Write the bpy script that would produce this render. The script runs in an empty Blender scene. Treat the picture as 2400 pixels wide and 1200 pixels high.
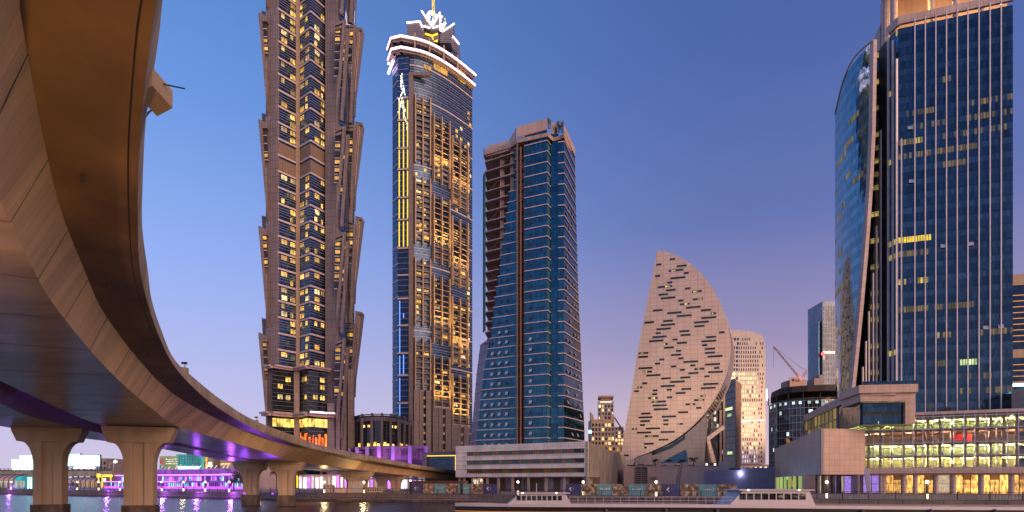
import bpy, math, random
from mathutils import Vector
rnd = random.Random(7)
R_ = math.radians
S = bpy.context.scene
COL = S.collection
# ---------------------------------------------------------------- camera
F, HX, HY, CZ = 1500.0, 1200.0, 1130.0, 5.0      # picture is 2400 x 1200; level camera 5 m above the water
cam = bpy.data.cameras.new('camera')
cam.sensor_width = 36.0
cam.lens = 36.0 * F / 2400.0
cam.shift_y = (HY - 600.0) / 2400.0
cam.clip_start, cam.clip_end = 0.5, 9000.0
co = bpy.data.objects.new('camera', cam)
COL.objects.link(co)
co.location = (0, 0, CZ)
co.rotation_euler = (R_(90), 0, 0)
S.camera = co
# ---------------------------------------------------------------- sky (dusk), sun, exposure
W = bpy.data.worlds.new('World')
S.world = W
W.use_nodes = True
nt = W.node_tree
nt.nodes.clear()
N = nt.nodes.new
L = nt.links.new
SUN_EL, SUN_AZ = 16.0, 140.0                      # low glow behind the camera, to its right
out = N('ShaderNodeOutputWorld')
bg = N('ShaderNodeBackground'); bg.inputs[1].default_value = 1.0
sky = N('ShaderNodeTexSky'); sky.sky_type = 'NISHITA'; sky.sun_disc = False
sky.sun_elevation = R_(2.0); sky.sun_rotation = R_(SUN_AZ); sky.dust_density = 2.0
tc = N('ShaderNodeTexCoord'); sep = N('ShaderNodeSeparateXYZ')
L(tc.outputs['Generated'], sep.inputs[0])
def ramp(stops):
    r = N('ShaderNodeValToRGB')
    e = r.color_ramp.elements
    while len(e) < len(stops): e.new(0.5)
    for q, (p, c) in zip(e, stops): q.position = p; q.color = (*c, 1)
    L(sep.outputs['Z'], r.inputs[0])
    return r
# dusk colours by height above the horizon, on the left (west glow side) and right of the view
rl = ramp([(0.0, (.66, .57, .74)), (.12, (.52, .53, .84)), (.30, (.30, .44, .90)), (.48, (.15, .32, .77)), (.65, (.09, .23, .59)), (1, (.045, .115, .34))])
rr = ramp([(0.0, (.76, .56, .60)), (.09, (.60, .46, .58)), (.20, (.34, .29, .49)), (.36, (.135, .18, .455)), (.55, (.074, .135, .39)), (1, (.033, .07, .22))])
az = N('ShaderNodeMapRange'); az.interpolation_type = 'SMOOTHSTEP'
az.inputs[1].default_value = -0.50; az.inputs[2].default_value = 0.36
L(sep.outputs['X'], az.inputs[0])
mx = N('ShaderNodeMix'); mx.data_type = 'RGBA'
L(az.outputs[0], mx.inputs[0]); L(rl.outputs[0], mx.inputs[6]); L(rr.outputs[0], mx.inputs[7])
ad = N('ShaderNodeMix'); ad.data_type = 'RGBA'; ad.blend_type = 'ADD'
ad.inputs[0].default_value = 0.003
L(mx.outputs[2], ad.inputs[6]); L(sky.outputs[0], ad.inputs[7])
L(ad.outputs[2], bg.inputs[0]); L(bg.outputs[0], out.inputs[0])
sl = bpy.data.lights.new('sun', 'SUN')
sl.energy = 3.3; sl.angle = R_(48); sl.color = (1.0, .58, .35)
so = bpy.data.objects.new('sun', sl); COL.objects.link(so)
d = Vector((math.sin(R_(SUN_AZ)) * math.cos(R_(SUN_EL)), math.cos(R_(SUN_AZ)) * math.cos(R_(SUN_EL)), math.sin(R_(SUN_EL))))
so.rotation_euler = d.to_track_quat('Z', 'Y').to_euler()
so.location = (60, -60, 80)
S.view_settings.view_transform = 'Standard'
S.view_settings.look = 'None'
S.view_settings.exposure = 0.0
S.view_settings.gamma = 1.0
S.render.engine = 'CYCLES'
S.cycles.use_denoising = True
S.cycles.max_bounces = 6
S.cycles.diffuse_bounces = 2
S.cycles.glossy_bounces = 3
S.cycles.sample_clamp_indirect = 4.0

# ---------------------------------------------------------------- helpers
def X(px, Y): return (px - HX) / F * Y
def Z(py, Y): return CZ + (HY - py) / F * Y
def at(px, py, Y): return Vector((X(px, Y), Y, Z(py, Y)))
def pp(px, Y): return (X(px, Y), Y)
def lerp(a, b, t): return a + (b - a) * t
def interp(tab, x):
    if x <= tab[0][0]: return tab[0][1]
    for (a, b), (c, d_) in zip(tab, tab[1:]):
        if x <= c: return lerp(b, d_, (x - a) / (c - a))
    return tab[-1][1]
def hit(px, p0, p1):
    """plan point where the sight line of picture column px meets the vertical plane p0-p1"""
    k = (px - HX) / F
    dx, dy = p1[0] - p0[0], p1[1] - p0[1]
    t = (k * p0[1] - p0[0]) / (dx - k * dy)
    return (p0[0] + t * dx, p0[1] + t * dy)

class MB:
    def __init__(s): s.v = []; s.f = []; s.m = []; s.sm = []
    def face(s, pts, m=0, smooth=False):
        i = len(s.v); s.v += [tuple(p) for p in pts]
        s.f.append(tuple(range(i, i + len(pts)))); s.m.append(m); s.sm.append(smooth)
    def hexa(s, a, b, m=0):
        """a, b: two matching quads (bottom, top), counter-clockwise seen from outside the top"""
        s.face([a[3], a[2], a[1], a[0]], m); s.face(b, m)
        for i in range(4):
            j = (i + 1) % 4
            s.face([a[i], a[j], b[j], b[i]], m)
    def box(s, x0, x1, y0, y1, z0, z1, m=0):
        s.hexa([(x0, y0, z0), (x1, y0, z0), (x1, y1, z0), (x0, y1, z0)], [(x0, y0, z1), (x1, y0, z1), (x1, y1, z1), (x0, y1, z1)], m)
    def prism(s, poly, z0, z1, m=0, mt=None, cap=True):
        n = len(poly)
        A = sum(poly[i][0] * poly[(i + 1) % n][1] - poly[(i + 1) % n][0] * poly[i][1] for i in range(n))
        if A < 0: poly = poly[::-1]
        for i in range(n):
            a, b = poly[i], poly[(i + 1) % n]
            s.face([(a[0], a[1], z0), (b[0], b[1], z0), (b[0], b[1], z1), (a[0], a[1], z1)], m)
        if cap:
            s.face([(p[0], p[1], z1) for p in poly], m if mt is None else mt)
            s.face([(p[0], p[1], z0) for p in poly[::-1]], m if mt is None else mt)
    def slab(s, front, dvec, m=0, ms=None):
        """front: polygon facing the viewer; pushed back along dvec"""
        ms = m if ms is None else ms
        f = [Vector(p) for p in front]; d_ = Vector(dvec); n = len(f)
        nrm = Vector((0, 0, 0))
        for i in range(n): nrm += f[i].cross(f[(i + 1) % n])
        if nrm.dot(d_) > 0: f = f[::-1]
        s.face(f, m); s.face([p + d_ for p in f[::-1]], ms)
        for i in range(n):
            a, b = f[i], f[(i + 1) % n]
            s.face([a, a + d_, b + d_, b], ms)
    def tube(s, p, q, r, m=0, n=8, r2=None):
        p, q = Vector(p), Vector(q); r2 = r if r2 is None else r2
        ax = (q - p).normalized()
        u = ax.cross(Vector((0, 0, 1)) if abs(ax.z) < .9 else Vector((1, 0, 0))).normalized(); w = ax.cross(u)
        c = [(math.cos(2 * math.pi * i / n), math.sin(2 * math.pi * i / n)) for i in range(n)]
        a = [p + (u * x + w * y) * r for x, y in c]; b = [q + (u * x + w * y) * r2 for x, y in c]
        for i in range(n):
            j = (i + 1) % n
            s.face([a[i], a[j], b[j], b[i]], m, n > 6)
        s.face(a[::-1], m); s.face(b, m)
    def lathe(s, c, prof, m=0, n=16):
        for (r0, z0), (r1, z1) in zip(prof, prof[1:]):
            for i in range(n):
                a, b = 2 * math.pi * i / n, 2 * math.pi * (i + 1) / n
                P = lambda r, t, z: (c[0] + r * math.cos(t), c[1] + r * math.sin(t), c[2] + z)
                if r0 < 1e-4: s.face([P(0, 0, z0), P(r1, b, z1), P(r1, a, z1)][::-1], m, True)
                elif r1 < 1e-4: s.face([P(r0, a, z0), P(r0, b, z0), P(0, 0, z1)], m, True)
                else: s.face([P(r0, a, z0), P(r0, b, z0), P(r1, b, z1), P(r1, a, z1)], m, True)
    def ball(s, c, r, m=0, n=12):
        s.lathe(c, [(r * math.sin(math.pi * k / 8), -r * math.cos(math.pi * k / 8)) for k in range(9)], m, n)
    def build(s, name, mats, parent=None):
        if not isinstance(mats, (list, tuple)): mats = [mats]
        me = bpy.data.meshes.new(name)
        o = Vector((0, 0, 0))
        if parent is not None: o = Vector(parent.get('_o', (0, 0, 0)))
        me.from_pydata([(x - o.x, y - o.y, z - o.z) for x, y, z in s.v], [], s.f)
        for mt in mats: me.materials.append(M[mt] if isinstance(mt, str) else mt)
        me.polygons.foreach_set('material_index', s.m)
        me.polygons.foreach_set('use_smooth', s.sm)
        uv = me.uv_layers.new(name='metres')
        buf = []
        for f in s.f:
            a, b, c = (Vector(s.v[f[0]]), Vector(s.v[f[1]]), Vector(s.v[f[2]]))
            n = (b - a).cross(c - b)
            h = math.hypot(n.x, n.y)
            if h < .25 * n.length or h < 1e-9:
                for k in f: buf += [s.v[k][0], s.v[k][1]]
            else:
                tx, ty = -n.y / h, n.x / h
                for k in f: buf += [s.v[k][0] * tx + s.v[k][1] * ty, s.v[k][2]]
        uv.data.foreach_set('uv', buf)
        ob = bpy.data.objects.new(name, me); COL.objects.link(ob)
        if parent is not None:
            ob.parent = parent; ob['_o'] = tuple(o)
        return ob
def thing(name, label, cat, loc=(0, 0, 0), group=None):
    o = bpy.data.objects.new(name, None); COL.objects.link(o)
    o.location = loc; o['_o'] = tuple(loc); o.empty_display_size = 1
    o['label'] = label; o['category'] = cat
    if group: o['group'] = group
    return o
def tag(o, label, cat, group=None):
    o['label'] = label; o['category'] = cat
    if group: o['group'] = group
    return o
def struct(o): o['kind'] = 'structure'; return o
def stuff(o): o['kind'] = 'stuff'; return o
def copy_tree(o, parent=None, share=None):
    c = o.copy(); COL.objects.link(c)
    if parent is not None: c.parent = parent
    for ch in [k for k in bpy.data.objects if k.parent == o]: copy_tree(ch, c)
    return c

class Wall:
    """vertical wall over a plan segment seen from its right-hand side (left to right in the picture)"""
    def __init__(s, p0, p1):
        s.a = Vector((p0[0], p0[1], 0)); d_ = Vector((p1[0] - p0[0], p1[1] - p0[1], 0))
        s.L = d_.length; s.d = d_.normalized(); s.n = Vector((s.d.y, -s.d.x, 0))
    def p(s, u, z, o=0.0):
        q = s.a + s.d * u + s.n * o
        return (q.x, q.y, z)
    def u(s, px):
        q = hit(px, (s.a.x, s.a.y), (s.a.x + s.d.x, s.a.y + s.d.y))
        return (q[0] - s.a.x) * s.d.x + (q[1] - s.a.y) * s.d.y
    def quad(s, mb, u0, u1, z0, z1, o=0.0, m=0):
        mb.face([s.p(u0, z0, o), s.p(u1, z0, o), s.p(u1, z1, o), s.p(u0, z1, o)], m)
    def pane(s, mb, u0, u1, z0, z1, o=0.0, m=0, j=.012):
        g = lambda: o + rnd.uniform(-j, j)
        a, b, c = g(), g(), g()
        mb.face([s.p(u0, z0, a), s.p(u1, z0, b), s.p(u1, z1, b + c - a), s.p(u0, z1, c)], m)
    def bx(s, mb, u0, u1, z0, z1, o0, o1, m=0):
        """solid from offset o0 (back) to o1 (front)"""
        mb.hexa([s.p(u0, z0, o1), s.p(u1, z0, o1), s.p(u1, z0, o0), s.p(u0, z0, o0)],
                [s.p(u0, z1, o1), s.p(u1, z1, o1), s.p(u1, z1, o0), s.p(u0, z1, o0)], m)
    def lean(s, mb, ub, ut, z0, z1, o0, o1, m=0):
        """solid whose bottom spans ub=(u0,u1) and top ut=(u0,u1)"""
        mb.hexa([s.p(ub[0], z0, o1), s.p(ub[1], z0, o1), s.p(ub[1], z0, o0), s.p(ub[0], z0, o0)],
                [s.p(ut[0], z1, o1), s.p(ut[1], z1, o1), s.p(ut[1], z1, o0), s.p(ut[0], z1, o0)], m)
ALT = {'win_warm': ('win_warm', 'win_warm', 'win_gold', 'win_soft', 'win_lamp')}
def pieces(name, mat, parent, items, limit=100):
    """each item (a function drawing into a mesh) becomes a part of its own"""
    for f in items[:limit]:
        mb = MB(); f(mb); mb.build(name, mat, parent)
    if items[limit:]:
        mb = MB()
        for f in items[limit:]: f(mb)
        stuff(mb.build(name + 's', mat, parent))
def lit_windows(root, quads, mat, name='lit_window', limit=100):
    """each lit window is a part of its own: a pane with a slim frame; past the limit, one part for the rest"""
    def one(mb, q):
        w, u0, u1, z0, z1, o, k = q
        w.quad(mb, u0, u1, z0, z1, o, 0)
        t = min(.12, (u1 - u0) * .08)
        if k:
            w.bx(mb, (u0 + u1) / 2 - t / 2, (u0 + u1) / 2 + t / 2, z0, z1, o, o + .05, 1)
            w.bx(mb, u0, u1, lerp(z0, z1, .72), lerp(z0, z1, .72) + t, o, o + .06, 1)
    quads = sorted(quads, key=lambda q: -(q[2] - q[1]) * (q[4] - q[3]))
    for q in quads[:limit]:
        mb = MB(); one(mb, q); mb.build(name, [rnd.choice(ALT.get(mat, (mat,))), 'mullion_dark'], root)
    if quads[limit:]:
        mb = MB()
        for q in quads[limit:]: one(mb, q)
        stuff(mb.build(name + 's', [mat, 'mullion_dark'], root))

# ---------------------------------------------------------------- materials
M = {}
def newmat(name):
    m = bpy.data.materials.new(name); m.use_nodes = True; M[name] = m
    n = m.node_tree.nodes; n.clear()
    o = n.new('ShaderNodeOutputMaterial'); b = n.new('ShaderNodeBsdfPrincipled')
    m.node_tree.links.new(b.outputs[0], o.inputs[0])
    return m, n, m.node_tree.links.new, b
def noise_mix(n, l, col, amt, scale, vec, detail=5, sx=(1, 1, 1)):
    mp = n.new('ShaderNodeMapping'); mp.inputs['Scale'].default_value = sx
    l(vec, mp.inputs[0])
    t = n.new('ShaderNodeTexNoise'); t.inputs['Scale'].default_value = scale; t.inputs['Detail'].default_value = detail
    l(mp.outputs[0], t.inputs[0])
    r = n.new('ShaderNodeMapRange'); r.inputs[1].default_value = .3; r.inputs[2].default_value = .7
    r.inputs[3].default_value = 1 - amt; r.inputs[4].default_value = 1 + amt
    l(t.outputs[0], r.inputs[0])
    x = n.new('ShaderNodeMix'); x.data_type = 'RGBA'; x.blend_type = 'MULTIPLY'; x.inputs[0].default_value = 1
    if isinstance(col, tuple): x.inputs[6].default_value = (*col, 1)
    else: l(col, x.inputs[6])
    l(r.outputs[0], x.inputs[7])
    return x.outputs[2], t.outputs[0]
def plain(name, col, rough=.6, metal=0.0, amt=.12, scale=.6, spec=.5):
    m, n, l, b = newmat(name)
    tc = n.new('ShaderNodeTexCoord')
    c, _ = noise_mix(n, l, col, amt, scale, tc.outputs['Object'])
    l(c, b.inputs['Base Color'])
    b.inputs['Roughness'].default_value = rough; b.inputs['Metallic'].default_value = metal
    b.inputs['Specular IOR Level'].default_value = spec
    return m
def panels(name, col, bw, bh, joint=.06, dark=.35, var=.10, rough=.55, off=0.0, noise=.10, spec=.4):
    """cladding panels with open joints, in metres of wall"""
    m, n, l, b = newmat(name)
    uv = n.new('ShaderNodeUVMap'); uv.uv_map = 'metres'
    k = n.new('ShaderNodeTexBrick'); k.offset = off; k.squash = 1
    k.inputs['Scale'].default_value = 1; k.inputs['Brick Width'].default_value = bw; k.inputs['Row Height'].default_value = bh
    k.inputs['Mortar Size'].default_value = joint; k.inputs['Mortar Smooth'].default_value = .2; k.inputs['Bias'].default_value = 0
    k.inputs['Color1'].default_value = (*[c * (1 + var) for c in col], 1)
    k.inputs['Color2'].default_value = (*[c * (1 - var) for c in col], 1)
    k.inputs['Mortar'].default_value = (*[c * dark for c in col], 1)
    l(uv.outputs[0], k.inputs[0])
    c, _ = noise_mix(n, l, k.outputs[0], noise, .25, uv.outputs[0], sx=(1, .35, 1))
    l(c, b.inputs['Base Color']); b.inputs['Roughness'].default_value = rough
    b.inputs['Specular IOR Level'].default_value = spec
    return m
def glass(name, col, rough=.05, metal=.75, wob=.04, base=None, gw=1.5, gh=1.8, line=.05):
    """tinted reflective curtain-wall glass with thin joints, panes slightly different from each other"""
    m, n, l, b = newmat(name)
    uv = n.new('ShaderNodeUVMap'); uv.uv_map = 'metres'
    k = n.new('ShaderNodeTexBrick'); k.offset = 0; k.squash = 1
    k.inputs['Scale'].default_value = 1; k.inputs['Brick Width'].default_value = gw; k.inputs['Row Height'].default_value = gh
    k.inputs['Mortar Size'].default_value = line; k.inputs['Mortar Smooth'].default_value = 0
    k.inputs['Color1'].default_value = (*[c * 1.25 for c in col], 1)
    k.inputs['Color2'].default_value = (*[c * .72 for c in col], 1)
    k.inputs['Mortar'].default_value = (*[c * .35 for c in col], 1)
    l(uv.outputs[0], k.inputs[0])
    l(k.outputs[0], b.inputs['Base Color'])
    b.inputs['Roughness'].default_value = rough; b.inputs['Metallic'].default_value = metal
    t = n.new('ShaderNodeTexNoise'); t.inputs['Scale'].default_value = .35; t.inputs['Detail'].default_value = 3
    l(uv.outputs[0], t.inputs[0])
    bp = n.new('ShaderNodeBump'); bp.inputs['Strength'].default_value = wob; bp.inputs['Distance'].default_value = 1
    l(t.outputs[0], bp.inputs['Height']); l(bp.outputs[0], b.inputs['Normal'])
    return m
def glow(name, col, s, var=.0, base=(.02, .02, .02), noise=0.0, nscale=3.0):
    """something that gives off light; var = difference from one pane to the next"""
    m, n, l, b = newmat(name)
    b.inputs['Base Color'].default_value = (*base, 1)
    b.inputs['Emission Color'].default_value = (*col, 1)
    b.inputs['Emission Strength'].default_value = s
    v = None
    if var:
        g = n.new('ShaderNodeNewGeometry'); oi = n.new('ShaderNodeObjectInfo')
        a = n.new('ShaderNodeMath'); a.operation = 'ADD'; l(g.outputs['Random Per Island'], a.inputs[0]); l(oi.outputs['Random'], a.inputs[1])
        fr = n.new('ShaderNodeMath'); fr.operation = 'FRACT'; l(a.outputs[0], fr.inputs[0])
        r = n.new('ShaderNodeMapRange'); r.inputs[3].default_value = s * (1 - var); r.inputs[4].default_value = s * (1 + var)
        l(fr.outputs[0], r.inputs[0]); v = r.outputs[0]
    if noise:
        uv = n.new('ShaderNodeUVMap'); uv.uv_map = 'metres'
        mp = n.new('ShaderNodeMapping'); mp.inputs['Scale'].default_value = (1, .35, 1); l(uv.outputs[0], mp.inputs[0])
        t = n.new('ShaderNodeTexNoise'); t.inputs['Scale'].default_value = nscale; t.inputs['Detail'].default_value = 2; l(mp.outputs[0], t.inputs[0])
        r2 = n.new('ShaderNodeMapRange'); r2.inputs[1].default_value = .35; r2.inputs[2].default_value = .65
        r2.inputs[3].default_value = 1 - noise; r2.inputs[4].default_value = 1 + noise * .6
        l(t.outputs[0], r2.inputs[0])
        q = n.new('ShaderNodeMath'); q.operation = 'MULTIPLY'; l(r2.outputs[0], q.inputs[0])
        if v is not None: l(v, q.inputs[1])
        else: q.inputs[1].default_value = s
        v = q.outputs[0]
    if v is not None: l(v, b.inputs['Emission Strength'])
    return m
def concrete(name, col, streak=(1, .12, 1), board=.0, amt=.2, rough=.75, sc=.9, spec=.4):
    m, n, l, b = newmat(name)
    uv = n.new('ShaderNodeUVMap'); uv.uv_map = 'metres'
    tc = n.new('ShaderNodeTexCoord')
    c, h = noise_mix(n, l, col, amt, sc, uv.outputs[0], 6, streak)
    c, _ = noise_mix(n, l, c, amt * .8, .18, tc.outputs['Object'])
    if board:
        k = n.new('ShaderNodeTexBrick'); k.offset = 0; k.inputs['Scale'].default_value = 1
        k.inputs['Brick Width'].default_value = board; k.inputs['Row Height'].default_value = 60
        k.inputs['Mortar Size'].default_value = .02; k.inputs['Mortar Smooth'].default_value = .6
        k.inputs['Color1'].default_value = (1.1, 1.1, 1.1, 1); k.inputs['Color2'].default_value = (.88, .88, .88, 1); k.inputs['Mortar'].default_value = (.6, .6, .6, 1)
        l(uv.outputs[0], k.inputs[0])
        x = n.new('ShaderNodeMix'); x.data_type = 'RGBA'; x.blend_type = 'MULTIPLY'; x.inputs[0].default_value = 1
        l(c, x.inputs[6]); l(k.outputs[0], x.inputs[7]); c = x.outputs[2]
    l(c, b.inputs['Base Color']); b.inputs['Roughness'].default_value = rough; b.inputs['Specular IOR Level'].default_value = spec
    bp = n.new('ShaderNodeBump'); bp.inputs['Strength'].default_value = .25; bp.inputs['Distance'].default_value = .05
    l(h, bp.inputs['Height']); l(bp.outputs[0], b.inputs['Normal'])
    return m
panels('stone', (.20, .168, .165), 1.25, 3.67, .09, .40)
panels('stone_pale', (.46, .36, .32), 1.6, 1.8, .05, .5)
panels('stone_gold', (.38, .28, .19), 1.6, 3.55, .06, .5)
plain('band', (.50, .42, .42), .5)
plain('mullion', (.42, .42, .46), .4, .3)
plain('mullion_dark', (.05, .05, .055), .5)
plain('dark', (.02, .02, .024), .6)
plain('white_metal', (.62, .57, .57), .35, .0)
plain('louvre', (.22, .16, .12), .5)
glass('glass_hotel', (.055, .115, .23), .1, .85, .04, gw=1.4, gh=1.84)
glass('glass_balcony', (.02, .032, .06), .3, .7, .02, gw=2.0, gh=1.9)
glass('glass_navy', (.10, .18, .30), .06, .8, .05, gw=1.4, gh=1.84)
glass('glass_teal', (.03, .10, .145), .05, .85, .11, gw=1.3, gh=1.75)
glass('glass_deep', (.04, .09, .14), .05, .85, .05, gw=1.5, gh=2.04)
glass('glass_office', (.036, .075, .115), .05, .8, .035, gw=1.55, gh=2.04, line=.045)
glass('glass_black', (.045, .06, .07), .05, .6, .05, gw=2.0, gh=1.9)
glow('win_warm', (1.0, .56, .12), 1.35, .6, noise=.8, nscale=1.1)
glow('win_gold', (1.0, .50, .09), .95, .4, noise=.5, nscale=1.2)
glow('win_soft', (1.0, .62, .26), .55, .5, noise=.6, nscale=1.4)
glow('win_lamp', (1.0, .72, .30), 1.9, .5, noise=.9, nscale=1.3)
glow('win_office', (1.0, .74, .18), .42, .6, noise=.6, nscale=.6)
glow('win_dim', (.9, .66, .25), .13, .5, noise=.5, nscale=.6)
glow('win_white', (1.0, .95, .72), 1.2, .5, noise=.4, nscale=1)
glow('win_green', (.75, 1.0, .42), 1.0, .5, noise=.4, nscale=1)
glow('lamp_white', (1.0, .84, .58), 9.0)
glow('neon_pink', (1.0, .64, .90), 8)
glow('neon_purple', (.42, .06, 1.0), 2.6)
glow('neon_magenta', (.9, .22, 1.0), 2.4)
glow('screen_cyan', (.40, .97, 1.0), 5.0, noise=.35, nscale=.2)
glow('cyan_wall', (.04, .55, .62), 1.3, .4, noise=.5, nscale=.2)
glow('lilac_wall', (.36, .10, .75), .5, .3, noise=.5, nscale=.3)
glow('gold_light', (1.0, .62, .12), 1.9, .5, noise=.8, nscale=.9)
glow('led_yellow', (1.0, .62, .06), 1.6)
glow('led_blue', (.12, .30, 1.0), 1.6)
glow('orange_glow', (1.0, .16, .02), 2.0, .5, noise=.8, nscale=1.0)
glow('red_lamp', (1.0, .05, .05), 6.0)
glow('green_lamp', (.1, 1.0, .55), 14.0)
concrete('bridge_web', (.76, .52, .27), (1, .22, 1), 1.1, .13, .6)  # warm lamp light put into the concrete colour
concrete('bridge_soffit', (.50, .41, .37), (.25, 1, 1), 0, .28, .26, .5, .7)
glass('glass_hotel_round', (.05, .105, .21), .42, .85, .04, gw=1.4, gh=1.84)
concrete('bridge_wing', (.29, .195, .095), (1, .4, 1), 0, .30, .5, .5)  # brown of sodium-lit concrete put into the base colour
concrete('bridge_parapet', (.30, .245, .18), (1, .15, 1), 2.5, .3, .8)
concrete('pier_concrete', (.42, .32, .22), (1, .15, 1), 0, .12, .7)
concrete('plinth_concrete', (.11, .085, .07), (1, .4, 1), 0, .5, .9)
concrete('raw_concrete', (.33, .26, .22), (1, .2, 1), 0, .25, .85)
concrete('grey_concrete', (.27, .25, .215), (1, .2, 1), 2.4, .3, .85)

panels('paving', (.26, .215, .18), 1.2, 1.2, .03, .6, .12, .7)
panels('seawall_stone', (.20, .155, .135), 3.0, 1.0, .08, .35, .18, .7, .5)
plain('asphalt', (.06, .055, .055), .8)
glow('lamp_foot', (1.0, .80, .40), 3.6)
plain('rust', (.15, .075, .05), .8)
plain('net_green', (.02, .16, .11), .7)
panels('screen_beige', (.52, .36, .28), 1.75, 30, .05, .7, .05, .6)
panels('flank_metal', (.20, .17, .22), 2.6, 30, .05, .6, .05, .4)
panels('white_tile', (.64, .59, .52), .95, 1.35, .035, .45, .05, .4, 0, .22)
for nm, c in (('pane_red', (.16, .045, .025)), ('pane_green', (.03, .10, .055)), ('pane_amber', (.17, .10, .02)), ('pane_teal', (.025, .07, .08))):
    plain(nm, c, .08, .0, .2)
panels('sail_tile', (.61, .475, .385), 3.4, 2.35, .07, .5, .04, .45, 0, .06)
panels('sail_plinth', (.20, .18, .19), 2.2, 2.2, .06, .5, .06, .5)
panels('sail_side', (.40, .33, .30), 2.4, 2.4, .06, .5, .06, .5)
plain('beige_render', (.55, .42, .36), .8, 0, .1, .3)
panels('brick_tan', (.42, .28, .18), 1.6, 3.6, .12, .45, .1, .7)
glow('win_office2', (1.0, .82, .30), .75, .6, noise=.6, nscale=.8)
panels('white_shell', (.72, .58, .47), 3.2, 3.3, .08, .7, .02, .4, 0, .04)
glow('win_pale', (1.0, .86, .42), 1.4, .5)
glow('win_violet', (.85, .70, 1.0), 1.0, .4)
glow('neon_lilac', (.85, .7, 1.0), 2.0)
glass('glass_office2', (.058, .105, .145), .05, .8, .035, gw=1.55, gh=2.04, line=.045)
glass('glass_deep2', (.08, .16, .24), .05, .8, .035, gw=1.3, gh=2.04, line=.045)
glass('glass_wing', (.07, .18, .24), .045, .85, .03, gw=1.5, gh=2.04, line=.04)
glass('glass_wing2', (.11, .25, .31), .045, .85, .03, gw=1.5, gh=2.04, line=.04)
glow('gold_room', (1.0, .66, .05), 1.0, .2, noise=.35, nscale=1.5)
glow('win_dim2', (1.0, .70, .18), .30, .7, noise=.6)
panels('clad_tan', (.48, .35, .28), 1.55, 1.55, .035, .5, .06, .5)
panels('clad_grey', (.43, .39, .34), 1.8, 1.8, .035, .6, .05, .45)
plain('parking_back', (.34, .33, .24), .8)
plain('red_paint', (.6, .03, .03), .5)
plain('louvre_grey', (.20, .17, .15), .5)
glow('tube_light', (.95, 1.0, .68), 7.0)
glow('shop_gold', (1.0, .50, .12), 1.25, .5, noise=.75, nscale=1.6)
glow('shop_cream', (1.0, .74, .50), .6, .3, noise=.3)
glow('shop_peach', (1.0, .55, .25), .5, .3, noise=.3)
glow('shop_violet', (.52, .30, 1.0), .75, .2, noise=.35)
glow('shop_lime', (.72, 1.0, .28), .5, .3)
glow('glass_arm_lit', (1.0, .70, .12), .16, .7, base=(.05, .05, .03))
plain('far_tan', (.42, .30, .20), .8); plain('far_grey', (.34, .29, .27), .8); plain('dark_slab', (.05, .045, .045), .8)
plain('crane_pale', (.45, .33, .28), .6); plain('crane_yellow', (.5, .27, .03), .5)
glow('win_cool', (.75, 1.0, .95), .9, .5); glow('win_far', (1.0, .66, .25), 1.5, .5)
glass('glass_far', (.10, .13, .20), .3, .6, .02, gw=3, gh=5.2)
glow('led_orange', (1.0, .36, .08), .9)
plain('lilac_render', (.30, .26, .34), .7); glow('win_violet2', (1.0, .85, .95), 1.3, .3); glow('flood_blue', (.55, .65, 1.0), 14)
panels('violet_panel', (.50, .34, .44), 4, 1.4, .1, .5, .05, .5)
plain('violet_column', (.34, .25, .46), .6)
glow('mall_cyan', (.25, .75, 1.0), 2.0, .6, noise=.7, nscale=.8)
glow('mall_violet', (.55, .16, 1.0), 2.0, .6, noise=.7, nscale=.8)
glow('mall_white', (1.0, .88, .95), 1.7, .5, noise=.5, nscale=.6)
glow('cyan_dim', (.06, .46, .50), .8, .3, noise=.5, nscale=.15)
glow('poster_green', (.55, .62, .32), .45, .0, noise=.2, nscale=.3)
glow('poster_red', (.8, .12, .14), .6); glow('poster_blue', (.1, .22, .6), .5)
plain('shaft_dark', (.13, .095, .08), .8)
plain('joint_dark', (.10, .075, .05), .8)
plain('bark', (.10, .075, .055), .9); plain('leaf_dark', (.035, .045, .022), .6, 0, .3); plain('leaf_mid', (.07, .08, .035), .6, 0, .3)
plain('hoard_navy', (.06, .055, .15), .5); plain('hoard_teal', (.16, .32, .31), .5)
plain('boat_white', (.50, .48, .52), .35, 0, .05); plain('boat_dark', (.02, .018, .022), .3)
def photo_print():
    m, n, l, b = newmat('hoard_photo')
    uv = n.new('ShaderNodeUVMap'); uv.uv_map = 'metres'
    t = n.new('ShaderNodeTexNoise'); t.inputs['Scale'].default_value = 1.2; t.inputs['Detail'].default_value = 6; l(uv.outputs[0], t.inputs[0])
    r = n.new('ShaderNodeValToRGB'); e = r.color_ramp.elements; e.new(.5); e.new(.62)
    for q, (p, c) in zip(e, ((.30, (.05, .03, .02)), (.46, (.22, .12, .05)), (.56, (.42, .28, .15)), (.66, (.60, .52, .45)))): q.position = p; q.color = (*c, 1)
    l(t.outputs[0], r.inputs[0]); l(r.outputs[0], b.inputs['Base Color']); b.inputs['Roughness'].default_value = .5
photo_print()

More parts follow.
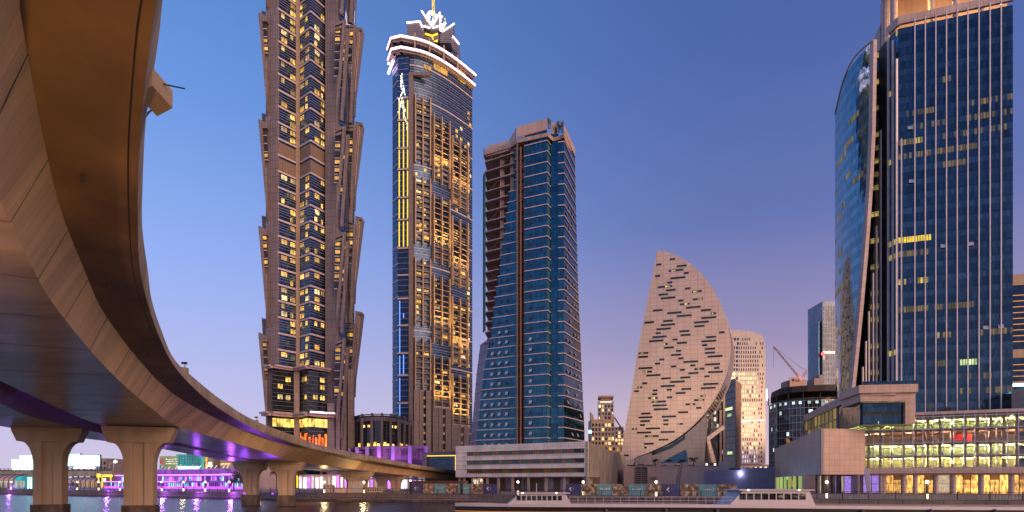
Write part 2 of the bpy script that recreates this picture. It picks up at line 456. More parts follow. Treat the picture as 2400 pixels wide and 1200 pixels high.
# ---------------------------------------------------------------- water, ground, promenade
def seamat():
    m, n, l, b = newmat('water')
    b.inputs['Base Color'].default_value = (.012, .016, .028, 1)
    b.inputs['Roughness'].default_value = .27; b.inputs['IOR'].default_value = 1.33
    b.inputs['Specular IOR Level'].default_value = .28
    tc = n.new('ShaderNodeTexCoord'); mp = n.new('ShaderNodeMapping'); mp.inputs['Scale'].default_value = (.18, .9, 1)
    l(tc.outputs['Object'], mp.inputs[0])
    t = n.new('ShaderNodeTexNoise'); t.inputs['Scale'].default_value = .8; t.inputs['Detail'].default_value = 5
    l(mp.outputs[0], t.inputs[0])
    bp = n.new('ShaderNodeBump'); bp.inputs['Strength'].default_value = .7; bp.inputs['Distance'].default_value = .4
    l(t.outputs[0], bp.inputs['Height']); l(bp.outputs[0], b.inputs['Normal'])
seamat()
mb = MB(); mb.face([(-900, -250, 0), (700, -250, 0), (700, 420, 0), (-900, 420, 0)])
struct(mb.build('water', 'water'))
EDGE = [(-1500, 620), (-330, 300), (X(0, 265), 265), (X(400, 205), 205), (X(700, 173), 173), (X(850, 167), 167), (X(1100, 155), 155), (X(1500, 132), 132), (X(1800, 118), 118), (X(2100, 110), 110), (X(2400, 104), 104), (170, 86), (420, 20), (900, -250)]
PZ = 2.0
mb = MB()
far = [(x * 1.0 + (x * 3.2 if i in (0,) else 0), 6000) for i, (x, y) in enumerate(EDGE)]
for (a, b) in zip(EDGE, EDGE[1:]):
    mb.face([(a[0], a[1], PZ), (b[0], b[1], PZ), (b[0] * 6 if b[0] else 0, 6000, PZ), (a[0] * 6, 6000, PZ)])
struct(mb.build('ground', 'paving'))
mb = MB()
for a, b in zip(EDGE, EDGE[1:]):
    w = Wall(a, b)
    w.bx(mb, 0, w.L, -1, PZ - .02, .003, .35, 0)
    w.bx(mb, 0, w.L, PZ - .3, PZ + .06, -.4, .5, 0)        # coping
    w.bx(mb, 0, w.L, -1, .55, .35, .55, 1)                 # wet foot of the wall
tag(mb.build('seawall', ['seawall_stone', 'plinth_concrete']), 'long low stone seawall along the far bank with a dark wet foot', 'wall')
# road behind the promenade
mb = MB()
mb.prism([(-90, 236), (150, 139), (150, 146), (-90, 244)], PZ + .004, PZ + .01)
struct(mb.build('road', 'asphalt'))

def along(px):
    for a, b in zip(EDGE, EDGE[1:]):
        if px >= (a[0] / a[1] * F + HX if a[1] > 0 else -9e9) - .01 and px <= b[0] / b[1] * F + HX:
            return hit(px, a, b)
    return hit(px, EDGE[-4], EDGE[-3])
# railing: one long thing, each post a part
t = thing('promenade_railing', 'long dark steel railing along the top of the far seawall', 'railing', (*along(1200), PZ))
mr = MB(); posts = []
pts = []
prev = None
for a, b in zip(EDGE[1:-3], EDGE[2:-2]):
    w = Wall(a, b)
    n = max(1, int(w.L / 4.0))
    for k in range(n + (1 if b is EDGE[-3] else 0)): pts.append((w, w.L * k / n))
    w.bx(mr, 0, w.L, PZ + 1.28, PZ + 1.36, -.34, -.26)
    w.bx(mr, 0, w.L, PZ + .2, PZ + .24, -.32, -.28)
    if w.a.x > -25:
        for k in range(int(w.L / .45)): w.bx(mr, k * .45, k * .45 + .035, PZ + .24, PZ + 1.28, -.315, -.285)
mr.build('rails', 'mullion_dark', t)
pts.sort(key=lambda q: q[0].a.y)
for w, u in pts[:98]:
    mb = MB(); w.bx(mb, u - .06, u + .06, PZ + .06, PZ + 1.42, -.37, -.23); w.bx(mb, u - .1, u + .1, PZ + .06, PZ + .12, -.42, -.18); mb.build('post', 'dark', t)
if pts[98:]:
    mb = MB()
    for w, u in pts[98:]: w.bx(mb, u - .06, u + .06, PZ + .06, PZ + 1.42, -.37, -.23)
    stuff(mb.build('posts', 'dark', t))
# promenade lamps: dark column, glowing head, glowing foot
def make_lamp():
    r = thing('promenade_lamp', '', 'lamp')
    mb = MB(); mb.box(-.16, .16, -.16, .16, .95, 2.75); mb.box(-.2, .2, -.2, .2, 0, .12); mb.build('column', 'dark', r)
    mb = MB(); mb.lathe((0, 0, 0), [(0, .12), (.17, .12), (.17, .95), (0, .95)], 0, 10); mb.build('foot_light', 'lamp_foot', r)
    mb = MB(); mb.ball((0, 0, 3.0), .26); mb.build('globe', 'lamp_white', r)
    mb = MB(); mb.lathe((0, 0, 0), [(0, 2.72), (.2, 2.72), (.24, 2.8), (0, 2.8)], 0, 10); mb.build('collar', 'dark', r)
    return r
lamp0 = make_lamp()
LAMPS = [(26, 'in front of the white arched canopy at the far left'), (80, 'just left of the pier beside the cyan screens'), (181, 'right of the first bridge pier, before the shell canopy'), (231, 'at the right end of the shell canopy'), (281, 'between shell canopy and second bridge pier'),
         (379, 'just right of the second bridge pier'), (430, 'in front of the purple mall below the red and green billboard'), (481, 'in front of the purple mall below the cyan screen building'), (537, 'in front of the small dark trees'), (603, 'just right of the third bridge pier'),
         (760, 'left of the beige substation hut'), (853, 'in front of the beige substation hut'), (1214, 'under the left part of the pale podium'), (1367, 'at the right corner of the pale podium'), (1538, 'before the arched grille window of the beige wall'),
         (1938, 'before the purple lit shop front'), (2173, 'before the middle of the yellow lit shops')]
for i, (px, s) in enumerate(LAMPS):
    r = lamp0 if i == 0 else copy_tree(lamp0)
    x, y = along(px); k = Vector((x, y)).normalized() * .9
    r.location = (x + k.x, y + k.y, PZ + .02)
    r['label'] = 'glowing promenade lamp ' + s; r['group'] = 'lamps along the promenade'
    if i in (10, 11, 13, 14, 15, 16, 9, 6):
        l_ = bpy.data.lights.new('lamp_light', 'POINT'); l_.energy = 900 if i in (9, 10, 11) else 300; l_.color = (1, .72, .36); l_.shadow_soft_size = .27
        lo = bpy.data.objects.new('lamp_light', l_); COL.objects.link(lo); lo.parent = r; lo.location = (0, 0, 3.0)
        lo.location = (0, -.35, 3.0)

# ---------------------------------------------------------------- the two curved viaducts
DZ = [(0, 8.4), (20, 8.35), (42, 8.0), (62, 7.2), (76, 6.7), (88, 6.3), (107, 5.6), (134, 4.25), (182, 3.2), (225, 2.3), (262, .7), (300, -.8)]
def rail(pix, h):
    r = []
    for px, py in pix:
        Y = 40.0
        for _ in range(60): Y = .5 * Y + .5 * F * (interp(DZ, Y) + h) / (HY - py)
        r.append((X(px, Y), Y, CZ + interp(DZ, Y) + h))
    return r
def smooth(pts, n=10):
    o = []
    for i in range(len(pts) - 1):
        p0, p1, p2, p3 = (Vector(pts[max(i - 1, 0)]), Vector(pts[i]), Vector(pts[i + 1]), Vector(pts[min(i + 2, len(pts) - 1)]))
        for k in range(n):
            t = k / n
            o.append(.5 * ((2 * p1) + (p2 - p0) * t + (2 * p0 - 5 * p1 + 4 * p2 - p3) * t * t + (3 * p1 - p0 - 3 * p2 + p3) * t ** 3))
    o.append(Vector(pts[-1]))
    return o
def xat(r, Y, k=0):
    for a, b in zip(r, r[1:]):
        if a.y <= Y <= b.y: return lerp(a[k], b[k], (Y - a.y) / max(b.y - a.y, 1e-6))
    e = (r[0], r[1]) if Y < r[0].y else (r[-2], r[-1])
    return lerp(e[0][k], e[1][k], (Y - e[0].y) / (e[1].y - e[0].y))
sof = rail([(0, 470), (80, 635), (117, 701), (177, 780), (233, 845), (289, 901), (355, 957), (410, 996), (500, 1025), (600, 1053), (700, 1083)], 0)
web = rail([(43, 0), (80, 213), (107, 347), (144, 496), (201, 640), (233, 715), (276, 780), (327, 845), (373, 895), (420, 932), (495, 975), (580, 1013), (660, 1040), (740, 1059)], 2.0)
wng = rail([(365, 0), (341, 187), (325, 373), (323, 533), (329, 637), (350, 724), (373, 789), (402, 848), (444, 899), (504, 951), (580, 997), (640, 1023), (740, 1053)], 2.4)
par = rail([(381, 0), (373, 80), (352, 219), (341, 293), (334, 440), (334, 539), (347, 637), (355, 700), (375, 765), (406, 838), (448, 880), (527, 943), (600, 987), (700, 1025), (760, 1046)], 3.7)
def tail(pts, off, h):
    return [p for p in pts if p[1] < 150] + [(X(770, 182) + off + 7.2, 182, CZ + 3.2 + h), (X(890, 225) + off, 225, CZ + 2.3 + h), (X(1069, 262) + off - 4, 262, CZ + .7 + h), (-6 + off, 292, CZ - .5 + h)]
for nm in ('sof', 'web', 'wng', 'par'): pass
TX = [(150, -43.5), (182, -41.0), (225, -36.5), (262, -23.5), (292, -6)]
def fin(r, off, h):
    r = [p for p in r if p[1] < 140]
    for Y, x in TX[1:]: r.append((x + off, Y, CZ + interp(DZ, Y) + h))
    return smooth(r)
sof, web, wng, par = fin(sof, 0, 0), fin(web, 1.1, 2.0), fin(wng, 3.6, 2.4), fin(par, 3.8, 3.7)
def back(r, dx):                                          # the part over and behind the camera
    a = r[0]; d_ = (r[1] - r[0]).normalized()
    return [Vector((a.x - d_.x * k + k * k * .012, a.y - d_.y * k, a.z)) for k in (60, 45, 32, 20, 10)] + r
sof, web, wng, par = [back(r, 0) for r in (sof, web, wng, par)]
YS = [-30 + 1.5 * i for i in range(20)] + [0 + 1.0 * i for i in range(140)] + [140 + 2.5 * i for i in range(62)]
def tang(Y): 
    v = Vector((xat(sof, Y + 2) - xat(sof, Y - 2), 4.0)); return v.normalized()
ZS = lambda Y: CZ + interp(DZ, Y)
def strip(mb, f, g, m=0, flip=False, smooth_=True):
    pr = None
    for Y in YS:
        a, b = f(Y), g(Y)
        if pr:
            q = [pr[0], a, b, pr[1]]
            mb.face(q[::-1] if flip else q, m, smooth_)
        pr = (a, b)
def at_rail(r, dy=0.0): return lambda Y: (xat(r, Y + dy), Y + dy, xat(r, Y + dy, 2))
def lat(w, h, wid=0):                                     # a rail parallel to the right soffit edge, w to the left
    def f(Y):
        t = tang(Y); n = Vector((t.y, -t.x))
        return (xat(sof, Y) - n.x * w, Y - n.y * w, ZS(Y) + h)
    return f
SW = 8.2
V1 = thing('viaduct', 'big curved concrete viaduct sweeping overhead, the nearer of the two decks', 'bridge', (X(330, 77), 77, 0))
def smooth_obj(o):
    me = o.data
    import bmesh
    b = bmesh.new(); b.from_mesh(me); bmesh.ops.remove_doubles(b, verts=b.verts, dist=.0005)
    b.to_mesh(me); b.free(); return o
mb = MB()
strip(mb, at_rail(sof), lat(SW, 0))
smooth_obj(mb.build('girder_underside', 'bridge_soffit', V1))
mb = MB()
strip(mb, at_rail(sof), at_rail(web), 0, True)
strip(mb, lat(SW, 0), lat(SW + 1.1, 2.0))
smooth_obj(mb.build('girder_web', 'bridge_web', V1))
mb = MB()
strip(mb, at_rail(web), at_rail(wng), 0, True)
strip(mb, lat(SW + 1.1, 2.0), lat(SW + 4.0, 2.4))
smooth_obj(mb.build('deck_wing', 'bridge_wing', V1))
def inner(r, w, dz): return lambda Y: (xat(r, Y) - w, Y, xat(r, Y, 2) + dz)
mb = MB()
for (f1, f2, g1, g2) in ((at_rail(wng), at_rail(par), inner(par, .35, 0), inner(wng, .35, .25)),):
    strip(mb, f1, f2, 0, True); strip(mb, f2, g1, 0, True); strip(mb, g1, g2, 0, True)
strip(mb, lat(SW + 4.0, 2.4), lat(SW + 4.0, 3.7)); strip(mb, lat(SW + 3.7, 3.7), lat(SW + 4.0, 3.7), 0, True); strip(mb, lat(SW + 3.7, 3.7), lat(SW + 3.7, 2.6))
smooth_obj(mb.build('parapet', 'bridge_parapet', V1))
mb = MB(); strip(mb, inner(wng, .35, .3), lat(SW + 3.7, 2.65), 0, True); mb.build('roadway', 'asphalt', V1)
# drip groove along the wing edge, conduit at the web corner
mb = MB()
pr = None
for Y in YS[:120]:
    p = Vector((xat(wng, Y) - .35, Y, xat(wng, Y, 2) - .03))
    if pr is not None: mb.tube(pr, p, .035, 0, 5)
    pr = p
mb.build('drip_strip', 'dark', V1)
# construction joints across wing and web, drain scuppers under the wing
for k, Yj in enumerate([7, 11, 15.5, 20.5, 26, 32, 39, 47, 56, 65, 75, 86, 98, 111, 125, 140]):
    pts_ = [at_rail(sof)(Yj), at_rail(web)(Yj)]
    mb = MB()
    for a, b in zip(pts_, pts_[1:]): mb.tube(a, b, .013 + .00025 * Yj, 0, 5)
    mb.tube(pts_[0], lat(SW, 0)(Yj), .014, 0, 5); mb.build('joint', 'joint_dark', V1)
    if k % 2:
        c = Vector(at_rail(web)(Yj + 1.2)).lerp(Vector(at_rail(wng)(Yj + 1.2)), .35); mb = MB(); mb.tube(c + Vector((0, 0, .1)), c - Vector((0, 0, .28)), .06, 0, 8); mb.build('drain_spout', 'joint_dark', V1)
# concrete bracket with rod, bent lamp arm, small cameras on the parapet edge
def on_par(py, h=3.7):
    best = min((p for p in par if p.y > 2), key=lambda p: abs(HY - (p.z - CZ) / p.y * F - py))
    return best
p = on_par(170)
mb = MB(); mb.slab([(p.x - .2, p.y - .55, p.z + .10), (p.x + .27, p.y - .55, p.z - .22), (p.x + .27, p.y - .55, p.z - .75), (p.x - .2, p.y - .55, p.z - 1.0)], (0, 1.1, 0)); mb.build('edge_bracket', 'pier_concrete', V1)
mb = MB(); mb.tube((p.x + .2, p.y, p.z - .35), (p.x + .8, p.y + .25, p.z - .35), .022); mb.build('rod', 'dark', V1)
p = on_par(285)
mb = MB()
q = [Vector((p.x - .1, p.y, p.z)), Vector((p.x + .08, p.y, p.z + .25)), Vector((p.x + .32, p.y, p.z + .45)), Vector((p.x + .55, p.y, p.z + .56))]
for a, b in zip(q, q[1:]): mb.tube(a, b, .03, 0, 6)
mb.box(p.x + .48, p.x + .7, p.y - .06, p.y + .06, p.z + .53, p.z + .6)
mb.build('lamp_arm', 'dark', V1)
for py in (866, 985):
    p = on_par(py)
    mb = MB(); mb.box(p.x - .1, p.x + .3, p.y - .35, p.y + .35, p.z - .7, p.z + .15); mb.tube((p.x + .1, p.y, p.z + .1), (p.x + .1, p.y, p.z + .55), .05); mb.box(p.x - .2, p.x + .3, p.y - .1, p.y + .1, p.z + .5, p.z + .7, 1); mb.build('edge_camera', ['bridge_parapet', 'dark'], V1)
# rear viaduct
rr_ = [Vector(p) for p in smooth([(-33, 28, 13.2), (-41, 45, 12.8), (-49, 62, CZ + 7.35), (-51.6, 69, CZ + 7.0), (-54.3, 84, CZ + 6.5), (-53.6, 104, CZ + 5.75), (-52.5, 127, CZ + 4.4), (-51.5, 139, CZ + 4.0), (-50, 182, CZ + 3.1), (-46, 225, CZ + 2.2), (-34, 262, CZ + .6), (-17, 292, CZ - .6)])]
def rt(Y): return Vector((xat(rr_, Y + 2) - xat(rr_, Y - 2), 4)).normalized()
def lat2(w, h):
    def f(Y):
        t = rt(Y); n = Vector((t.y, -t.x))
        ww = w if w <= 0 else w * interp([(60, 1.0), (84, .95), (107, .68), (134, .6)], Y)
        return (xat(rr_, Y) - n.x * ww, Y - n.y * ww, xat(rr_, Y, 2) + h)
    return f
V2 = thing('viaduct', 'shadowed concrete viaduct running behind the nearer one, seen below its deck', 'bridge', (X(117, 80), 80, 0))
YSs = YS; YS = [30 + 1.5 * i for i in range(74)] + [140 + 2.5 * i for i in range(60)]
mb = MB(); strip(mb, lat2(0, 0), lat2(8, 0)); smooth_obj(mb.build('girder_underside', 'bridge_soffit', V2))
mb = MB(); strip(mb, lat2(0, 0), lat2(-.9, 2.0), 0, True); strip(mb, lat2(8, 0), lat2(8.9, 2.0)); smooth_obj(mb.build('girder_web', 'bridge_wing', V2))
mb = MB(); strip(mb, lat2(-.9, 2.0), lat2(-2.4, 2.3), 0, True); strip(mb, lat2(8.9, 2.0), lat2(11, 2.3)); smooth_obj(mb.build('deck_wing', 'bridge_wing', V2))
mb = MB(); strip(mb, lat2(-2.4, 2.3), lat2(-2.4, 3.3), 0, True); strip(mb, lat2(11, 2.3), lat2(11, 3.3)); strip(mb, lat2(-2.4, 3.3), lat2(-2.1, 3.3), 0, True); smooth_obj(mb.build('parapet', 'bridge_parapet', V2))
mb = MB(); strip(mb, lat2(-2.1, 2.5), lat2(10.8, 2.5), 0, True); mb.build('roadway', 'asphalt', V2)
# piers: T-shaped with flared head, grooved shaft, wet plinth
def pier(V, px, Y, ytop, wcap, rot, zbase, k=1.0, plinth=True):
    s = Y / F; x0 = X(px, Y); zt = Z(ytop, Y) + .05
    zp = 2.25 if plinth else zbase
    cw = wcap * s / 2; c, sn = math.cos(rot), math.sin(rot)
    def tr(u, v, z): return (x0 + u * c - v * sn, Y + u * sn + v * c, z)
    D = 2.3 * cw / 4.0; hc = cw / 4.0
    mb = MB()
    def sl(poly, v0, v1, m=0): 
        mb.slab([tr(u, v0, z) for u, z in poly], Vector(tr(0, v1, 0)) - Vector(tr(0, v0, 0)), m)
    g = .16 * cw
    sl([(-cw, zt), (cw, zt), (cw, zt - .55 * hc), (-cw * .97, zt - .55 * hc)], -D * .62, D * .62)
    mb.build('cap_slab', 'pier_concrete', V)
    mb = MB()
    sl([(-cw * .99, zt - .55 * hc), (cw * .99, zt - .55 * hc), (cw * .84, zt - 1.95 * hc), (-cw * .84, zt - 1.95 * hc)], -D * .56, D * .56)
    mb.build('cap_head', 'pier_concrete', V)
    mb = MB()
    prof = []
    sw = cw * .40
    for i in range(9):
        a = i / 8 * math.pi / 2
        prof.append((sw + (cw * .76 - sw) * (1 - math.sin(a)), zt - 1.95 * hc - (3.0 * hc) * (1 - math.cos(a))))
    prof.append((sw, zp))
    R0 = prof; L0 = [(-u, z) for u, z in prof]
    full = R0 + L0[::-1]
    # rear body, then the front skin left and right of the groove
    def fan(pts_r, v0, v1):
        for (u0, z0), (u1, z1) in zip(pts_r, pts_r[1:]):
            for sg in (1, -1):
                p = [(sg * g, z0), (sg * u0, z0), (sg * u1, z1), (sg * g, z1)]
                mb.face([tr(u, v0, z) for u, z in (p if sg < 0 else p[::-1])])
                mb.face([tr(u, v1, z) for u, z in (p if sg > 0 else p[::-1])])
                q = [tr(sg * u0, v0, z0), tr(sg * u0, v1, z0), tr(sg * u1, v1, z1), tr(sg * u1, v0, z1)]
                mb.face(q[::-1] if sg > 0 else q)
    fan(prof, -D / 2, D / 2)
    zt2 = prof[0][1]
    ga = .28
    for v, sg in ((-D / 2 + ga, -1), (D / 2 - ga, 1)):
        q = [tr(-g, v, zp), tr(g, v, zp), tr(g, v, zt2), tr(-g, v, zt2)]
        mb.face(q if sg < 0 else q[::-1])
        vo = -D / 2 if sg < 0 else D / 2
        for u in (-g, g):
            mb.face([tr(u, v, zp), tr(u, vo, zp), tr(u, vo, zt2), tr(u, v, zt2)])
        mb.box(0, 0, 0, 0, 0, 0) if False else None
    mb.build('shaft', 'pier_concrete', V)
    if plinth:
        mb = MB(); w = sw + .22; d_ = D / 2 + .22
        mb.hexa([tr(-w, -d_, -1.5), tr(w, -d_, -1.5), tr(w, d_, -1.5), tr(-w, d_, -1.5)], [tr(-w, -d_, zp), tr(w, -d_, zp), tr(w, d_, zp), tr(-w, d_, zp)])
        mb.build('plinth', 'plinth_concrete', V)
for x, y, en, tx, ty, nm in ((-49.5, 132.4, 5200, -47.6, 119.5, 'small added violet floodlight at the foot of the fourth bridge pier'), (-56.6, 135.4, 3600, -56.2, 124, 'small added violet floodlight at the foot of the third bridge pier')):  # added lamps that tint the girder undersides violet
    R = thing('floodlight', nm, 'lamp', (x, y, 2.25), 'added violet floodlights on the pier plinths')
    mb = MB(); mb.tube((x, y, 2.25), (x, y, 2.5), .05); mb.build('stand', 'dark', R)
    mb = MB(); mb.box(x - .2, x + .2, y - .06, y + .06, 2.5, 2.75); mb.build('lens', 'neon_purple', R)
    l = bpy.data.lights.new('floodlight', 'SPOT'); l.energy = en; l.color = (.34, .07, 1); l.spot_size = R_(58); l.spot_blend = 1; l.shadow_soft_size = .3
    lo = bpy.data.objects.new('floodlight', l); COL.objects.link(lo); lo.parent = R; lo.location = (0, -.25, .45)
    lo.rotation_euler = (Vector((x, y, 2.7)) - Vector((tx, ty, 10))).to_track_quat('Z', 'Y').to_euler()
pier(V1, 330, 77, 1003, 150, .30, 0)
pier(V2, 119, 80, 1002, 142, .30, 0)
pier(V1, 672, 136, 1084, 80, .10, 0)
pier(V2, 588, 139, 1084, 76, .10, 0)
pier(V1, 850, 184, 1106, 52, -.05, PZ, plinth=False)
pier(V2, 824, 184, 1106, 50, -.05, PZ, plinth=False)
pier(V1, 928, 225, 1112, 50, -.1, PZ, plinth=False)
pier(V2, 895, 225, 1112, 46, -.1, PZ, plinth=False)
YS = YSs

# ---------------------------------------------------------------- tall hotel tower with leaning balcony blades (left)
def pts_wall(*q): return [Wall(pp(*a), pp(*b)) for a, b in zip(q, q[1:])]
def tower1():
    R = thing('hotel_tower', 'tallest tower by the bridge, zigzag dark glass between stone piers, leaning balcony blades', 'skyscraper', (X(728, 292), 292, PZ))
    zt = Z(-150, 290); zb = Z(857, 290); z0 = PZ
    wins = []
    # body behind the facets
    body = [pp(626, 292), pp(650, 291), pp(694, 298.5), pp(703, 298.5), pp(728, 293), pp(762, 301.5), pp(787, 300.5), pp(809, 304), pp(831, 322), pp(826, 345), pp(632, 345)]
    mb = MB(); mb.prism(body, z0, zt, 0); mb.build('body', 'glass_hotel', R)
    # stone piers
    mb = MB()
    w = Wall(pp(623, 290.5), pp(650, 289)); w.bx(mb, 0, w.L, z0, zt, -14, 0)
    mb.build('stone_pier', 'stone', R)
    mb = MB()
    w = Wall(pp(762, 298), pp(787, 297)); w.bx(mb, 0, w.L, z0, zt, -6, 0)
    mb.build('stone_pier', 'stone', R)
    mb = MB(); w = Wall(pp(694, 297.2), pp(703, 297.2)); w.bx(mb, 0, w.L, Z(1060, 295), zt, -1.5, .3); mb.build('spine', 'stone_gold', R)
    per = 38.0 / 1500 * 290; fl = per / 2
    facets = [((650, 289.6), (694, 297.4), [(.20, .50), (.68, .95)]), ((703, 297.2), (728, 291.6), [(.05, .40), (.55, .88)]), ((728, 291.6), (762, 299.6), [(.26, .58), (.70, .92)])]
    for fi, (a, b, slots) in enumerate(facets):
        w = Wall(pp(*a), pp(*b))
        g = MB(); bq = []; ml = MB(); lv = MB()
        k = 0; z = zb
        nb = max(3, round(w.L / 1.5))
        while z < zt:
            mech = abs(z - Z(375, 290)) < per * .75
            for i in range(nb):
                for h in range(2):
                    w.pane(g, w.L * i / nb, w.L * (i + 1) / nb, z + fl * h, z + fl * (h + 1), 0.02)
            bq.append((0, w.L, z - .45, z + .4, 0, .36))
            for q in (.30, .47, .62, .78): w.bx(ml, 0, w.L, z + per * q - .06, z + per * q + .06, 0, .16)
            if mech:
                for q in range(12): w.bx(lv, w.L * q / 12 + .05, w.L * (q + 1) / 12 - .1, z + .6, z + per * .8, 0.03, .22)
            else:
                for h in range(2):
                    for s0, s1 in slots:
                        r = rnd.random()
                        if r < .50:
                            q = rnd.choice((0, 0, 0, .5))
                            if rnd.random() < .3: s1_ = lerp(s0, s1, .55)
                            else: s1_ = s1
                            zz = z + .95 + fl * h * .93
                            wins.append((w, w.L * s0, w.L * s1_, zz, zz + 2.05, .12, 1))
            z += per; k += 1
        g.build('curtain_glass', 'glass_hotel', R); pieces('floor_band', 'band', R, [lambda mb, q=q: w.bx(mb, *q) for q in bq]); ml.build('mullions', 'mullion', R)
        if lv.f: lv.build('louvres', 'louvre', R)
    # right-hand flank behind the blades
    for (a, b, m_) in (((787, 299.5), (806, 303), 'glass_hotel'), ((809, 306), (830, 320), 'glass_hotel')):
        w = Wall(pp(*a), pp(*b)); g = MB(); ml = MB(); nb = 4
        z = Z(1000, 300)
        while z < zt:
            for i in range(nb): w.pane(g, w.L * i / nb, w.L * (i + 1) / nb, z, z + fl, .02)
            w.bx(ml, 0, w.L, z - .08, z + .08, 0, .15); w.bx(ml, 0, w.L, z + fl * .5 - .05, z + fl * .5 + .05, 0, .12)
            if rnd.random() < .25: wins.append((w, w.L * .2, w.L * .5, z + .5, z + 2.4, .1, 1))
            z += fl
        g.build('flank_glass', m_, R); ml.build('mullions', 'mullion', R)
    # leaning blades with balconies, one set per twelve storeys
    def blade(outer, Y, dep, bal=None, slots=1, nm='balcony_blade', top_in=.0):
        """outer: picture outline [(top inner),(top outer),(bottom outer),(bottom inner)] at depth Y"""
        (a, b, c, d_) = [at(x, y, Y) for x, y in outer]
        mb = MB()
        mb.slab([a, b, c, d_], (0, dep, 0))
        o = mb.build(nm, 'stone', R)
        return o
    def balconies(xa, xb, y0, y1, Y, lean, R, litp):
        """balcony recesses, their shade painted as dark solids, between picture columns xa-xb from y0 down to y1"""
        n = max(1, int((y1 - y0) / 19)); mb = MB(); gl_ = []
        for i in range(n):
            yt = y0 + i * 19; s = lean * i / max(n, 1)
            A = at(xa + s, yt, Y); B = at(xb + s, yt + 17, Y)
            mb.box(A.x, B.x, Y - .02, Y + .3, B.z + .2, A.z - .3, 0)           # dark solid, shade of the recess put into its colour
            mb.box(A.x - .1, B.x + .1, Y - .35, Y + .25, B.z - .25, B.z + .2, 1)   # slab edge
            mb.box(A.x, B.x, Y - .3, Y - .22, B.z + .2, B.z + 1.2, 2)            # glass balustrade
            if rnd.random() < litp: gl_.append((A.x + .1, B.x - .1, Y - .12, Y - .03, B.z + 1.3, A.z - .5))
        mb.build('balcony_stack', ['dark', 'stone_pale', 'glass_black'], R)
        for q in gl_:
            gl = MB(); gl.box(*q); gl.build('balcony_light', 'win_gold', R)
    for k in range(-1, 4):
        yl = 29 + 250 * k
        # left outer blade
        mb = MB()
        o = [at(605, yl, 288), at(626, yl + 9, 288), at(626, yl + 235, 288), at(622, yl + 190, 288)]
        mb.slab([at(605, yl, 288), at(613, yl + 2, 288), at(623.5, yl + 165, 288), at(622.5, yl + 195, 288)], (0, 9, 0))
        mb.slab([at(612, yl + 2, 288.01), at(626, yl + 10, 288.01), at(626, yl + 21, 288.01), at(612.6, yl + 21, 288.01)], (0, 9, 0))
        mb.slab([at(617, yl + 112, 288.02), at(626, yl + 112, 288.02), at(626, yl + 235, 288.02), at(622.6, yl + 185, 288.02)], (0, 9, 0))
        mb.build('balcony_blade', 'stone', R)
        balconies(612, 625, yl + 22, yl + 112, 289, 4, R, .45)
        # smaller blade behind it
        if k >= 0:
            mb = MB(); yb = yl - 4 - 10 * k
            mb.slab([at(613, yb, 300), at(626, yb + 3, 300), at(626, yb + 200, 300), at(621, yb + 120, 300)], (0, 8, 0)); mb.build('balcony_blade', 'stone', R)
        # right near blade
        ys = 47 + 249 * k
        mb = MB()
        mb.slab([at(803, ys, 291), at(809.5, ys - 2, 291), at(794.5, ys + 165, 291), at(789, ys + 205, 291), at(788, ys + 190, 291)], (0, 1.6, 0))
        mb.slab([at(785, ys + 9, 291.01), at(803, ys, 291.01), at(803, ys + 6, 291.01), at(785, ys + 14, 291.01)], (0, 5, 0))
        mb.slab([at(785, ys + 18, 291.01), at(801, ys + 11, 291.01), at(800, ys + 19, 291.01), at(785, ys + 22, 291.01)], (0, 5, 0))
        mb.build('balcony_blade', 'stone', R)
        balconies(786, 798, ys + 20, ys + 150, 292.5, -3, R, .4)
        # middle blades
        mb = MB(); mb.slab([at(810.5, ys + 20, 298), at(818.5, ys + 19, 298), at(802.5, ys + 235, 298), at(797, ys + 235, 298)], (0, 1.5, 0)); mb.build('balcony_blade', 'stone', R)
        balconies(803, 810, ys + 28, ys + 170, 299.5, -8, R, .4)
        y3 = 57 + 240 * k - 5 * k
        mb = MB()
        mb.slab([at(815, y3 + 2, 312), at(832, y3, 312), at(832, y3 + 6, 312), at(815, y3 + 7, 312)], (0, 5, 0))
        mb.slab([at(815, y3 + 9, 312), at(832, y3 + 8, 312), at(832, y3 + 14, 312), at(815, y3 + 16, 312)], (0, 5, 0))
        mb.slab([at(828, y3 + 6, 311.9), at(835, y3 + 2, 311.9), at(824, y3 + 230, 311.9), at(818, y3 + 230, 311.9)], (0, 1.5, 0))
        mb.build('balcony_blade', 'stone', R)
        balconies(817, 828, y3 + 16, y3 + 95, 313, -4, R, .45)
        # far big blade
        y4 = 62 + 222 * k
        mb = MB()
        mb.slab([at(833, y4, 324), at(849, y4 + 4, 324), at(830, y4 + 155, 324), at(828, y4 + 200, 324), at(823, y4 + 200, 324)], (0, 5, 0))
        mb.build('balcony_blade', 'stone', R)
        mb = MB()
        for q in range(3):
            xx = 835 + q * 3.6
            mb.slab([at(xx, y4 + 12, 323.5), at(xx + 1.3, y4 + 12, 323.5), at(xx + 1.3 - 11, y4 + 150, 323.5), at(xx - 11, y4 + 150, 323.5)], (0, .45, 0))
        mb.build('blade_ribs', 'stone_pale', R)
        mb = MB(); mb.slab([at(843, y4 + 8, 323.4), at(847, y4 + 9, 323.4), at(847, y4 + 11, 323.4), at(843, y4 + 10, 323.4)], (0, .55, 0)); mb.build('blade_slot', 'dark', R)
    lit_windows(R, wins, 'win_warm', 'lit_window', 98)
    # lower glass block under the first cornice
    low = [(638, 287.2), (688, 294.6), (704, 294.6), (722, 288.4), (767, 296)]
    g = MB(); ml = MB(); w2 = []; ye, yf = 861, 966
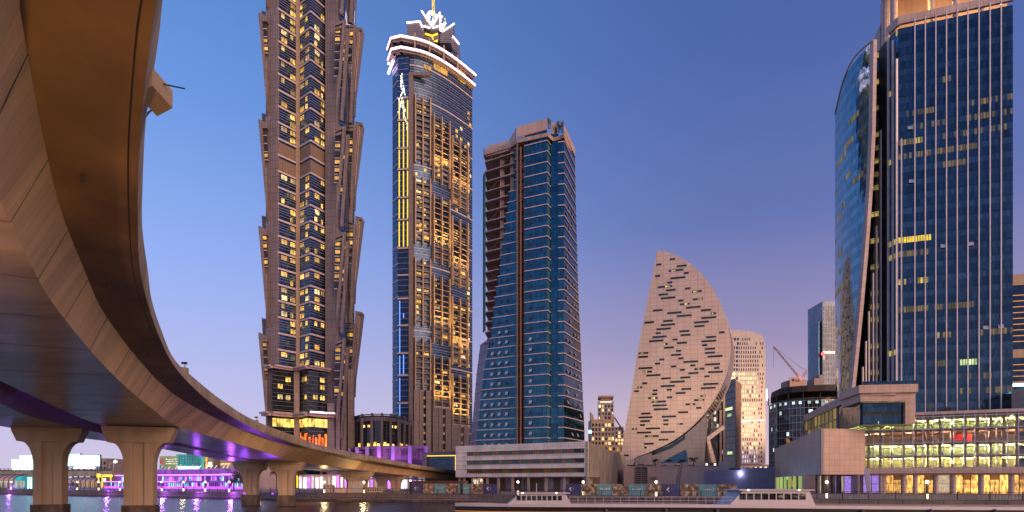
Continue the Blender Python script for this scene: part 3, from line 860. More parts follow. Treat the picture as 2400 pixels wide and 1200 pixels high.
    for a, b in zip(low, low[1:]):
        w = Wall(pp(*a), pp(*b)); nb = max(2, round(w.L / 1.5)); nf = 11
        za, zb2 = Z(ye, 290), Z(1100, 290); h = (za - zb2) / 24
        for f in range(24):
            for i in range(nb): w.pane(g, w.L * i / nb, w.L * (i + 1) / nb, zb2 + h * f, zb2 + h * (f + 1), .02)
            w.bx(ml, 0, w.L, zb2 + h * f - .04, zb2 + h * f + .04, .0, .12)
        if w.L > 4:
            for yy in (883, 900, 925): 
                for s in (.25, .62):
                    if rnd.random() < .5: w2.append((w, w.L * s, w.L * (s + .22), Z(yy, 290) - 2.0, Z(yy, 290), .14, 1))
    g.build('lower_glass', 'glass_black', R); ml.build('mullions', 'mullion', R)
    lit_windows(R, w2, 'win_warm')
    mb = MB(); mb.prism([pp(689, 296), pp(702, 296), pp(702, 293.6), pp(689, 293.6)], Z(1100, 293), Z(860, 293)); mb.build('spine', 'stone_gold', R)
    def cornice(pl, y, t, m1, o=2.2):
        mb = MB()
        q = [pp(x, Y) for x, Y in pl]
        for a, b in zip(q, q[1:]):
            w = Wall(a, b)
            w.bx(mb, -.3, w.L + .3, Z(y, 288) - t, Z(y, 288), -3, o * .6)
            w.bx(mb, -.3, w.L + .3, Z(y, 288) - t * .45, Z(y, 288) + .1, -3, o)
        return mb.build('cornice', m1, R)
    cornice([(628, 289), (640, 286.2), (690, 294), (722, 287.6), (769, 296)], 858, 1.3, 'stone_pale')
    cornice([(620, 288), (636, 285), (690, 293), (722, 286.6), (781, 294)], 967, 1.7, 'stone_pale', 2.6)
    w = Wall(pp(722, 286.6), pp(779, 294)); mb = MB(); w.bx(mb, 0, w.L, Z(967, 288) - .2, Z(967, 288) + .25, 2.6, 2.8); mb.build('cornice_light', 'neon_pink', R)
    # restaurant floor and the orange lit foot
    rs = MB(); ox = MB()
    for (a, b) in zip(low, low[1:]):
        w = Wall(pp(*a), pp(*b)); n = max(2, round(w.L / 1.6))
        for i in range(n):
            u0, u1 = w.L * i / n + .12, w.L * (i + 1) / n - .1
            w.quad(rs, u0, u1, Z(1000, 290), Z(981, 290), .16, 0)
            if a[0] >= 690 and rnd.random() < .95: w.quad(ox, u0 + .1, lerp(u0, u1, .8), Z(1052, 290), Z(1052 - rnd.uniform(26, 40), 290), .16, 0)
    rs.build('restaurant_windows', 'gold_light', R); ox.build('orange_curtain_light', 'orange_glow', R)
    # stone fins of the foot, right
    for i, (xa, xb, Y, yt) in enumerate(((767, 784, 294, 945), (787, 797, 296, 900), (800, 812, 300, 860), (815, 829, 306, 865))):
        mb = MB(); w = Wall(pp(xa, Y), pp(xb, Y + 1.0)); w.bx(mb, 0, w.L, PZ, Z(yt, Y), -5, 0); mb.build('stone_fin', 'stone', R)
    # podium under the bridge: piers and lit slots
    mb = MB(); w = Wall(pp(590, 298), pp(862, 296)); 
    w.bx(mb, 0, w.L, PZ, Z(1072, 296), -20, -1.2, 1)
    sl_ = []
    for i in range(17):
        u = w.L * i / 17
        w.bx(mb, u, u + w.L / 17 * .34, PZ, Z(1070, 296), -1.4, 0, 0)
    mb.build('podium', ['stone', 'glass_black'], R)
    for i in range(17):
        u = w.L * (i + .36) / 17; v = w.L * (i + .97) / 17
        r = rnd.random()
        if r < .85:
            m_ = 'led_yellow' if (i % 5 in (1, 2) and i < 12) else ('neon_purple' if i > 11 and i % 2 else ('win_white' if i % 3 == 0 else 'lilac_wall'))
            mb = MB()
            hh = rnd.uniform(.45, 1)
            w.quad(mb, lerp(u, v, .15), lerp(u, v, rnd.uniform(.4, .95)), PZ + .3, PZ + 9.5 * hh, -1.1); mb.build('lit_slot', m_, R)
tower1()

# ---------------------------------------------------------------- twin hotel tower with the lit crown
def tower2():
    R = thing('hotel_tower', 'round fronted tower with pink lit rings, pointed crown and gold spire on its top', 'skyscraper', (X(1013, 415), 415, PZ))
    Yc = lambda px: 410 + 36 * max(0, (px - 960) / 147) ** 1.7
    zt = Z(98, 410); fl = 3.55
    arc = [960 + 147 * i / 14 for i in range(15)]
    body = [pp(920, 418), pp(932, 411.5), pp(958, 410.5)] + [(X(x, Yc(x) + 1.6), Yc(x) + 1.6) for x in arc] + [pp(1100, 480), pp(925, 480)]
    mb = MB(); mb.prism(body, PZ, zt); mb.build('body', 'glass_hotel_round', R)
    wins = []
    # glass skin of the curved front
    g = MB(); ml = MB(); bd = MB()
    for a, b in zip(arc, arc[1:]):
        w = Wall(pp(a, Yc(a) + 1.2), pp(b, Yc(b) + 1.2)); nb = 2
        z = Z(1085, 410); k = 0
        while z < zt - 1:
            for i in range(nb): w.pane(g, w.L * i / nb, w.L * (i + 1) / nb, z, z + fl, 0, 0, .006)
            w.bx(ml, 0, w.L, z - .12, z + .12, 0, .22); w.bx(ml, 0, w.L, z + fl * .55, z + fl * .55 + .14, 0, .18)
            if k % 6 == 0: w.bx(bd, 0, w.L, z - .4, z + .5, 0, .3)
            if z > Z(560, 410) and z < Z(225, 410) and rnd.random() < .13: wins.append((w, w.L * .2, w.L * .7, z + .6, z + 2.6, .28, 0))
            z += fl; k += 1
    # rim strip at the far right
    w = Wall(pp(1093, Yc(1093)), pp(1107, Yc(1107)))
    z = Z(1000, 420)
    while z < Z(215, 420):
        if rnd.random() < .5: wins.append((w, w.L * .12, w.L * .46, z + .6, z + 2.7, .3, 0))
        z += fl
    # left narrow and flat faces
    for a, b in (((920, 418), (932, 410.5)), ((932, 410.4), (958, 409.4))):
        w = Wall(pp(*a), pp(*b)); z = Z(1085, 410); k = 0
        while z < zt - 1:
            for i in range(3): w.pane(g, w.L * i / 3, w.L * (i + 1) / 3, z, z + fl, 0, 0, .006)
            w.bx(ml, 0, w.L, z - .1, z + .1, 0, .2)
            if k % 3 == 0 and a[0] < 925: w.bx(bd, 0, w.L, z - .5, z + .5, 0, .25)
            z += fl; k += 1
    g.build('curtain_glass', 'glass_hotel_round', R); ml.build('mullions', 'mullion', R)
    w = Wall(pp(932, 410.4), pp(958, 409.4))
    for y in (230, 282, 348, 397, 463, 515, 582, 645, 700, 763, 828, 880, 945): w.bx(bd, 0, w.L, Z(y, 410) - .5, Z(y, 410) + .5, 0, .45)
    bd.build('floor_bands', 'band', R)
    for px in (936, 946, 955.5):
        for y0, y1 in ((236, 279), (287, 345), (352, 394), (402, 460), (468, 512), (520, 578)):
            mb = MB(); u = w.u(px); w.bx(mb, u - .3, u + .3, Z(y1, 410), Z(y0, 410), .05, .5); mb.build('light_strip', 'led_yellow', R)
    for px, spans in ((937, ((705, 762), (768, 826), (834, 878), (886, 940), (948, 985))), (946, ((735, 745), (832, 878)))):
        for y0, y1 in spans:
            mb = MB(); u = w.u(px); w.bx(mb, u - .3, u + .3, Z(y1, 410), Z(y0, 410), .05, .5); mb.build('light_strip', 'led_blue', R)
    mb = MB()  # reflected crane lights, built as glowing beads on the glass
    for chain in (((944, 172), (940, 200), (945, 215), (936, 235), (950, 262), (941, 240), (933, 270)), ((942, 232), (948, 270), (957, 310)), ((941, 180), (947, 210), (949, 225))):
        for a, b in zip(chain, chain[1:]):
            for k in range(9):
                t = k / 9; u = w.u(lerp(a[0], b[0], t)); z = Z(lerp(a[1], b[1], t), 410)
                if rnd.random() < .8: mb.ball(w.p(u + rnd.uniform(-.3, .3), z, .75), rnd.uniform(.12, .30), 0, 5)
    stuff(mb.build('reflected_sparkles', 'lamp_white', R))
    mb = MB(); w = Wall(pp(958, 408.5), pp(968, 408.5)); w.bx(mb, 0, w.L, PZ, Z(172, 409), -4, 0); w.bx(mb, 0, w.L + 11, Z(177, 409), Z(170, 409), -3, .05); mb.build('stone_pier', 'stone', R)
    # staggered balcony bays: three fins each, standing above the balconies, uplit
    bays = [(972, 1007, (228, 416, 606, 793)), (1014, 1051, (277, 463, 650, 836)), (1057, 1093, (331, 516, 701, 880))]
    for bi, (xa, xb, tops) in enumerate(bays):
        A, B = pp(xa, Yc(xa)), pp(xb, Yc(xb)); w = Wall(A, B)
        Ym = (Yc(xa) + Yc(xb)) / 2
        for ti, yt in enumerate(tops):
            ztop = Z(yt, Ym); zend = Z(yt + 158, Ym) if ti < 3 else Z((915, 960, 1000)[bi], Ym)
            mb = MB()
            for s in (0, .5, 1): w.bx(mb, w.L * s - .42, w.L * s + .42, zend, ztop, .0, 1.9)
            mb.build('balcony_fins', 'stone_gold', R)
            sb = MB(); z = ztop - 5; zmid = Z(yt + 100, Ym); bl = MB()
            k = 0
            while z > zend + 1:
                bal = z > zmid
                w.bx(sb, .6, w.L - .6, z - .15, z + .15, 0, 1.5 if bal else .6, 0)
                if bal: w.bx(sb, .6, w.L - .6, z + .22, z + 1.15, 1.4, 1.46, 1)
                if bal: w.bx(sb, .6, w.L - .6, z + .3, z + 2.9, .02, .10, 2)
                else: w.bx(sb, .6, w.L - .6, z + .3, z + .9, .02, .5, 3)
                for s in (.07, .57):
                    if rnd.random() < (.42 if bal else .3):
                        o = (w, w.L * (s + .04), w.L * (s + rnd.choice((.16, .34))), z + .7, z + 2.8, .35, 1)
                        wins.append(o)
                z -= fl; k += 1
            sb.build('balconies', ['stone_gold', 'glass_balcony', 'glass_balcony', 'stone'], R)
            # uplighters at the foot of the fins
            for s, en in (((.25, 1), (.75, 1)) if bi else ()):
                q = Vector(w.p(w.L * s, lerp(zmid, zend, .55), 6.0))
                l_ = bpy.data.lights.new('uplight', 'SPOT'); l_.energy = 30000 * (.3, .8, 1.0)[bi] * (.5, .75, 1, 1.1)[ti]; l_.color = (1, .58, .16); l_.spot_size = R_(85); l_.spot_blend = .9; l_.shadow_soft_size = .4
                lo = bpy.data.objects.new('uplight', l_); COL.objects.link(lo); lo.parent = R; lo.location = q - Vector(R['_o'])
                tq = Vector(w.p(w.L * s, ztop - 8, 0)) - q
                lo.rotation_euler = (-tq).to_track_quat('Z', 'Y').to_euler()
                lo['category_'] = 'x'; del lo['category_']
            mb = MB()
            for s in ((.25, .75) if bi else ()):
                q = w.p(w.L * s, lerp(zmid, zend, .55) - .5, 6.0); mb.box(q[0] - .3, q[0] + .3, q[1] - .3, q[1] + .3, q[2] - .5, q[2])
                w.bx(mb, w.L * s - .1, w.L * s + .1, q[2] - .6, q[2] - .4, 0, 5.8)
            if bi: mb.build('uplight_bracket', 'mullion_dark', R)
        # long low pilasters of the foot
        mb = MB(); zs = Z((915, 957, 998)[bi], Ym)
        for s in (-.12, .24, .68): w.bx(mb, w.L * s, w.L * (s + (.34 if s != .24 else .26)), PZ, zs, -2, 2.3)
        mb.build('foot_piers', 'stone', R)
        mb = MB(); z = Z(1080, Ym)
        while z < zs: w.bx(mb, 0, w.L, z, z + 1.6, 0, 1.4); z += fl * 1.6
        mb.build('foot_bands', 'stone_pale', R)
    lit_windows(R, wins, 'win_warm', 'lit_window', 100)
    # big lit windows under the rings
    for xa, xb, y0, y1 in ((992, 1010, 152, 161), (1016, 1048, 142, 168), (1072, 1090, 163, 178), (1072, 1088, 178, 190)):
        w = Wall(pp(xa, Yc(xa) + 1), pp(xb, Yc(xb) + 1)); Y = (Yc(xa) + Yc(xb)) / 2; mb = MB()
        nb = max(2, int((xb - xa) / 5))
        for i in range(nb): w.quad(mb, w.L * i / nb + .15, w.L * (i + 1) / nb, Z(y1, Y), Z(y0, Y), .35)
        mb.build('lit_hall_window', 'win_gold', R)
    # cornice rings with neon
    def ring(dzl, o, t, nm):
        z = Z(dzl, 410); mb = MB(); ne = MB()
        q = [pp(918, 419), pp(926, 409), pp(940, 408)] + [pp(x, Yc(x)) for x in arc[1:]]
        q = [Vector(p) for p in q]
        offs = []
        for i, p in enumerate(q):
            a = q[max(i - 1, 0)]; b = q[min(i + 1, len(q) - 1)]; d_ = (b - a).normalized(); offs.append(p + Vector((d_.y, -d_.x)) * o)
        for i in range(len(q) - 1):
            w = Wall(offs[i], offs[i + 1])
            w.bx(mb, 0, w.L, z - t, z, -o - 1, 0)
            w.bx(mb, 0, w.L, z - t - .8, z - t, -o - 1, -o * .5)
            w.bx(ne, .0, w.L, z - t * .62, z - t * .22, 0.01, .3)
        mb.build('cornice_ring', 'stone_pale', R); ne.build('ring_neon', nm, R)
        return offs
    o1 = ring(93, 3.0, 2.2, 'neon_pink'); o2 = ring(118, 2.6, 2.2, 'neon_pink')
    w = Wall(pp(912, 422), pp(924, 409)); mb = MB(); w.bx(mb, 0, w.L, Z(151, 412), Z(148.5, 412), 0, 1.2); w.bx(mb, 0, w.L, Z(128, 412), Z(126, 412), 0, 1.0); mb.build('side_neon', 'neon_pink', R)
    mb = MB()
    for i in (3, 6, 9, 12):
        p = o1[i]; mb.box(p.x - .45, p.x + .45, p.y - .3, p.y + 1.2, Z(118, 410) - 1, Z(93, 410) + 2.5)
    mb.build('ring_posts', 'stone_gold', R)
    mb = MB(); mb.prism([pp(922, 419)] + [pp(930, 411), pp(958, 410)] + [(X(x, Yc(x) + 2), Yc(x) + 2) for x in arc[1:]] + [pp(1095, 470), pp(930, 470)], zt - 1, Z(90, 410) - .6); mb.build('ring_wall', 'stone', R)
    # crown wedges with neon edges
    panels('crown_clad', (.12, .125, .14), 40, 1.3, .12, 2.2, .1, .35, 0, .1)
    def wedge(poly, Y, dep, neon, nm='crown_wedge'):
        mb = MB(); mb.slab([at(x, y, Y) for x, y in poly], (0, dep, 0)); mb.build(nm, 'crown_clad', R)
        mb = MB()
        for a, b in neon: mb.tube(at(*a, Y - .3), at(*b, Y - .3), .36, 0, 6)
        mb.build('crown_neon', 'neon_pink', R)
    wedge([(954, 53), (984, 50), (984, 92), (954, 90)], 420, 14, [((953, 53), (984, 50)), ((984, 50), (990, 63))])
    wedge([(984, 52), (993, 64), (993, 96), (984, 92)], 421, 12, [])
    wedge([(988, 25), (1013, 63), (1013, 72), (992, 64)], 424, 3, [((988, 25), (1013, 62))])
    wedge([(1031, 29), (1033, 70), (1013, 72), (1013, 63)], 424, 3, [((1031, 29), (1013, 62)), ((1031, 29), (1032, 72)), ((992, 61), (1008, 65)), ((1014, 65), (1028, 61))])
    wedge([(993, 64), (1013, 76), (1029, 66), (1029, 92), (1013, 104), (994, 95)], 427, 8, [])
    wedge([(1031, 72), (1038, 73), (1063, 56), (1057, 100), (1031, 100)], 428, 10, [((1027, 71), (1038, 73)), ((1038, 73), (1065, 55))])
    wedge([(1059, 81), (1075, 103), (1075, 126), (1059, 112)], 432, 16, [((1058, 81), (1076, 103))])
    mb = MB()
    mb.tube(at(997, 79, 426), at(1013, 84, 426), .6, 0, 6); mb.tube(at(1013, 84, 426), at(1026, 79, 426), .6, 0, 6)
    mb.slab([at(1016, 96, 426), at(1026, 92, 426), at(1026, 98, 426)], (0, .5, 0)); mb.tube(at(1013, 87, 425.5), at(1015, 92, 425.5), .5, 0, 6)
    mb.build('crown_gold_light', 'led_yellow', R)
    mb = MB()
    for i in range(120):
        a, b = rnd.uniform(0, 6.283), math.acos(rnd.uniform(-1, 1))
        c = at(1012, 43, 425); r = 3.9 * (1 if math.cos(b) > -.2 else 1.35)
        p = Vector((c.x + r * math.sin(b) * math.cos(a) * (.9 if math.cos(b) > 0 else .7), c.y + r * math.sin(b) * math.sin(a), c.z + r * math.cos(b)))
        mb.ball(p, rnd.uniform(.25, .55), rnd.randrange(2), 5)
    for i in range(45):
        a, b = rnd.uniform(0, 6.283), math.acos(rnd.uniform(-1, 1)); c = at(1037, 52, 429)
        mb.ball((c.x + 2 * math.sin(b) * math.cos(a), c.y + 2 * math.sin(b) * math.sin(a), c.z + 4 * math.cos(b)), rnd.uniform(.25, .5), rnd.randrange(2), 5)
    mb.build('crown_lights', ['lamp_white', 'led_yellow'], R)
    mb = MB(); mb.tube(at(1015.5, 28, 425), at(1015.5, -130, 425), 1.0, 0, 10, .3); mb.build('spire', 'gold_light', R)
tower2()

# ---------------------------------------------------------------- unfinished teal glass tower
def tower3():
    R = thing('office_tower', 'unfinished teal glass tower with bare concrete floors on its left and beige roof screens', 'skyscraper', (X(1282, 212), 212, PZ))
    fl = 24.7 / 1500 * 212; zc = [Z(310, 212) - fl * k for k in range(31)]
    ypx = lambda z, Y=212: HY - (z - CZ) / Y * F
    # plan
    core = [pp(1160, 234), pp(1204, 222), pp(1234, 218), pp(1284, 214.5), pp(1324, 214.5), pp(1346, 230), pp(1335, 250), pp(1170, 250)]
    mb = MB(); mb.prism(core, PZ, Z(345, 214)); mb.build('core', 'raw_concrete', R)
    zbot = Z(1060, 212)
    # main face, shafts, right faces
    def bandpart(w, u0, u1, z, o0, o1):
        mb = MB(); w.bx(mb, u0, u1, z - .2, z + .1, o0, o1); mb.build('floor_band', 'band', R)
    def face(a, b, ztop, mat, band=True, open_px=None, flare=0.0, win=None, nb=None, name='curtain_glass', lines=False):
        w = Wall(pp(*a), pp(*b)); g = MB(); bd = MB()
        n = nb or max(1, round(w.L / 1.3)); k = 0
        z = ztop
        for z in zc:
            if z > ztop + .1 or z < zbot - fl: continue
            z1 = z; z0_ = z - fl
            for i in range(n): w.pane(g, w.L * i / n, w.L * (i + 1) / n, z0_, z1, 0, 0, .012)
            if band: bandpart(w, -.1, w.L + .1, z1, 0, .26)
            if win:
                for s in win(ypx(z1, a[1])):
                    op = ypx(z1, a[1]) > 760 and rnd.random() < .75
                    mb = MB(); u = w.L * s; h0, h1 = z1 - fl * .72, z1 - fl * .40
                    w.bx(mb, u - .48, u + .48, h0, h1, .0, .04, 0)
                    if op:
                        mb.hexa([w.p(u - .5, h0, .62), w.p(u + .5, h0, .62), w.p(u + .5, h0, .55), w.p(u - .5, h0, .55)], [w.p(u - .5, h1, .1), w.p(u + .5, h1, .1), w.p(u + .5, h1, .04), w.p(u - .5, h1, .04)], 1)
                    mb.build('vent_window', ['dark', 'mullion'], R)
        g.build(name, mat, R)
    face((1230, 214), (1282, 210.5), zc[0], 'glass_teal', win=lambda y: (.27,))
    face((1282, 210.5), (1290, 213.5), zc[1], 'glass_deep', band=True, nb=2)
    face((1290, 213.2), (1309, 212.8), zc[0] + 1, 'glass_teal', band=False)
    face((1309, 211.6), (1322, 211.2), zc[1], 'glass_teal')
    # right face, flaring towards the foot
    g = MB(); bd = MB(); vw = []
    for z in zc:
        y1 = ypx(z, 211); 
        if z < zbot - fl: continue
        fx = lambda y: interp([(300, 1346), (500, 1350), (700, 1355), (850, 1361), (950, 1365), (1060, 1370)], y)
        a1, b1 = pp(1322, 211.2), pp(fx(y1 + 60), 228); z0_ = z - fl; b0 = pp(fx(y1 + 85), 228)
        n = 9
        A, B = Wall(a1, b0), Wall(a1, b1)
        for i in range(n):
            u0, u1 = i / n, (i + 1) / n; j = rnd.uniform(-.012, .012)
            g.face([A.p(A.L * u0, z0_, j), A.p(A.L * u1, z0_, -j), B.p(B.L * u1, z, j), B.p(B.L * u0, z, -j)])
        bandpart(B, -.1, B.L + .1, z, -.2, .26)
        if y1 > 330:
            for s in (.16, .36, .62, .80):
                if rnd.random() < .55: vw.append((B, B.L * s, z))
    g.build('curtain_glass', 'glass_deep', R)
    for w, u, z in vw[-48:]:
        mb = MB(); h0, h1 = z - fl * .72, z - fl * .4
        w.bx(mb, u - .5, u + .5, h0, h1, 0, .05, 0)
        mb.hexa([w.p(u - .5, h0, .6), w.p(u + .5, h0, .6), w.p(u + .5, h0, .52), w.p(u - .5, h0, .52)], [w.p(u - .5, h1, .12), w.p(u + .5, h1, .12), w.p(u + .5, h1, .05), w.p(u - .5, h1, .05)], 1)
        mb.build('vent_window', ['dark', 'mullion'], R)
    # left glass, its stepped ragged edge, and the flaring left flank
    xl = lambda y: interp([(380, 1207), (430, 1206), (436, 1196), (481, 1189), (529, 1183), (580, 1176), (627, 1171), (657, 1164), (700, 1159), (748, 1153), (800, 1147), (850, 1136), (985, 1121), (1060, 1113)], y)
    lf = lambda y: interp([(760, 1129), (860, 1117), (950, 1110), (1040, 1102), (1070, 1100)], y)
    PA, PB = pp(1140, 221.5), pp(1213, 215.5)
    w = Wall(PA, PB); g = MB(); bd = MB(); gl = MB(); bl = MB()
    for z in zc:
        y1 = ypx(z, 218)
        if y1 < 345 or z < zbot - fl: continue
        u0 = w.u(xl(y1)); u0b = w.u(xl(y1 + 24)) if y1 > 790 else u0
        n = max(1, round((w.L - u0) / 1.3)); z0_ = z - fl
        for i in range(n):
            p = lambda u, t: lerp(u, w.L, t)
            j = rnd.uniform(-.012, .012)
            g.face([w.p(p(u0b, i / n), z0_, j), w.p(p(u0b, (i + 1) / n), z0_, -j), w.p(p(u0, (i + 1) / n), z, j), w.p(p(u0, i / n), z, -j)])
        bandpart(w, u0 - .1, w.L, z, 0, .26)
        if y1 > 480:
            for px in ((1190, 1175) if y1 < 700 else ((1188, 1171, 1155) if y1 < 860 else (1188, 1171, 1154, 1138))):
                if px > xl(y1) + 6:
                    op = y1 > 740 and rnd.random() < .85; u = w.u(px); mb = MB(); h0, h1 = z - fl * .72, z - fl * .4
                    w.bx(mb, u - .5, u + .5, h0, h1, 0, .05, 0)
                    if op: mb.hexa([w.p(u - .5, h0, .65), w.p(u + .5, h0, .65), w.p(u + .5, h0, .57), w.p(u - .5, h0, .57)], [w.p(u - .5, h1, .12), w.p(u + .5, h1, .12), w.p(u + .5, h1, .05), w.p(u - .5, h1, .05)], 1)
                    mb.build('vent_window', ['dark', 'mullion'], R)
        if y1 > 770:
            a1, a0 = hit(xl(y1), PA, PB), hit(xl(y1 + 24), PA, PB); e1, e0 = pp(lf(y1), 232), pp(lf(y1 + 24), 232)
            gl.face([(e0[0], e0[1], z0_), (a0[0], a0[1], z0_), (a1[0], a1[1], z), (e1[0], e1[1], z)])
            q = Wall(e1, a1); bandpart(q, 0, q.L, z, -.2, .2)
    g.build('curtain_glass', 'glass_teal', R); gl.build('flank_cladding', 'flank_metal', R)
    # open floors: slabs, columns, props, edge rails
    sl = MB(); cm = MB(); pr = MB()
    for k, z in enumerate(zc):
        y1 = ypx(z, 220)
        if y1 > 800: break
        xr = xl(y1) if y1 > 345 else 1207
        zz = Z(349, 221) - fl * k
        y1 = ypx(zz, 220)
        if y1 > 800: break
        xr = min(1208, xl(y1 + 8))
        xa = 1136 if k else 1134
        poly = [pp(xa, 222.5), hit(xr, PA, PB), pp(1213, 226), pp(1180, 244), pp(1150, 240)]
        sl.prism(poly, zz - (.35 if k else 1.4), zz, 0, 0)
        if k:
            # raking edge rail and props
            a = Vector((*pp(1142, 222.6), zz + .1)); b = Vector((*hit(xr - 2, PA, PB), zz + .1))
            for h in (.55, 1.1): pr.tube(a + Vector((0, 0, h)), b + Vector((0, 0, h)), .035, 0, 4)
            for q in range(7): 
                c = lerp(a, b, q / 6); pr.tube(c, c + Vector((0, 0, 1.15)), .04, 0, 4)
            if k % 3 == 1: pr.tube(Vector((*pp(1147, 222), zz)), Vector((*pp(1172, 219.8), zz + fl * .9)), .13, 0, 5)
            if k % 4 == 2: pr.tube(Vector((*pp(1176, 219.5), zz)), Vector((*pp(1194, 217.8), zz + fl * .9)), .12, 0, 5)
        for px, Y in ((1158, 228), (1166, 230)):
            c = pp(px, Y); pr.box(c[0] - .2, c[0] + .2, c[1] - .2, c[1] + .2, zz, zz + fl - .3)
    zlo = zc[20]
    for px, Y, wd in ((1177, 221.2, .75), (1200, 219, .6), (1150, 236, .6)):
        c = pp(px, Y); cm.box(c[0] - wd, c[0] + wd, c[1] - wd, c[1] + wd, Z(780, 220) if px < 1190 else zlo, Z(345, 221))
    sl.build('floor_slabs', 'raw_concrete', R); cm.build('columns', 'raw_concrete', R); pr.build('props_and_rails', 'rust', R)
    mb = MB(); q = MB()
    pl = [pp(1131, 223), pp(1137, 222.7)]
    w = Wall(pp(1131.5, 226), pp(1137.5, 222.8)); w.bx(mb, 0, w.L, Z(775, 223), Z(402, 223), -.15, 0); mb.build('safety_net', 'net_green', R)
    # hoist shaft
    mb = MB()
    for px, wd in ((1212.5, .28), (1229, .18)):
        c = pp(px, 214.8); mb.box(c[0] - wd, c[0] + wd, c[1] - .5, c[1] + .5, PZ, Z(330, 215))
    for z in zc: 
        c = pp(1212, 215.6); e = pp(1230, 214.6); ww = Wall(c, e); ww.bx(mb, 0, ww.L, z - .25, z + .1, -2.5, -.4)
    mb.build('shaft_frame', 'shaft_dark', R)
    mb = MB(); c = pp(1220.5, 214); mb.box(c[0] - .27, c[0] + .27, c[1] - .3, c[1] + .4, PZ, Z(345, 214))
    for k in range(60): mb.box(c[0] - .34, c[0] + .34, c[1] - .38, c[1] + .4, Z(345, 214) - k * 1.9 - .12, Z(345, 214) - k * 1.9)
    mb.build('hoist_mast', 'rust', R)
    # roof slab, ring beam, beige screens, antennas
    mb = MB(); roof = [pp(1134, 222), pp(1196, 217), pp(1212, 214), pp(1284, 210), pp(1297, 213), pp(1311, 212), pp(1322, 210.6), pp(1349, 230), pp(1300, 246), pp(1160, 246)]
    mb.prism(roof, Z(331, 213), Z(322, 213)); mb.build('roof_slab', 'raw_concrete', R)
    def screen(a, b, yt0, yb0, yt1, yb1):
        mb = MB()
        p = [at(a[0], yb0, a[1]), at(b[0], yb1, b[1]), at(b[0], yt1, b[1]), at(a[0], yt0, a[1])]
        mb.slab(p, (0, .3, 0)); mb.build('roof_screen', 'screen_beige', R)
    screen((1140, 222.3), (1192, 217.8), 343, 367, 329, 353)
    screen((1193, 217.6), (1207.5, 215), 328, 352, 304, 330)
    screen((1210.5, 215), (1282, 210), 298, 322, 278, 303)
    screen((1292, 213.2), (1303.5, 213), 288, 313, 290, 317)
    screen((1322, 210.4), (1347.5, 228.5), 292, 318, 348, 374)
    mb = MB()
    for px, y0, y1, Y in ((1285, 276, 302, 210.5), (1289, 280, 302, 212), (1306, 287, 312, 212), (1309, 283, 312, 212), (1312, 292, 310, 212.4), (1316, 286, 312, 211.6), (1319, 284, 312, 211.4), (1207.8, 302, 328, 216), (1134.5, 348, 372, 222), (1303, 300, 316, 213)):
        mb.tube(at(px, y1, Y), at(px, y0, Y), .16, 0, 5)
        if px > 1284: mb.box(at(px, y0, Y).x - .3, at(px, y0, Y).x + .3, Y - .3, Y - .05, Z(y0 + 12, Y), Z(y0 + 2, Y))
    mb.build('antennas', 'mullion_dark', R)
    # podium
    P = thing('podium_building', 'pale low block on columns with three rows of coloured glass and bare side wall', 'building', (X(1378, 195), 195, PZ))
    a, b, c = pp(1068, 222), pp(1378, 195), pp(1466, 305)
    w = Wall(a, b); s = Wall(b, c); zt = Z(1034, 195); zb = Z(1116, 195)
    mb = MB(); mb.prism([(a[0], a[1] + .5), (b[0] - .4, b[1] + .6), (c[0] - .3, c[1]), (c[0] - 40, c[1] + 10), (a[0], a[1] + 60)], zb, zt - .4); mb.build('body', 'dark', P)
    H = zt - zb
    rows = [(.66, .80), (.38, .525), (.10, .245)]
    mb = MB(); zs = 0
    for r0, r1 in sorted(rows):
        w.bx(mb, 0, w.L, zb + H * zs, zb + H * r0, -.4, 0); zs = r1
        w.bx(mb, 0, w.L * .09, zb + H * r0, zb + H * r1, -.4, -.02); w.bx(mb, w.L * .975, w.L, zb + H * r0, zb + H * r1, -.4, -.02)
        w.bx(mb, 0, w.L, zb + H * r1 - .05, zb + H * r1 + .14, -.2, .14); w.bx(mb, 0, w.L, zb + H * r0 - .1, zb + H * r0 + .05, -.2, .10)
    w.bx(mb, 0, w.L, zb + H * zs, zt, -.4, 0)
    mb.build('front_cladding', 'white_tile', P)
    mb = MB(); n = 34; mats = ['pane_red', 'pane_green', 'pane_amber', 'pane_teal']
    for ri, (r0, r1) in enumerate(rows):
        mb = MB()
        for i in range(n):
            u0, u1 = w.L * (.09 + .885 * i / n), w.L * (.09 + .885 * (i + 1) / n)
            w.pane(mb, u0 + .05, u1 - .03, zb + H * r0, zb + H * r1, -.3, (i * 3 + ri + (i // 3)) % 4, .006)
        mb.build('coloured_window_band', mats, P)
    mb = MB(); s.bx(mb, 0, s.L, PZ, zt - .1, -.6, 0); mb.build('side_wall', 'grey_concrete', P)
    for u in (.02, .06, .13, .25, .34, .45, .57, .70, .83, .97):
        mb = MB(); w.bx(mb, w.L * u - .35, w.L * u + .35, PZ, zb, -1.4, -.7); mb.build('column', 'raw_concrete', P)
    mb = MB(); w.bx(mb, 0, w.L, PZ, zb, -9, -8.7); w.bx(mb, 0, w.L, zb - .25, zb - .02, -8, -.05, 1); mb.build('recessed_wall', ['louvre', 'raw_concrete'], P)
    for u in (.30, .42, .60, .72):
        mb = MB(); w.bx(mb, w.L * u, w.L * (u + .07), PZ + .3, zb - .6, -8.7, -8.5); mb.build('shutter', 'mullion', P)
tower3()

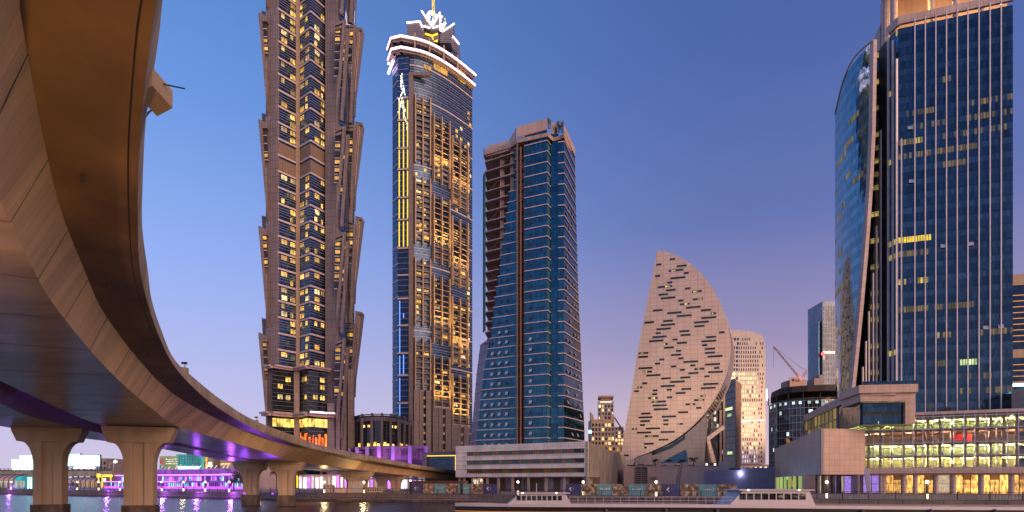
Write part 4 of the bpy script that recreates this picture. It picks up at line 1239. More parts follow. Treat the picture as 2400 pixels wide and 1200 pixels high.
# ---------------------------------------------------------------- leaf shaped office tower with slot windows
def sail():
    R = thing('leaf_tower', 'pale leaf shaped tower with a curved right edge and scattered slot windows', 'skyscraper', (X(1560, 330), 330, PZ))
    PA, PB = pp(1455, 339), pp(1713, 321); w = Wall(PA, PB)
    def on(px, py):
        q = hit(px, PA, PB); return Vector((q[0], q[1], Z(py, q[1])))
    right = [(1541, 587), (1562, 590), (1580, 596), (1602, 607), (1622, 621), (1640, 637), (1656, 655), (1672, 679), (1685, 703), (1697, 733), (1706, 762), (1711, 790), (1713, 806), (1712, 830), (1709, 850), (1704, 872), (1697, 893), (1684, 920), (1668, 946), (1650, 971), (1630, 993), (1607, 1013), (1580, 1032), (1552, 1047), (1520, 1061), (1490, 1072)]
    left = [(1484, 1090), (1452, 1090), (1462, 1020), (1478, 930), (1498, 805), (1518, 700)]
    front = [on(*p) for p in right + left]
    back = Vector((9.5, 23.0, 0))
    mb = MB(); mb.slab(front, back, 0, 1); mb.build('shell', ['sail_tile', 'sail_side'], R)
    # slots on the curved edge
    mb = MB(); md = MB()
    for i in range(9, 22):
        for t in (0, .25, .5, .75):
            a = on(*right[i]); b = on(*right[i + 1]); p0, p1 = lerp(a, b, t + .05), lerp(a, b, t + .16)
            e = (b - a).normalized(); nn = Vector((0, 1, 0)).cross(e).normalized() 
            n = e.cross(back.normalized()).normalized()
            if n.x < 0: n = -n
            q = [p + n * .06 for p in (p0 + back * .1, p1 + back * .1, p1 + back * .92, p0 + back * .92)]
            mb.face(q)
    mb.build('edge_slots', 'glass_black', R)
    mb = MB()
    for i in range(8, len(right) - 2): mb.tube(on(*right[i]) + back, on(*right[i + 1]) + back, .5, 0, 5)
    mb.build('edge_rim', 'sail_tile', R)
    # slot windows
    gv = [(x, y) for x, y in right]
    def inside(px, py):
        xl = interp([(587, 1541), (700, 1518), (805, 1498), (930, 1478), (1020, 1462), (1090, 1452)], py)
        xr = interp([(y, x) for x, y in right if y <= 806], py) if py <= 806 else interp([(y, x) for x, y in right if y >= 806], py)
        return xl + 1 < px < xr - 4
    zr = Z(596, 330); dz = 1.98; k = 0; wins = []
    rr = random.Random(3)
    while zr > Z(1066, 330):
        u = w.u(1440) + rr.uniform(0, 16); 
        if k % 2 == 0 or True:
            while u < w.L:
                n = rr.choice((1, 1, 2, 2, 3, 3)); ln = 2.35 * n + .2
                xs = []
                ok = True
                for uu in (u, u + ln):
                    for zz in (zr, zr - .85):
                        p = Vector(w.p(uu, zz)); px = HX + p.x / p.y * F; py = HY - (p.z - CZ) / p.y * F
                        ok &= inside(px, py)
                if ok: wins.append((u, u + ln, zr - .85, zr, n))
                u += ln + rr.choice((4.7, 7.0, 9.4, 11.8, 14))
        zr -= dz; k += 1
    wins.sort(key=lambda q: -(q[1] - q[0]))
    def wm(mb, q):
        u0, u1, z0, z1, n = q
        w.quad(mb, u0, u1, z0, z1, .05, 0)
        w.bx(mb, u0 - .08, u1 + .08, z1, z1 + .06, 0, .16, 1); w.bx(mb, u0 - .08, u1 + .08, z0 - .06, z0, 0, .2, 1)
        for i in range(1, n * 2): w.bx(mb, lerp(u0, u1, i / (n * 2)) - .05, lerp(u0, u1, i / (n * 2)) + .05, z0, z1, .05, .1, 1)
        if rr.random() < .2:
            a = rr.uniform(0, .5); w.quad(mb, lerp(u0, u1, a), lerp(u0, u1, a + rr.uniform(.2, .5)), z0 + .1, z1 - .1, .06, 2)
    for q in wins[:100]:
        mb = MB(); wm(mb, q); mb.build('slot_window', ['glass_black', 'mullion_dark', 'win_office2'], R)
    if wins[100:]:
        mb = MB()
        for q in wins[100:]: wm(mb, q)
        stuff(mb.build('slot_windows', ['glass_black', 'mullion_dark', 'win_office2'], R))
    # sweeping plinth and its glass
    mb = MB(); fw = Vector((0, -3, 0))
    pl = [(1485, 1074), (1520, 1063), (1552, 1049), (1582, 1034), (1608, 1015), (1631, 995), (1648, 976), (1656, 985), (1650, 1040), (1646, 1090), (1485, 1090)]
    mb.slab([on(*p) + fw for p in pl], (4, 26, 0)); mb.build('plinth', 'sail_plinth', R)
    mb = MB(); mb.slab([on(*p) + fw * 1.06 for p in ((1525, 1059), (1560, 1047), (1590, 1030), (1602, 1019), (1602, 1030), (1570, 1052), (1526, 1068))], (0, .2, 0)); mb.build('plinth_window', 'glass_black', R)
    mb = MB(); mb.slab([on(*p) + fw * 1.08 for p in ((1540, 1086), (1604, 1054), (1609, 1086))], (0, .2, 0)); mb.build('plinth_window', 'glass_deep', R)
    # slanted frame on the right
    mb = MB()
    mb.slab([on(1652, 1026) + fw, on(1690, 998) + fw, on(1695, 1005) + fw, on(1657, 1034) + fw], (0, 5, 0))
    mb.slab([on(1652, 1030) + fw, on(1660, 1032) + fw, on(1674, 1083) + fw, on(1664, 1085) + fw], (0, 5, 0))
    mb.build('slanted_frame', 'sail_tile', R)
    # glass annex with mullions behind the plinth
    A = thing('glass_annex', 'dark gridded glass block with two tall tan posts beside the leaf tower', 'building', (X(1675, 352), 352, PZ))
    wa = Wall(pp(1640, 352), pp(1698, 352)); g = MB(); ml = MB(); wn = []
    for f in range(15):
        z = PZ + f * 3.6
        for i in range(9): wa.pane(g, wa.L * i / 9, wa.L * (i + 1) / 9, z, z + 3.6, 0)
        wa.bx(ml, 0, wa.L, z - .15, z + .15, 0, .3)
        for i in range(9):
            if rr.random() < .08: wn.append((wa, wa.L * i / 9 + .2, wa.L * (i + 1) / 9 - .2, z + .6, z + 2.6, .2, 0))
    for i in range(19): wa.bx(ml, wa.L * i / 18 - .07, wa.L * i / 18 + .07, PZ, PZ + 54, 0, .2)
    g.build('curtain_glass', 'glass_black', A); ml.build('mullions', 'mullion_dark', A); lit_windows(A, wn, 'win_white')
    mb = MB(); wa.bx(mb, 0, wa.L, PZ, PZ + 54, -12, -.1); mb.build('body', 'dark', A)
    for px in (1687, 1695):
        mb = MB(); u = wa.u(px); wa.bx(mb, u - .55, u + .55, PZ, Z(960 if px < 1690 else 905, 350), .5, 1.6); mb.build('post', 'sail_tile', A)
    B = thing('dark_office_block', 'tall dark glass block with a tan brick edge behind the leaf tower', 'building', (X(1715, 366), 366, PZ))
    wb = Wall(pp(1697, 372), pp(1724, 358)); zt = Z(896, 366)
    mb = MB(); mb.prism([pp(1697, 372), pp(1724, 358), pp(1737, 372), pp(1715, 390)], PZ, zt); mb.build('body', 'brick_tan', B)
    g = MB(); ml = MB(); wn = []; z = PZ
    while z < zt - 1:
        for i in range(6): wb.pane(g, wb.L * i / 6, wb.L * (i + 1) / 6, z, z + 3.6, .1)
        wb.bx(ml, 0, wb.L, z - .1, z + .1, .1, .3)
        if rr.random() < .35: wn.append((wb, wb.L * rr.uniform(.1, .4), wb.L * rr.uniform(.5, .85), z + .8, z + 2.4, .25, 0))
        z += 3.6
    g.build('curtain_glass', 'glass_black', B); ml.build('mullions', 'mullion_dark', B); lit_windows(B, wn, 'win_green')
    # beige wall building in front
    C = thing('beige_wall_building', 'low blank beige building with one arched grille window and planters on its roof', 'building', (X(1590, 262), 262, PZ))
    wc = Wall(pp(1462, 268), pp(1706, 255)); zt = Z(1094, 262)
    mb = MB(); wc.bx(mb, 0, wc.L, PZ, zt, -25, 0); wc.bx(mb, wc.u(1684), wc.L + .6, PZ, zt + 2.1, -25, .12); mb.build('wall', 'beige_render', C)
    mb = MB(); wc.bx(mb, 0, wc.u(1684), zt - .05, zt + .4, -25, .2); mb.build('coping', 'stone_pale', C)
    u0, u1 = wc.u(1489), wc.u(1517); z0 = Z(1142, 262); zc_ = Z(1101, 262); r = (u1 - u0) / 2; uc = (u0 + u1) / 2
    mb = MB(); pts = [wc.p(u0, z0, .1), wc.p(u1, z0, .1)] + [wc.p(uc + r * math.cos(a), zc_ + r * math.sin(a), .1) for a in [math.pi * k / 12 for k in range(13)]]
    mb.slab(pts, tuple(wc.n * -.2), 0)
    for k in range(10): wc.bx(mb, u0, u1, lerp(z0, zc_, k / 9) - .08, lerp(z0, zc_, k / 9) + .08, .1, .28, 1)
    wc.bx(mb, uc - .08, uc + .08, z0, zc_ + r, .1, .26, 1)
    arcp = [(uc + (r + .2) * math.cos(math.pi * k / 12), zc_ + (r + .2) * math.sin(math.pi * k / 12)) for k in range(13)]
    arcp = [(u1 + .2, z0)] + arcp + [(u0 - .2, z0)]
    for a, b in zip(arcp, arcp[1:]): mb.tube(wc.p(a[0], a[1], .2), wc.p(b[0], b[1], .2), .16, 1, 5)
    mb.build('arched_grille', ['mullion_dark', 'stone_pale'], C)
    mb = MB(); wc.bx(mb, wc.u(1524), wc.u(1541), Z(1143, 262), Z(1117, 262), .12, .5); wc.bx(mb, wc.u(1526), wc.u(1539), Z(1125, 262), Z(1119, 262), .5, .56, 1); mb.build('doorway_panel', ['stone_pale', 'louvre'], C)
    for i, px in enumerate((1540, 1570, 1602, 1640)):
        mb = MB(); u = wc.u(px); d_ = 1.5 if i < 3 else 2.0; wc.bx(mb, u - d_, u + d_, zt + .4, zt + 1.7, -3.5, -.9)
        o = mb.build('roof_planter', 'beige_render'); tag(o, ('beige planter box on the beige roof, ' + ('leftmost of four', 'second from the left', 'third from the left', 'widest one at the right')[i]), 'planter', 'planters on the beige roof')
    return wc, zt
SAILW, SAILZ = sail()
# white rounded tower with punched windows
def rounded():
    R = thing('rounded_tower', 'white rounded tower with punched windows, its lower rows lit yellow and violet', 'skyscraper', (X(1755, 480), 480, PZ))
    w = Wall(pp(1712, 488), pp(1793, 476)); zb = Z(1092, 480)
    top = [(1712, 773), (1740, 774), (1765, 778), (1780, 783), (1790, 792), (1794, 806)]
    def on(px, py): q = hit(px, pp(1712, 488), pp(1793, 476)); return Vector((q[0], q[1], Z(py, q[1])))
    mb = MB(); mb.slab([on(*p) for p in top] + [on(1794, 1088), on(1692, 1088), on(1700, 900), on(1708, 800)], (4, 26, 0)); mb.build('shell', 'white_shell', R)
    rr = random.Random(5); dark = MB(); litq = []; y = 792; k = 0; bl = MB(); dkq = []; blq = []
    while y < 1086:
        x = 1714 if y < 900 else 1700
        nb = 0
        while x < 1788:
            d_ = (x - 1712) / 76
            p = on(x, y); q = on(x + (2.2 if d_ > .25 else (9 if d_ < .1 and y > 810 else 4.5)), y + 6)
            u0 = w.u(x); u1 = w.u(x + (2.2 if d_ > .25 else (9 if d_ < .1 and y > 810 else 4.5)))
            skip = (y < 812 and rr.random() < .45) or (x > 1772 and rr.random() < .4)
            if not skip:
                z1, z0 = p.z, p.z - (6.3 / F * 480)
                if y > 865 and x < 1775 and rr.random() < .80 and k % 9 != 5: litq.append((w, u0, u1, z0, z1, .06, 0))
                else: (dkq if d_ > .22 else blq).append((u0, u1, z0, z1))
            x += (5.4 if d_ > .25 else (11 if d_ < .1 and y > 810 else 6.6)) + rr.uniform(-.3, .3)
        y += 10.2; k += 1
    pieces('dark_window', 'glass_black', R, [lambda mb, q=q: w.quad(mb, *q, .05) for q in dkq]); pieces('blue_window', 'glass_teal', R, [lambda mb, q=q: w.quad(mb, *q, .05) for q in blq])
    lo = [q for q in litq if q[3] < Z(1062, 480)]; hi = [q for q in litq if q[3] >= Z(1062, 480)]
    lit_windows(R, hi, 'win_pale', 'lit_window', 70); lit_windows(R, lo, 'win_violet', 'lit_window', 30)
    mb = MB(); w.bx(mb, 0, w.L - .5, Z(986.5, 480), Z(985, 480), .05, .4); mb.build('light_line', 'neon_lilac', R)
    mb = MB(); q = on(1797, 945); mb.box(q.x - .3, q.x + .3, q.y - .2, q.y + .2, Z(940, 478), Z(913, 478)); mb.build('edge_light', 'screen_cyan', R)
    P = thing('parking_deck', 'tan open parking deck with lit levels at the foot of the white tower', 'building', (X(1765, 440), 440, PZ))
    w = Wall(pp(1722, 445), pp(1801, 436)); mb = MB(); li = MB()
    w.bx(mb, 0, w.L, PZ, Z(1089, 440), -20, -3, 1)
    for k in range(5):
        z = Z(1090 + k * 6.8, 440); w.bx(mb, 0, w.L, z - 1.1, z, -4, 0, 0)
        for i in range(7):
            if rr.random() < .7: w.bx(li, w.L * (i + .2) / 7, w.L * (i + .6) / 7, z - 1.9, z - 1.5, -2.6, -2.3)
    for i in range(8): w.bx(mb, w.L * i / 7.2, w.L * i / 7.2 + .5, PZ, Z(1092, 440), -3.6, -.2, 0)
    mb.build('decks', ['sail_tile', 'louvre'], P); li.build('deck_lights', 'lamp_white', P)
rounded()
def flood(parent, px, y, Y, en, col, aim, size=70, name='floodlight'):
    p = at(px, y, Y)
    l = bpy.data.lights.new(name, 'SPOT'); l.energy = en; l.color = col; l.spot_size = R_(size); l.spot_blend = 1; l.shadow_soft_size = .5
    lo = bpy.data.objects.new(name, l); COL.objects.link(lo); lo.parent = parent; lo.location = p - Vector(parent['_o'])
    lo.rotation_euler = (p - at(*aim)).to_track_quat('Z', 'Y').to_euler()
for o in [q for q in bpy.data.objects if q.get('label', '').startswith('white rounded')]:
    flood(o, 1725, 1085, 420, 170000, (1, .70, .45), (1750, 930, 478)); flood(o, 1775, 1085, 418, 170000, (1, .70, .45), (1765, 930, 478))
for o in [q for q in bpy.data.objects if q.get('label', '').startswith('pale leaf')]:
    flood(o, 1500, 1092, 272, 85000, (1, .70, .46), (1540, 930, 332), 85); flood(o, 1610, 1092, 272, 70000, (1, .72, .50), (1600, 850, 328), 85)

# ---------------------------------------------------------------- dark glass office tower on the right with its podium
def right_tower():
    R = thing('office_tower', 'dark blue glass tower with thin white vertical fins and a bulging curved wing', 'skyscraper', (X(2105, 188), 188, PZ))
    A, B = pp(2105, 188.5), pp(2374, 179)
    w = Wall(A, B); fl = 33.2 / 1500 * 185; ztop = Z(58, 188.5)
    Cp, D = pp(2079, 193), pp(2042, 196)
    mb = MB(); mb.prism([(A[0], A[1] + .6), (B[0], B[1] + .6), (B[0] - 2, B[1] + 30), (Cp[0] + 2, 225), (Cp[0] + .3, Cp[1] + .3)], PZ, ztop - 1); mb.build('body', 'dark', R)
    g = MB(); wins = []; dim = []
    zs = []; z = ztop - 1.2
    while z > PZ: zs.append(z); z -= fl
    nb = 40
    # lit storeys seen in the photograph: (row y at the left end, left px, right px, kind)
    lit = {}
    ypx = lambda z, Y: HY - (z - CZ) / Y * F
    rows = [(188, 2205, 2232, 1, .6), (258, 2130, 2220, 0, .5), (228, 2265, 2372, 0, .5), (310, 2107, 2215, 0, .55), (278, 2250, 2372, 0, .5), (328, 2110, 2372, 0, .5), (345, 2107, 2164, 1, .95), (340, 2190, 2290, 0, .85), (378, 2107, 2180, 0, .8), (372, 2190, 2270, 0, .7),
            (560, 2107, 2180, 2, 1), (592, 2107, 2178, 0, .8), (662, 2107, 2178, 1, .8), (725, 2107, 2178, 0, .9), (720, 2190, 2292, 0, .9), (790, 2200, 2230, 1, .6), (775, 2300, 2372, 0, .8), (850, 2190, 2215, 0, 1), (848, 2255, 2290, 3, 1), (892, 2260, 2330, 0, .5), (925, 2250, 2372, 0, .45), (955, 2107, 2200, 0, .4)]
    for zi, z in enumerate(zs):
        for i in range(nb):
            u0, u1 = w.L * i / nb, w.L * (i + 1) / nb
            w.pane(g, u0, u1, z - fl * .42, z, 0, 1, .008); w.pane(g, u0, u1, z - fl, z - fl * .42, 0, 0, .008)
            # picture position of the pane, to match which rooms are lit
            p = Vector(w.p((u0 + u1) / 2, z)); px = HX + p.x / p.y * F
            pl = Vector(w.p(0, z)); y = ypx(z, pl.y)
            for (ry, x0, x1, kind, pr) in rows:
                yl = ry + (x0 - 2105) * 0.0009 * (HY - ry) * .19
                if abs(y - yl + 2) < 16.6 and x0 - 3 <= px <= x1 and rnd.random() < pr:
                    q = (w, u0 + .08, u1 - .08, z - fl * .44, z - .15, .05, 0)
                    (wins if kind in (1, 2) else dim).append((q, kind)); break
    g.build('curtain_glass', ['glass_office', 'glass_office2'], R)
    lit_windows(R, [q for q, k in wins if k == 2], 'gold_room', 'lit_window')
    lit_windows(R, [q for q, k in wins if k == 1], 'win_office', 'lit_window')
    lit_windows(R, [q for q, k in dim if k == 0], 'win_dim', 'lit_window', 70)
    lit_windows(R, [q for q, k in dim if k == 3], 'win_green', 'lit_window')
    # vent windows standing ajar
    for px, y in ((2133, 300), (2136, 425), (2210, 577), (2275, 572), (2345, 765), (2310, 768)):
        q = hit(px, A, B); u = w.u(px); zc = Z(y, q[1]); mb = MB()
        mb.hexa([w.p(u - .65, zc - .55, .5), w.p(u + .65, zc - .55, .5), w.p(u + .65, zc - .55, .42), w.p(u - .65, zc - .55, .42)], [w.p(u - .65, zc + .55, .08), w.p(u + .65, zc + .55, .08), w.p(u + .65, zc + .55, .01), w.p(u - .65, zc + .55, .01)], 0)
        mb.build('vent_window', 'mullion', R)
    for px in (2143, 2167.5, 2192, 2217, 2242, 2267, 2293, 2319, 2345):
        mb = MB(); u = w.u(px + .5); w.bx(mb, u - .13, u + .13, PZ, ztop + .6, 0, .5); mb.build('vertical_fin', 'white_metal', R)
    mb = MB(); w.bx(mb, -.2, w.L + .2, ztop, ztop + 2.2, -.6, .35); 
    c = Wall(Cp, A); c.bx(mb, 0, c.L + .2, ztop - .2, ztop + 2.2, -.6, .3); mb.build('parapet_band', 'stone_pale', R)
    # chamfer facet with its fins
    g = MB(); wn = []
    for z in zs:
        for i in range(5):
            c.pane(g, c.L * i / 5, c.L * (i + 1) / 5, z - fl * .42, z, 0, 1, .01); c.pane(g, c.L * i / 5, c.L * (i + 1) / 5, z - fl, z - fl * .42, 0, 0, .01)
            y = ypx(z, 190)
            if 560 < y < 620 or (rnd.random() < .05): wn.append((c, c.L * i / 5 + .05, c.L * (i + 1) / 5 - .05, z - fl * .42, z - .1, .05, 0))
    g.build('curtain_glass', ['glass_deep2', 'glass_office2'], R); lit_windows(R, wn, 'win_office')
    for k, (px, yt) in enumerate(((2104, 140), (2095, 88), (2084, 60), (2112, 330))):
        mb = MB(); 
        ww = c if px < 2105 else w
        u = ww.u(px); ww.bx(mb, u - .15, u + .15, PZ, Z(yt, 189), 0, .6); mb.build('vertical_fin', 'white_metal', R)
    # recess between the wing and the tower
    r = Wall(pp(2036, 200), pp(2081, 197)); g = MB(); wn = []
    for k, z in enumerate(zs):
        if z > Z(85, 198): continue
        for i in range(6): r.pane(g, r.L * i / 6, r.L * (i + 1) / 6, z - fl, z, 0, 0, .01)
        if k % 2 == 0 or rnd.random() < .4: wn.append((r, r.L * .1, r.L * .55, z - fl * .45, z - .3, .06, 1))
    g.build('recess_glass', 'glass_black', R)
    lit_windows(R, wn, 'win_dim2')
    for px, yt in ((2064, 305), (2054, 530), (2046, 640), (2036, 730), (2029, 800), (2022, 860)):
        mb = MB(); Y = 195 - (2064 - px) * .05; p = pp(px, Y); mb.box(p[0] - .16, p[0] + .16, p[1] - .3, p[1] + .3, PZ, Z(yt, Y)); mb.build('vertical_fin', 'white_metal', R)
    # curved wing: a leaning edge fin and a wall bulging to the left
    xr = lambda y: interp([(95, 2046), (300, 2043), (450, 2036), (600, 2025), (760, 2011), (905, 1996), (1000, 1986)], y)
    xl = lambda y: interp([(95, 2046), (120, 2030), (160, 2009), (200, 1991), (235, 1976), (268, 1963), (400, 1961), (600, 1958), (800, 1957), (1000, 1957)], y)
    NU = 16
    def wing(t, y):                                       # t 0 right edge -> 1 left edge
        Y0 = 191.0; z = Z(y, Y0)
        a = X(xr(y), Y0); 
        Yl = Y0 + 27 * (.5 if y < 0 else 1)
        px1 = 1957
        b = X(px1, Yl)
        # plan arc from right edge to far left edge
        x = a + (b - a) * t - math.sin(t * math.pi) * 1.2
        Y = Y0 + (Yl - Y0) * t
        return Vector((x, Y, z))
    ys = []; z = Z(95, 191)
    g = MB(); li = MB()
    zs2 = [Z(95, 191) - fl * .5 * k for k in range(70)]
    zs2 = [q for q in zs2 if q > 8]
    ztopw = lambda t: lerp(Z(95, 191), Z(268, 218), t) + math.sin(t * math.pi) * 4.2
    for k, z in enumerate(zs2[:-1]):
        for i in range(NU):
            t0, t1 = i / NU, (i + 1) / NU
            pts = []
            for t, zz in ((t1, zs2[k + 1]), (t0, zs2[k + 1]), (t0, z), (t1, z)):
                y = ypx(zz, 191); p = wing(t, y); p.z = min(zz, ztopw(t)); pts.append(p)
            if pts[2].z - pts[1].z < .02 and pts[3].z - pts[0].z < .02: continue
            g.face(pts, k % 2)
    g.build('curved_wing_glass', ['glass_wing', 'glass_wing2'], R)
    mb = MB(); pr = None
    for k in range(41):
        t = k / 40; zz = ztopw(t); p = wing(t, ypx(zz, 191)); p.z = zz
        if pr is not None: mb.tube(pr, p, .3, 0, 5)
        pr = p
    mb.build('wing_coping', 'stone_pale', R)
    mb = MB()
    yy = [95 + 23 * k for k in range(40)]
    for a, b in zip(yy, yy[1:]):
        p, q = wing(0, a), wing(0, b)
        mb.hexa([(q.x - .1, q.y - .5, q.z), (q.x + .95, q.y - .5, q.z), (q.x + .95, q.y + 1.5, q.z), (q.x - .1, q.y + 1.5, q.z)], [(p.x - .1, p.y - .5, p.z), (p.x + .95, p.y - .5, p.z), (p.x + .95, p.y + 1.5, p.z), (p.x - .1, p.y + 1.5, p.z)])
    mb.build('wing_edge_fin', 'stone_pale', R)
    wlq = []
    for k in range(26):
        i = rnd.randrange(2, NU); kk = rnd.randrange(8, 50); n = rnd.randint(1, 4)
        for j in range(n):
            t0, t1 = (i + j) / NU, (i + j + .9) / NU
            if t1 > 1: break
            z1, z0 = zs2[kk] - .1, zs2[kk + 1] + .1
            if z1 > ztopw(t0) - 1 or z1 > ztopw(t1) - 1: break
            pts = []
            for t, zz in ((t1, z0), (t0, z0), (t0, z1), (t1, z1)):
                p = wing(t, ypx(zz, 191)); p.z = zz; pts.append(p + Vector((-.05, -.05, 0)))
            wlq.append(pts)
    pieces('wing_lit_room', 'win_dim', R, [lambda mb, q=q: mb.face(q) for q in wlq])
    mb = MB(); e = wing(1, 600); mb.prism([(e.x + .4, e.y), (X(2036, 200), 200.5), (X(2060, 215), 215), (e.x + 11, e.y + 14)], 3, Z(270, 218), 0); mb.build('body', 'dark', R)
    # crown: terrace columns under a big roof with warm lit underside
    K = lambda px, Y, yb: Vector((*pp(px, Y), Z(yb, Y)))
    zr = ztop + 2.2; zroof = Z(-52, 184)
    mb = MB()
    for px, Y, r_ in ((2078, 200, 1.1), (2095, 193, 1.0), (2182, 189, .8), (2239, 187.5, .8), (2300, 186, .7)):
        c_ = pp(px, Y); mb.tube((c_[0], c_[1], zr - 6), (c_[0], c_[1], zroof + 9), r_, 0, 14)
    mb.build('crown_columns', 'stone_pale', R)
    roofp = [pp(2066, 203), pp(2072, 196), pp(2110, 190), pp(2360, 181), pp(2350, 225), pp(2100, 228)]
    mb = MB(); mb.prism(roofp, zroof + 8, zroof + 11, 0)
    mb.build('crown_roof', 'screen_beige', R)
    mb = MB(); mb.prism([pp(2098, 203), pp(2360, 195), pp(2350, 222), pp(2105, 226)], zr - 2, zroof + 8); mb.build('crown_wall', 'screen_beige', R)
    mb = MB()
    pr = None
    for k in range(9):
        a = k / 8; p = K(lerp(2063, 2076, a), lerp(214, 200, a), 0)
        if pr is not None:
            w_ = Wall((pr.x, pr.y), (p.x, p.y)); w_.bx(mb, 0, w_.L, Z(62, 200), Z(-60, 200), -.5, 0)
        pr = p
    p_ = pp(2068, 204); 
    w_ = Wall(pp(2040, 222), pp(2062, 212)); w_.bx(mb, 0, w_.L, Z(92, 205), Z(22, 205), -6, 0); mb.build('crown_screen', 'stone_pale', R)
    mb = MB(); w_.bx(mb, w_.L * .25, w_.L * .5, Z(75, 205), Z(35, 205), .02, .15); mb.build('crown_slot', 'win_office', R)
    for px in (2150, 2215, 2290, 2330):
        l_ = bpy.data.lights.new('terrace_light', 'POINT'); l_.energy = 2600; l_.color = (1, .55, .15); l_.shadow_soft_size = .3
        lo = bpy.data.objects.new('terrace_light', l_); COL.objects.link(lo); lo.parent = R; q = pp(px, 190); lo.location = Vector((q[0], q[1], zr + 3)) - Vector(R['_o'])
right_tower()
def podium():
    R = thing('parking_podium', 'wide podium with louvred lit parking levels over yellow and purple lit shops', 'building', (X(2025, 170), 170, PZ))
    A, B = pp(2025, 170), pp(2440, 154.5); w = Wall(A, B)
    zt = Z(978, 170); zb = Z(1098, 170)
    # decks and columns behind the louvres
    mb = MB(); w.bx(mb, -4, w.L, PZ, zt - .2, -22, -18, 1)
    lv = [1098, 1070, 1041, 1010, 982]
    zl = [Z(y, 170) for y in lv]
    for z in zl: w.bx(mb, -1, w.L, z - .45, z, -18, -1.2, 0)
    n = 14
    for i in range(n): w.bx(mb, w.L * (i + .5) / n - .3, w.L * (i + .5) / n + .3, zb, zt, -3.6, -2.6, 2)
    mb.build('parking_decks', ['raw_concrete', 'parking_back', 'stone_pale'], R)
    for k in range(4):
        for i in range(14):
            if k == 2 and i > 1: continue
            if rnd.random() < .88:
                u = w.L * (i + rnd.uniform(.2, .8)) / 14; o = rnd.uniform(-8, -2.5); mb = MB()
                w.bx(mb, u - .75, u + .75, zl[k + 1] - .75, zl[k + 1] - .6, o - .15, o + .15); mb.build('tube_light', 'tube_light', R)
        for i in range(5):
            l_ = bpy.data.lights.new('parking_light', 'POINT'); l_.energy = 5200 if k != 2 else 1000; l_.color = ((1, .84, .26), (.95, 1, .42), (1, .5, .3), (.84, 1, .32))[k]; l_.shadow_soft_size = .5
            lo = bpy.data.objects.new('parking_light', l_); COL.objects.link(lo); lo.parent = R; lo.location = Vector(w.p(w.L * (i + .5) / 5, zl[k + 1] - 1.3, -7)) - Vector(R['_o'])
    mb = MB(); w.bx(mb, w.u(2243), w.u(2296), zl[2] + .7, zl[3] - 1.0, -8.4, -8.2); mb.build('red_parapet', 'red_paint', R)
    cars = MB()
    # louvre blades and mullions of the parking screen
    mb = MB()
    for k in range(4):
        z0, z1 = zl[k], zl[k + 1]
        for j in range(4): w.bx(mb, 0, w.L, z0 + .1 + j * .30, z0 + .24 + j * .30, -.35, .05)
        for j in range(6): w.bx(mb, 0, w.L, z0 + 1.35 + j * .30, z0 + 1.40 + j * .30, -.12, .0)
    for j in range(4): w.bx(mb, 0, w.L, zt - 1.2 + j * .32, zt - 1.0 + j * .32, -.35, .05)
    mb.build('louvre_blades', 'louvre_grey', R)
    mb = MB(); nm = 17
    for i in range(nm + 1): w.bx(mb, w.L * i / nm - .09, w.L * i / nm + .09, zb, zt, -.1, .32)
    for z in zl: w.bx(mb, 0, w.L, z - .12, z + .08, -.1, .28)
    mb.build('screen_frame', 'mullion', R)
    mb = MB(); w.bx(mb, -.5, w.L, zt, zt + .75, -22, .5); mb.build('podium_parapet', 'stone_pale', R)
    mb = MB(); w.bx(mb, 0, w.L, Z(1110, 170), zb - .1, -6, .55); mb.build('canopy_band', 'clad_tan', R)
    # shop fronts
    sh = Z(1110, 170); mb = MB(); w.bx(mb, -1, w.L, PZ, sh, -9, -8.6, 0); w.bx(mb, -1, w.L, sh - .3, sh - .05, -8.6, 0, 1); mb.build('shop_back', ['beige_render', 'stone_pale'], R)
    kinds = [('shop_violet', 2025, 2066), ('shop_gold', 2080, 2116), ('shop_gold', 2128, 2146), ('shop_gold', 2152, 2192), ('shop_cream', 2200, 2232), ('shop_gold', 2245, 2300), ('shop_gold', 2306, 2372), ('shop_gold', 2378, 2436)]
    for nm_, x0, x1 in kinds:
        mb = MB(); u0, u1 = w.u(x0), w.u(x1); n_ = max(1, int((u1 - u0) / 1.6))
        for i in range(n_): w.quad(mb, lerp(u0, u1, i / n_) + .08, lerp(u0, u1, (i + 1) / n_) - .08, PZ + .2, sh - .5 - (1.2 if nm_ == 'shop_gold' and i % 3 == 1 else 0), -3.0)
        for i in range(n_ + 1): w.bx(mb, lerp(u0, u1, i / n_) - .07, lerp(u0, u1, i / n_) + .07, PZ, sh - .3, -3.1, -2.85, 1)
        w.bx(mb, u0, u1, PZ + 2.5, PZ + 2.6, -3.0, -2.85, 1)
        mb.build('shop_window', [nm_, 'mullion_dark'], R)
    for x0 in (2066, 2072, 2120, 2147, 2196, 2237, 2303, 2375):
        mb = MB(); u = w.u(x0); c = w.p(u, 0, -1.2); mb.tube((c[0], c[1], PZ), (c[0], c[1], sh - .1), .55, 0, 12); mb.build('shop_column', 'stone_pale', R)
    # slanted prop beside the violet wall
    mb = MB(); w.lean(mb, (w.u(2032), w.u(2042)), (w.u(2024), w.u(2036)), PZ, sh + 1.2, .0, 1.2); mb.build('slanted_prop', 'mullion', R)
    # stone block on the left, with its long side running back
    C0 = pp(1925, 166); C1 = pp(2028, 169); Cb = pp(1816, 268)
    zt2 = Z(1004, 166); zb2 = Z(1112, 166)
    S1 = thing('stone_block_building', 'blank stone clad block beside the lit parking levels, under the long curved arm', 'building', (C0[0], C0[1], PZ))
    f = Wall(C0, C1); s = Wall(Cb, C0)
    mb = MB(); f.bx(mb, 0, f.L, zb2, zt2, -.6, 0); mb.build('front_wall', 'clad_tan', S1)
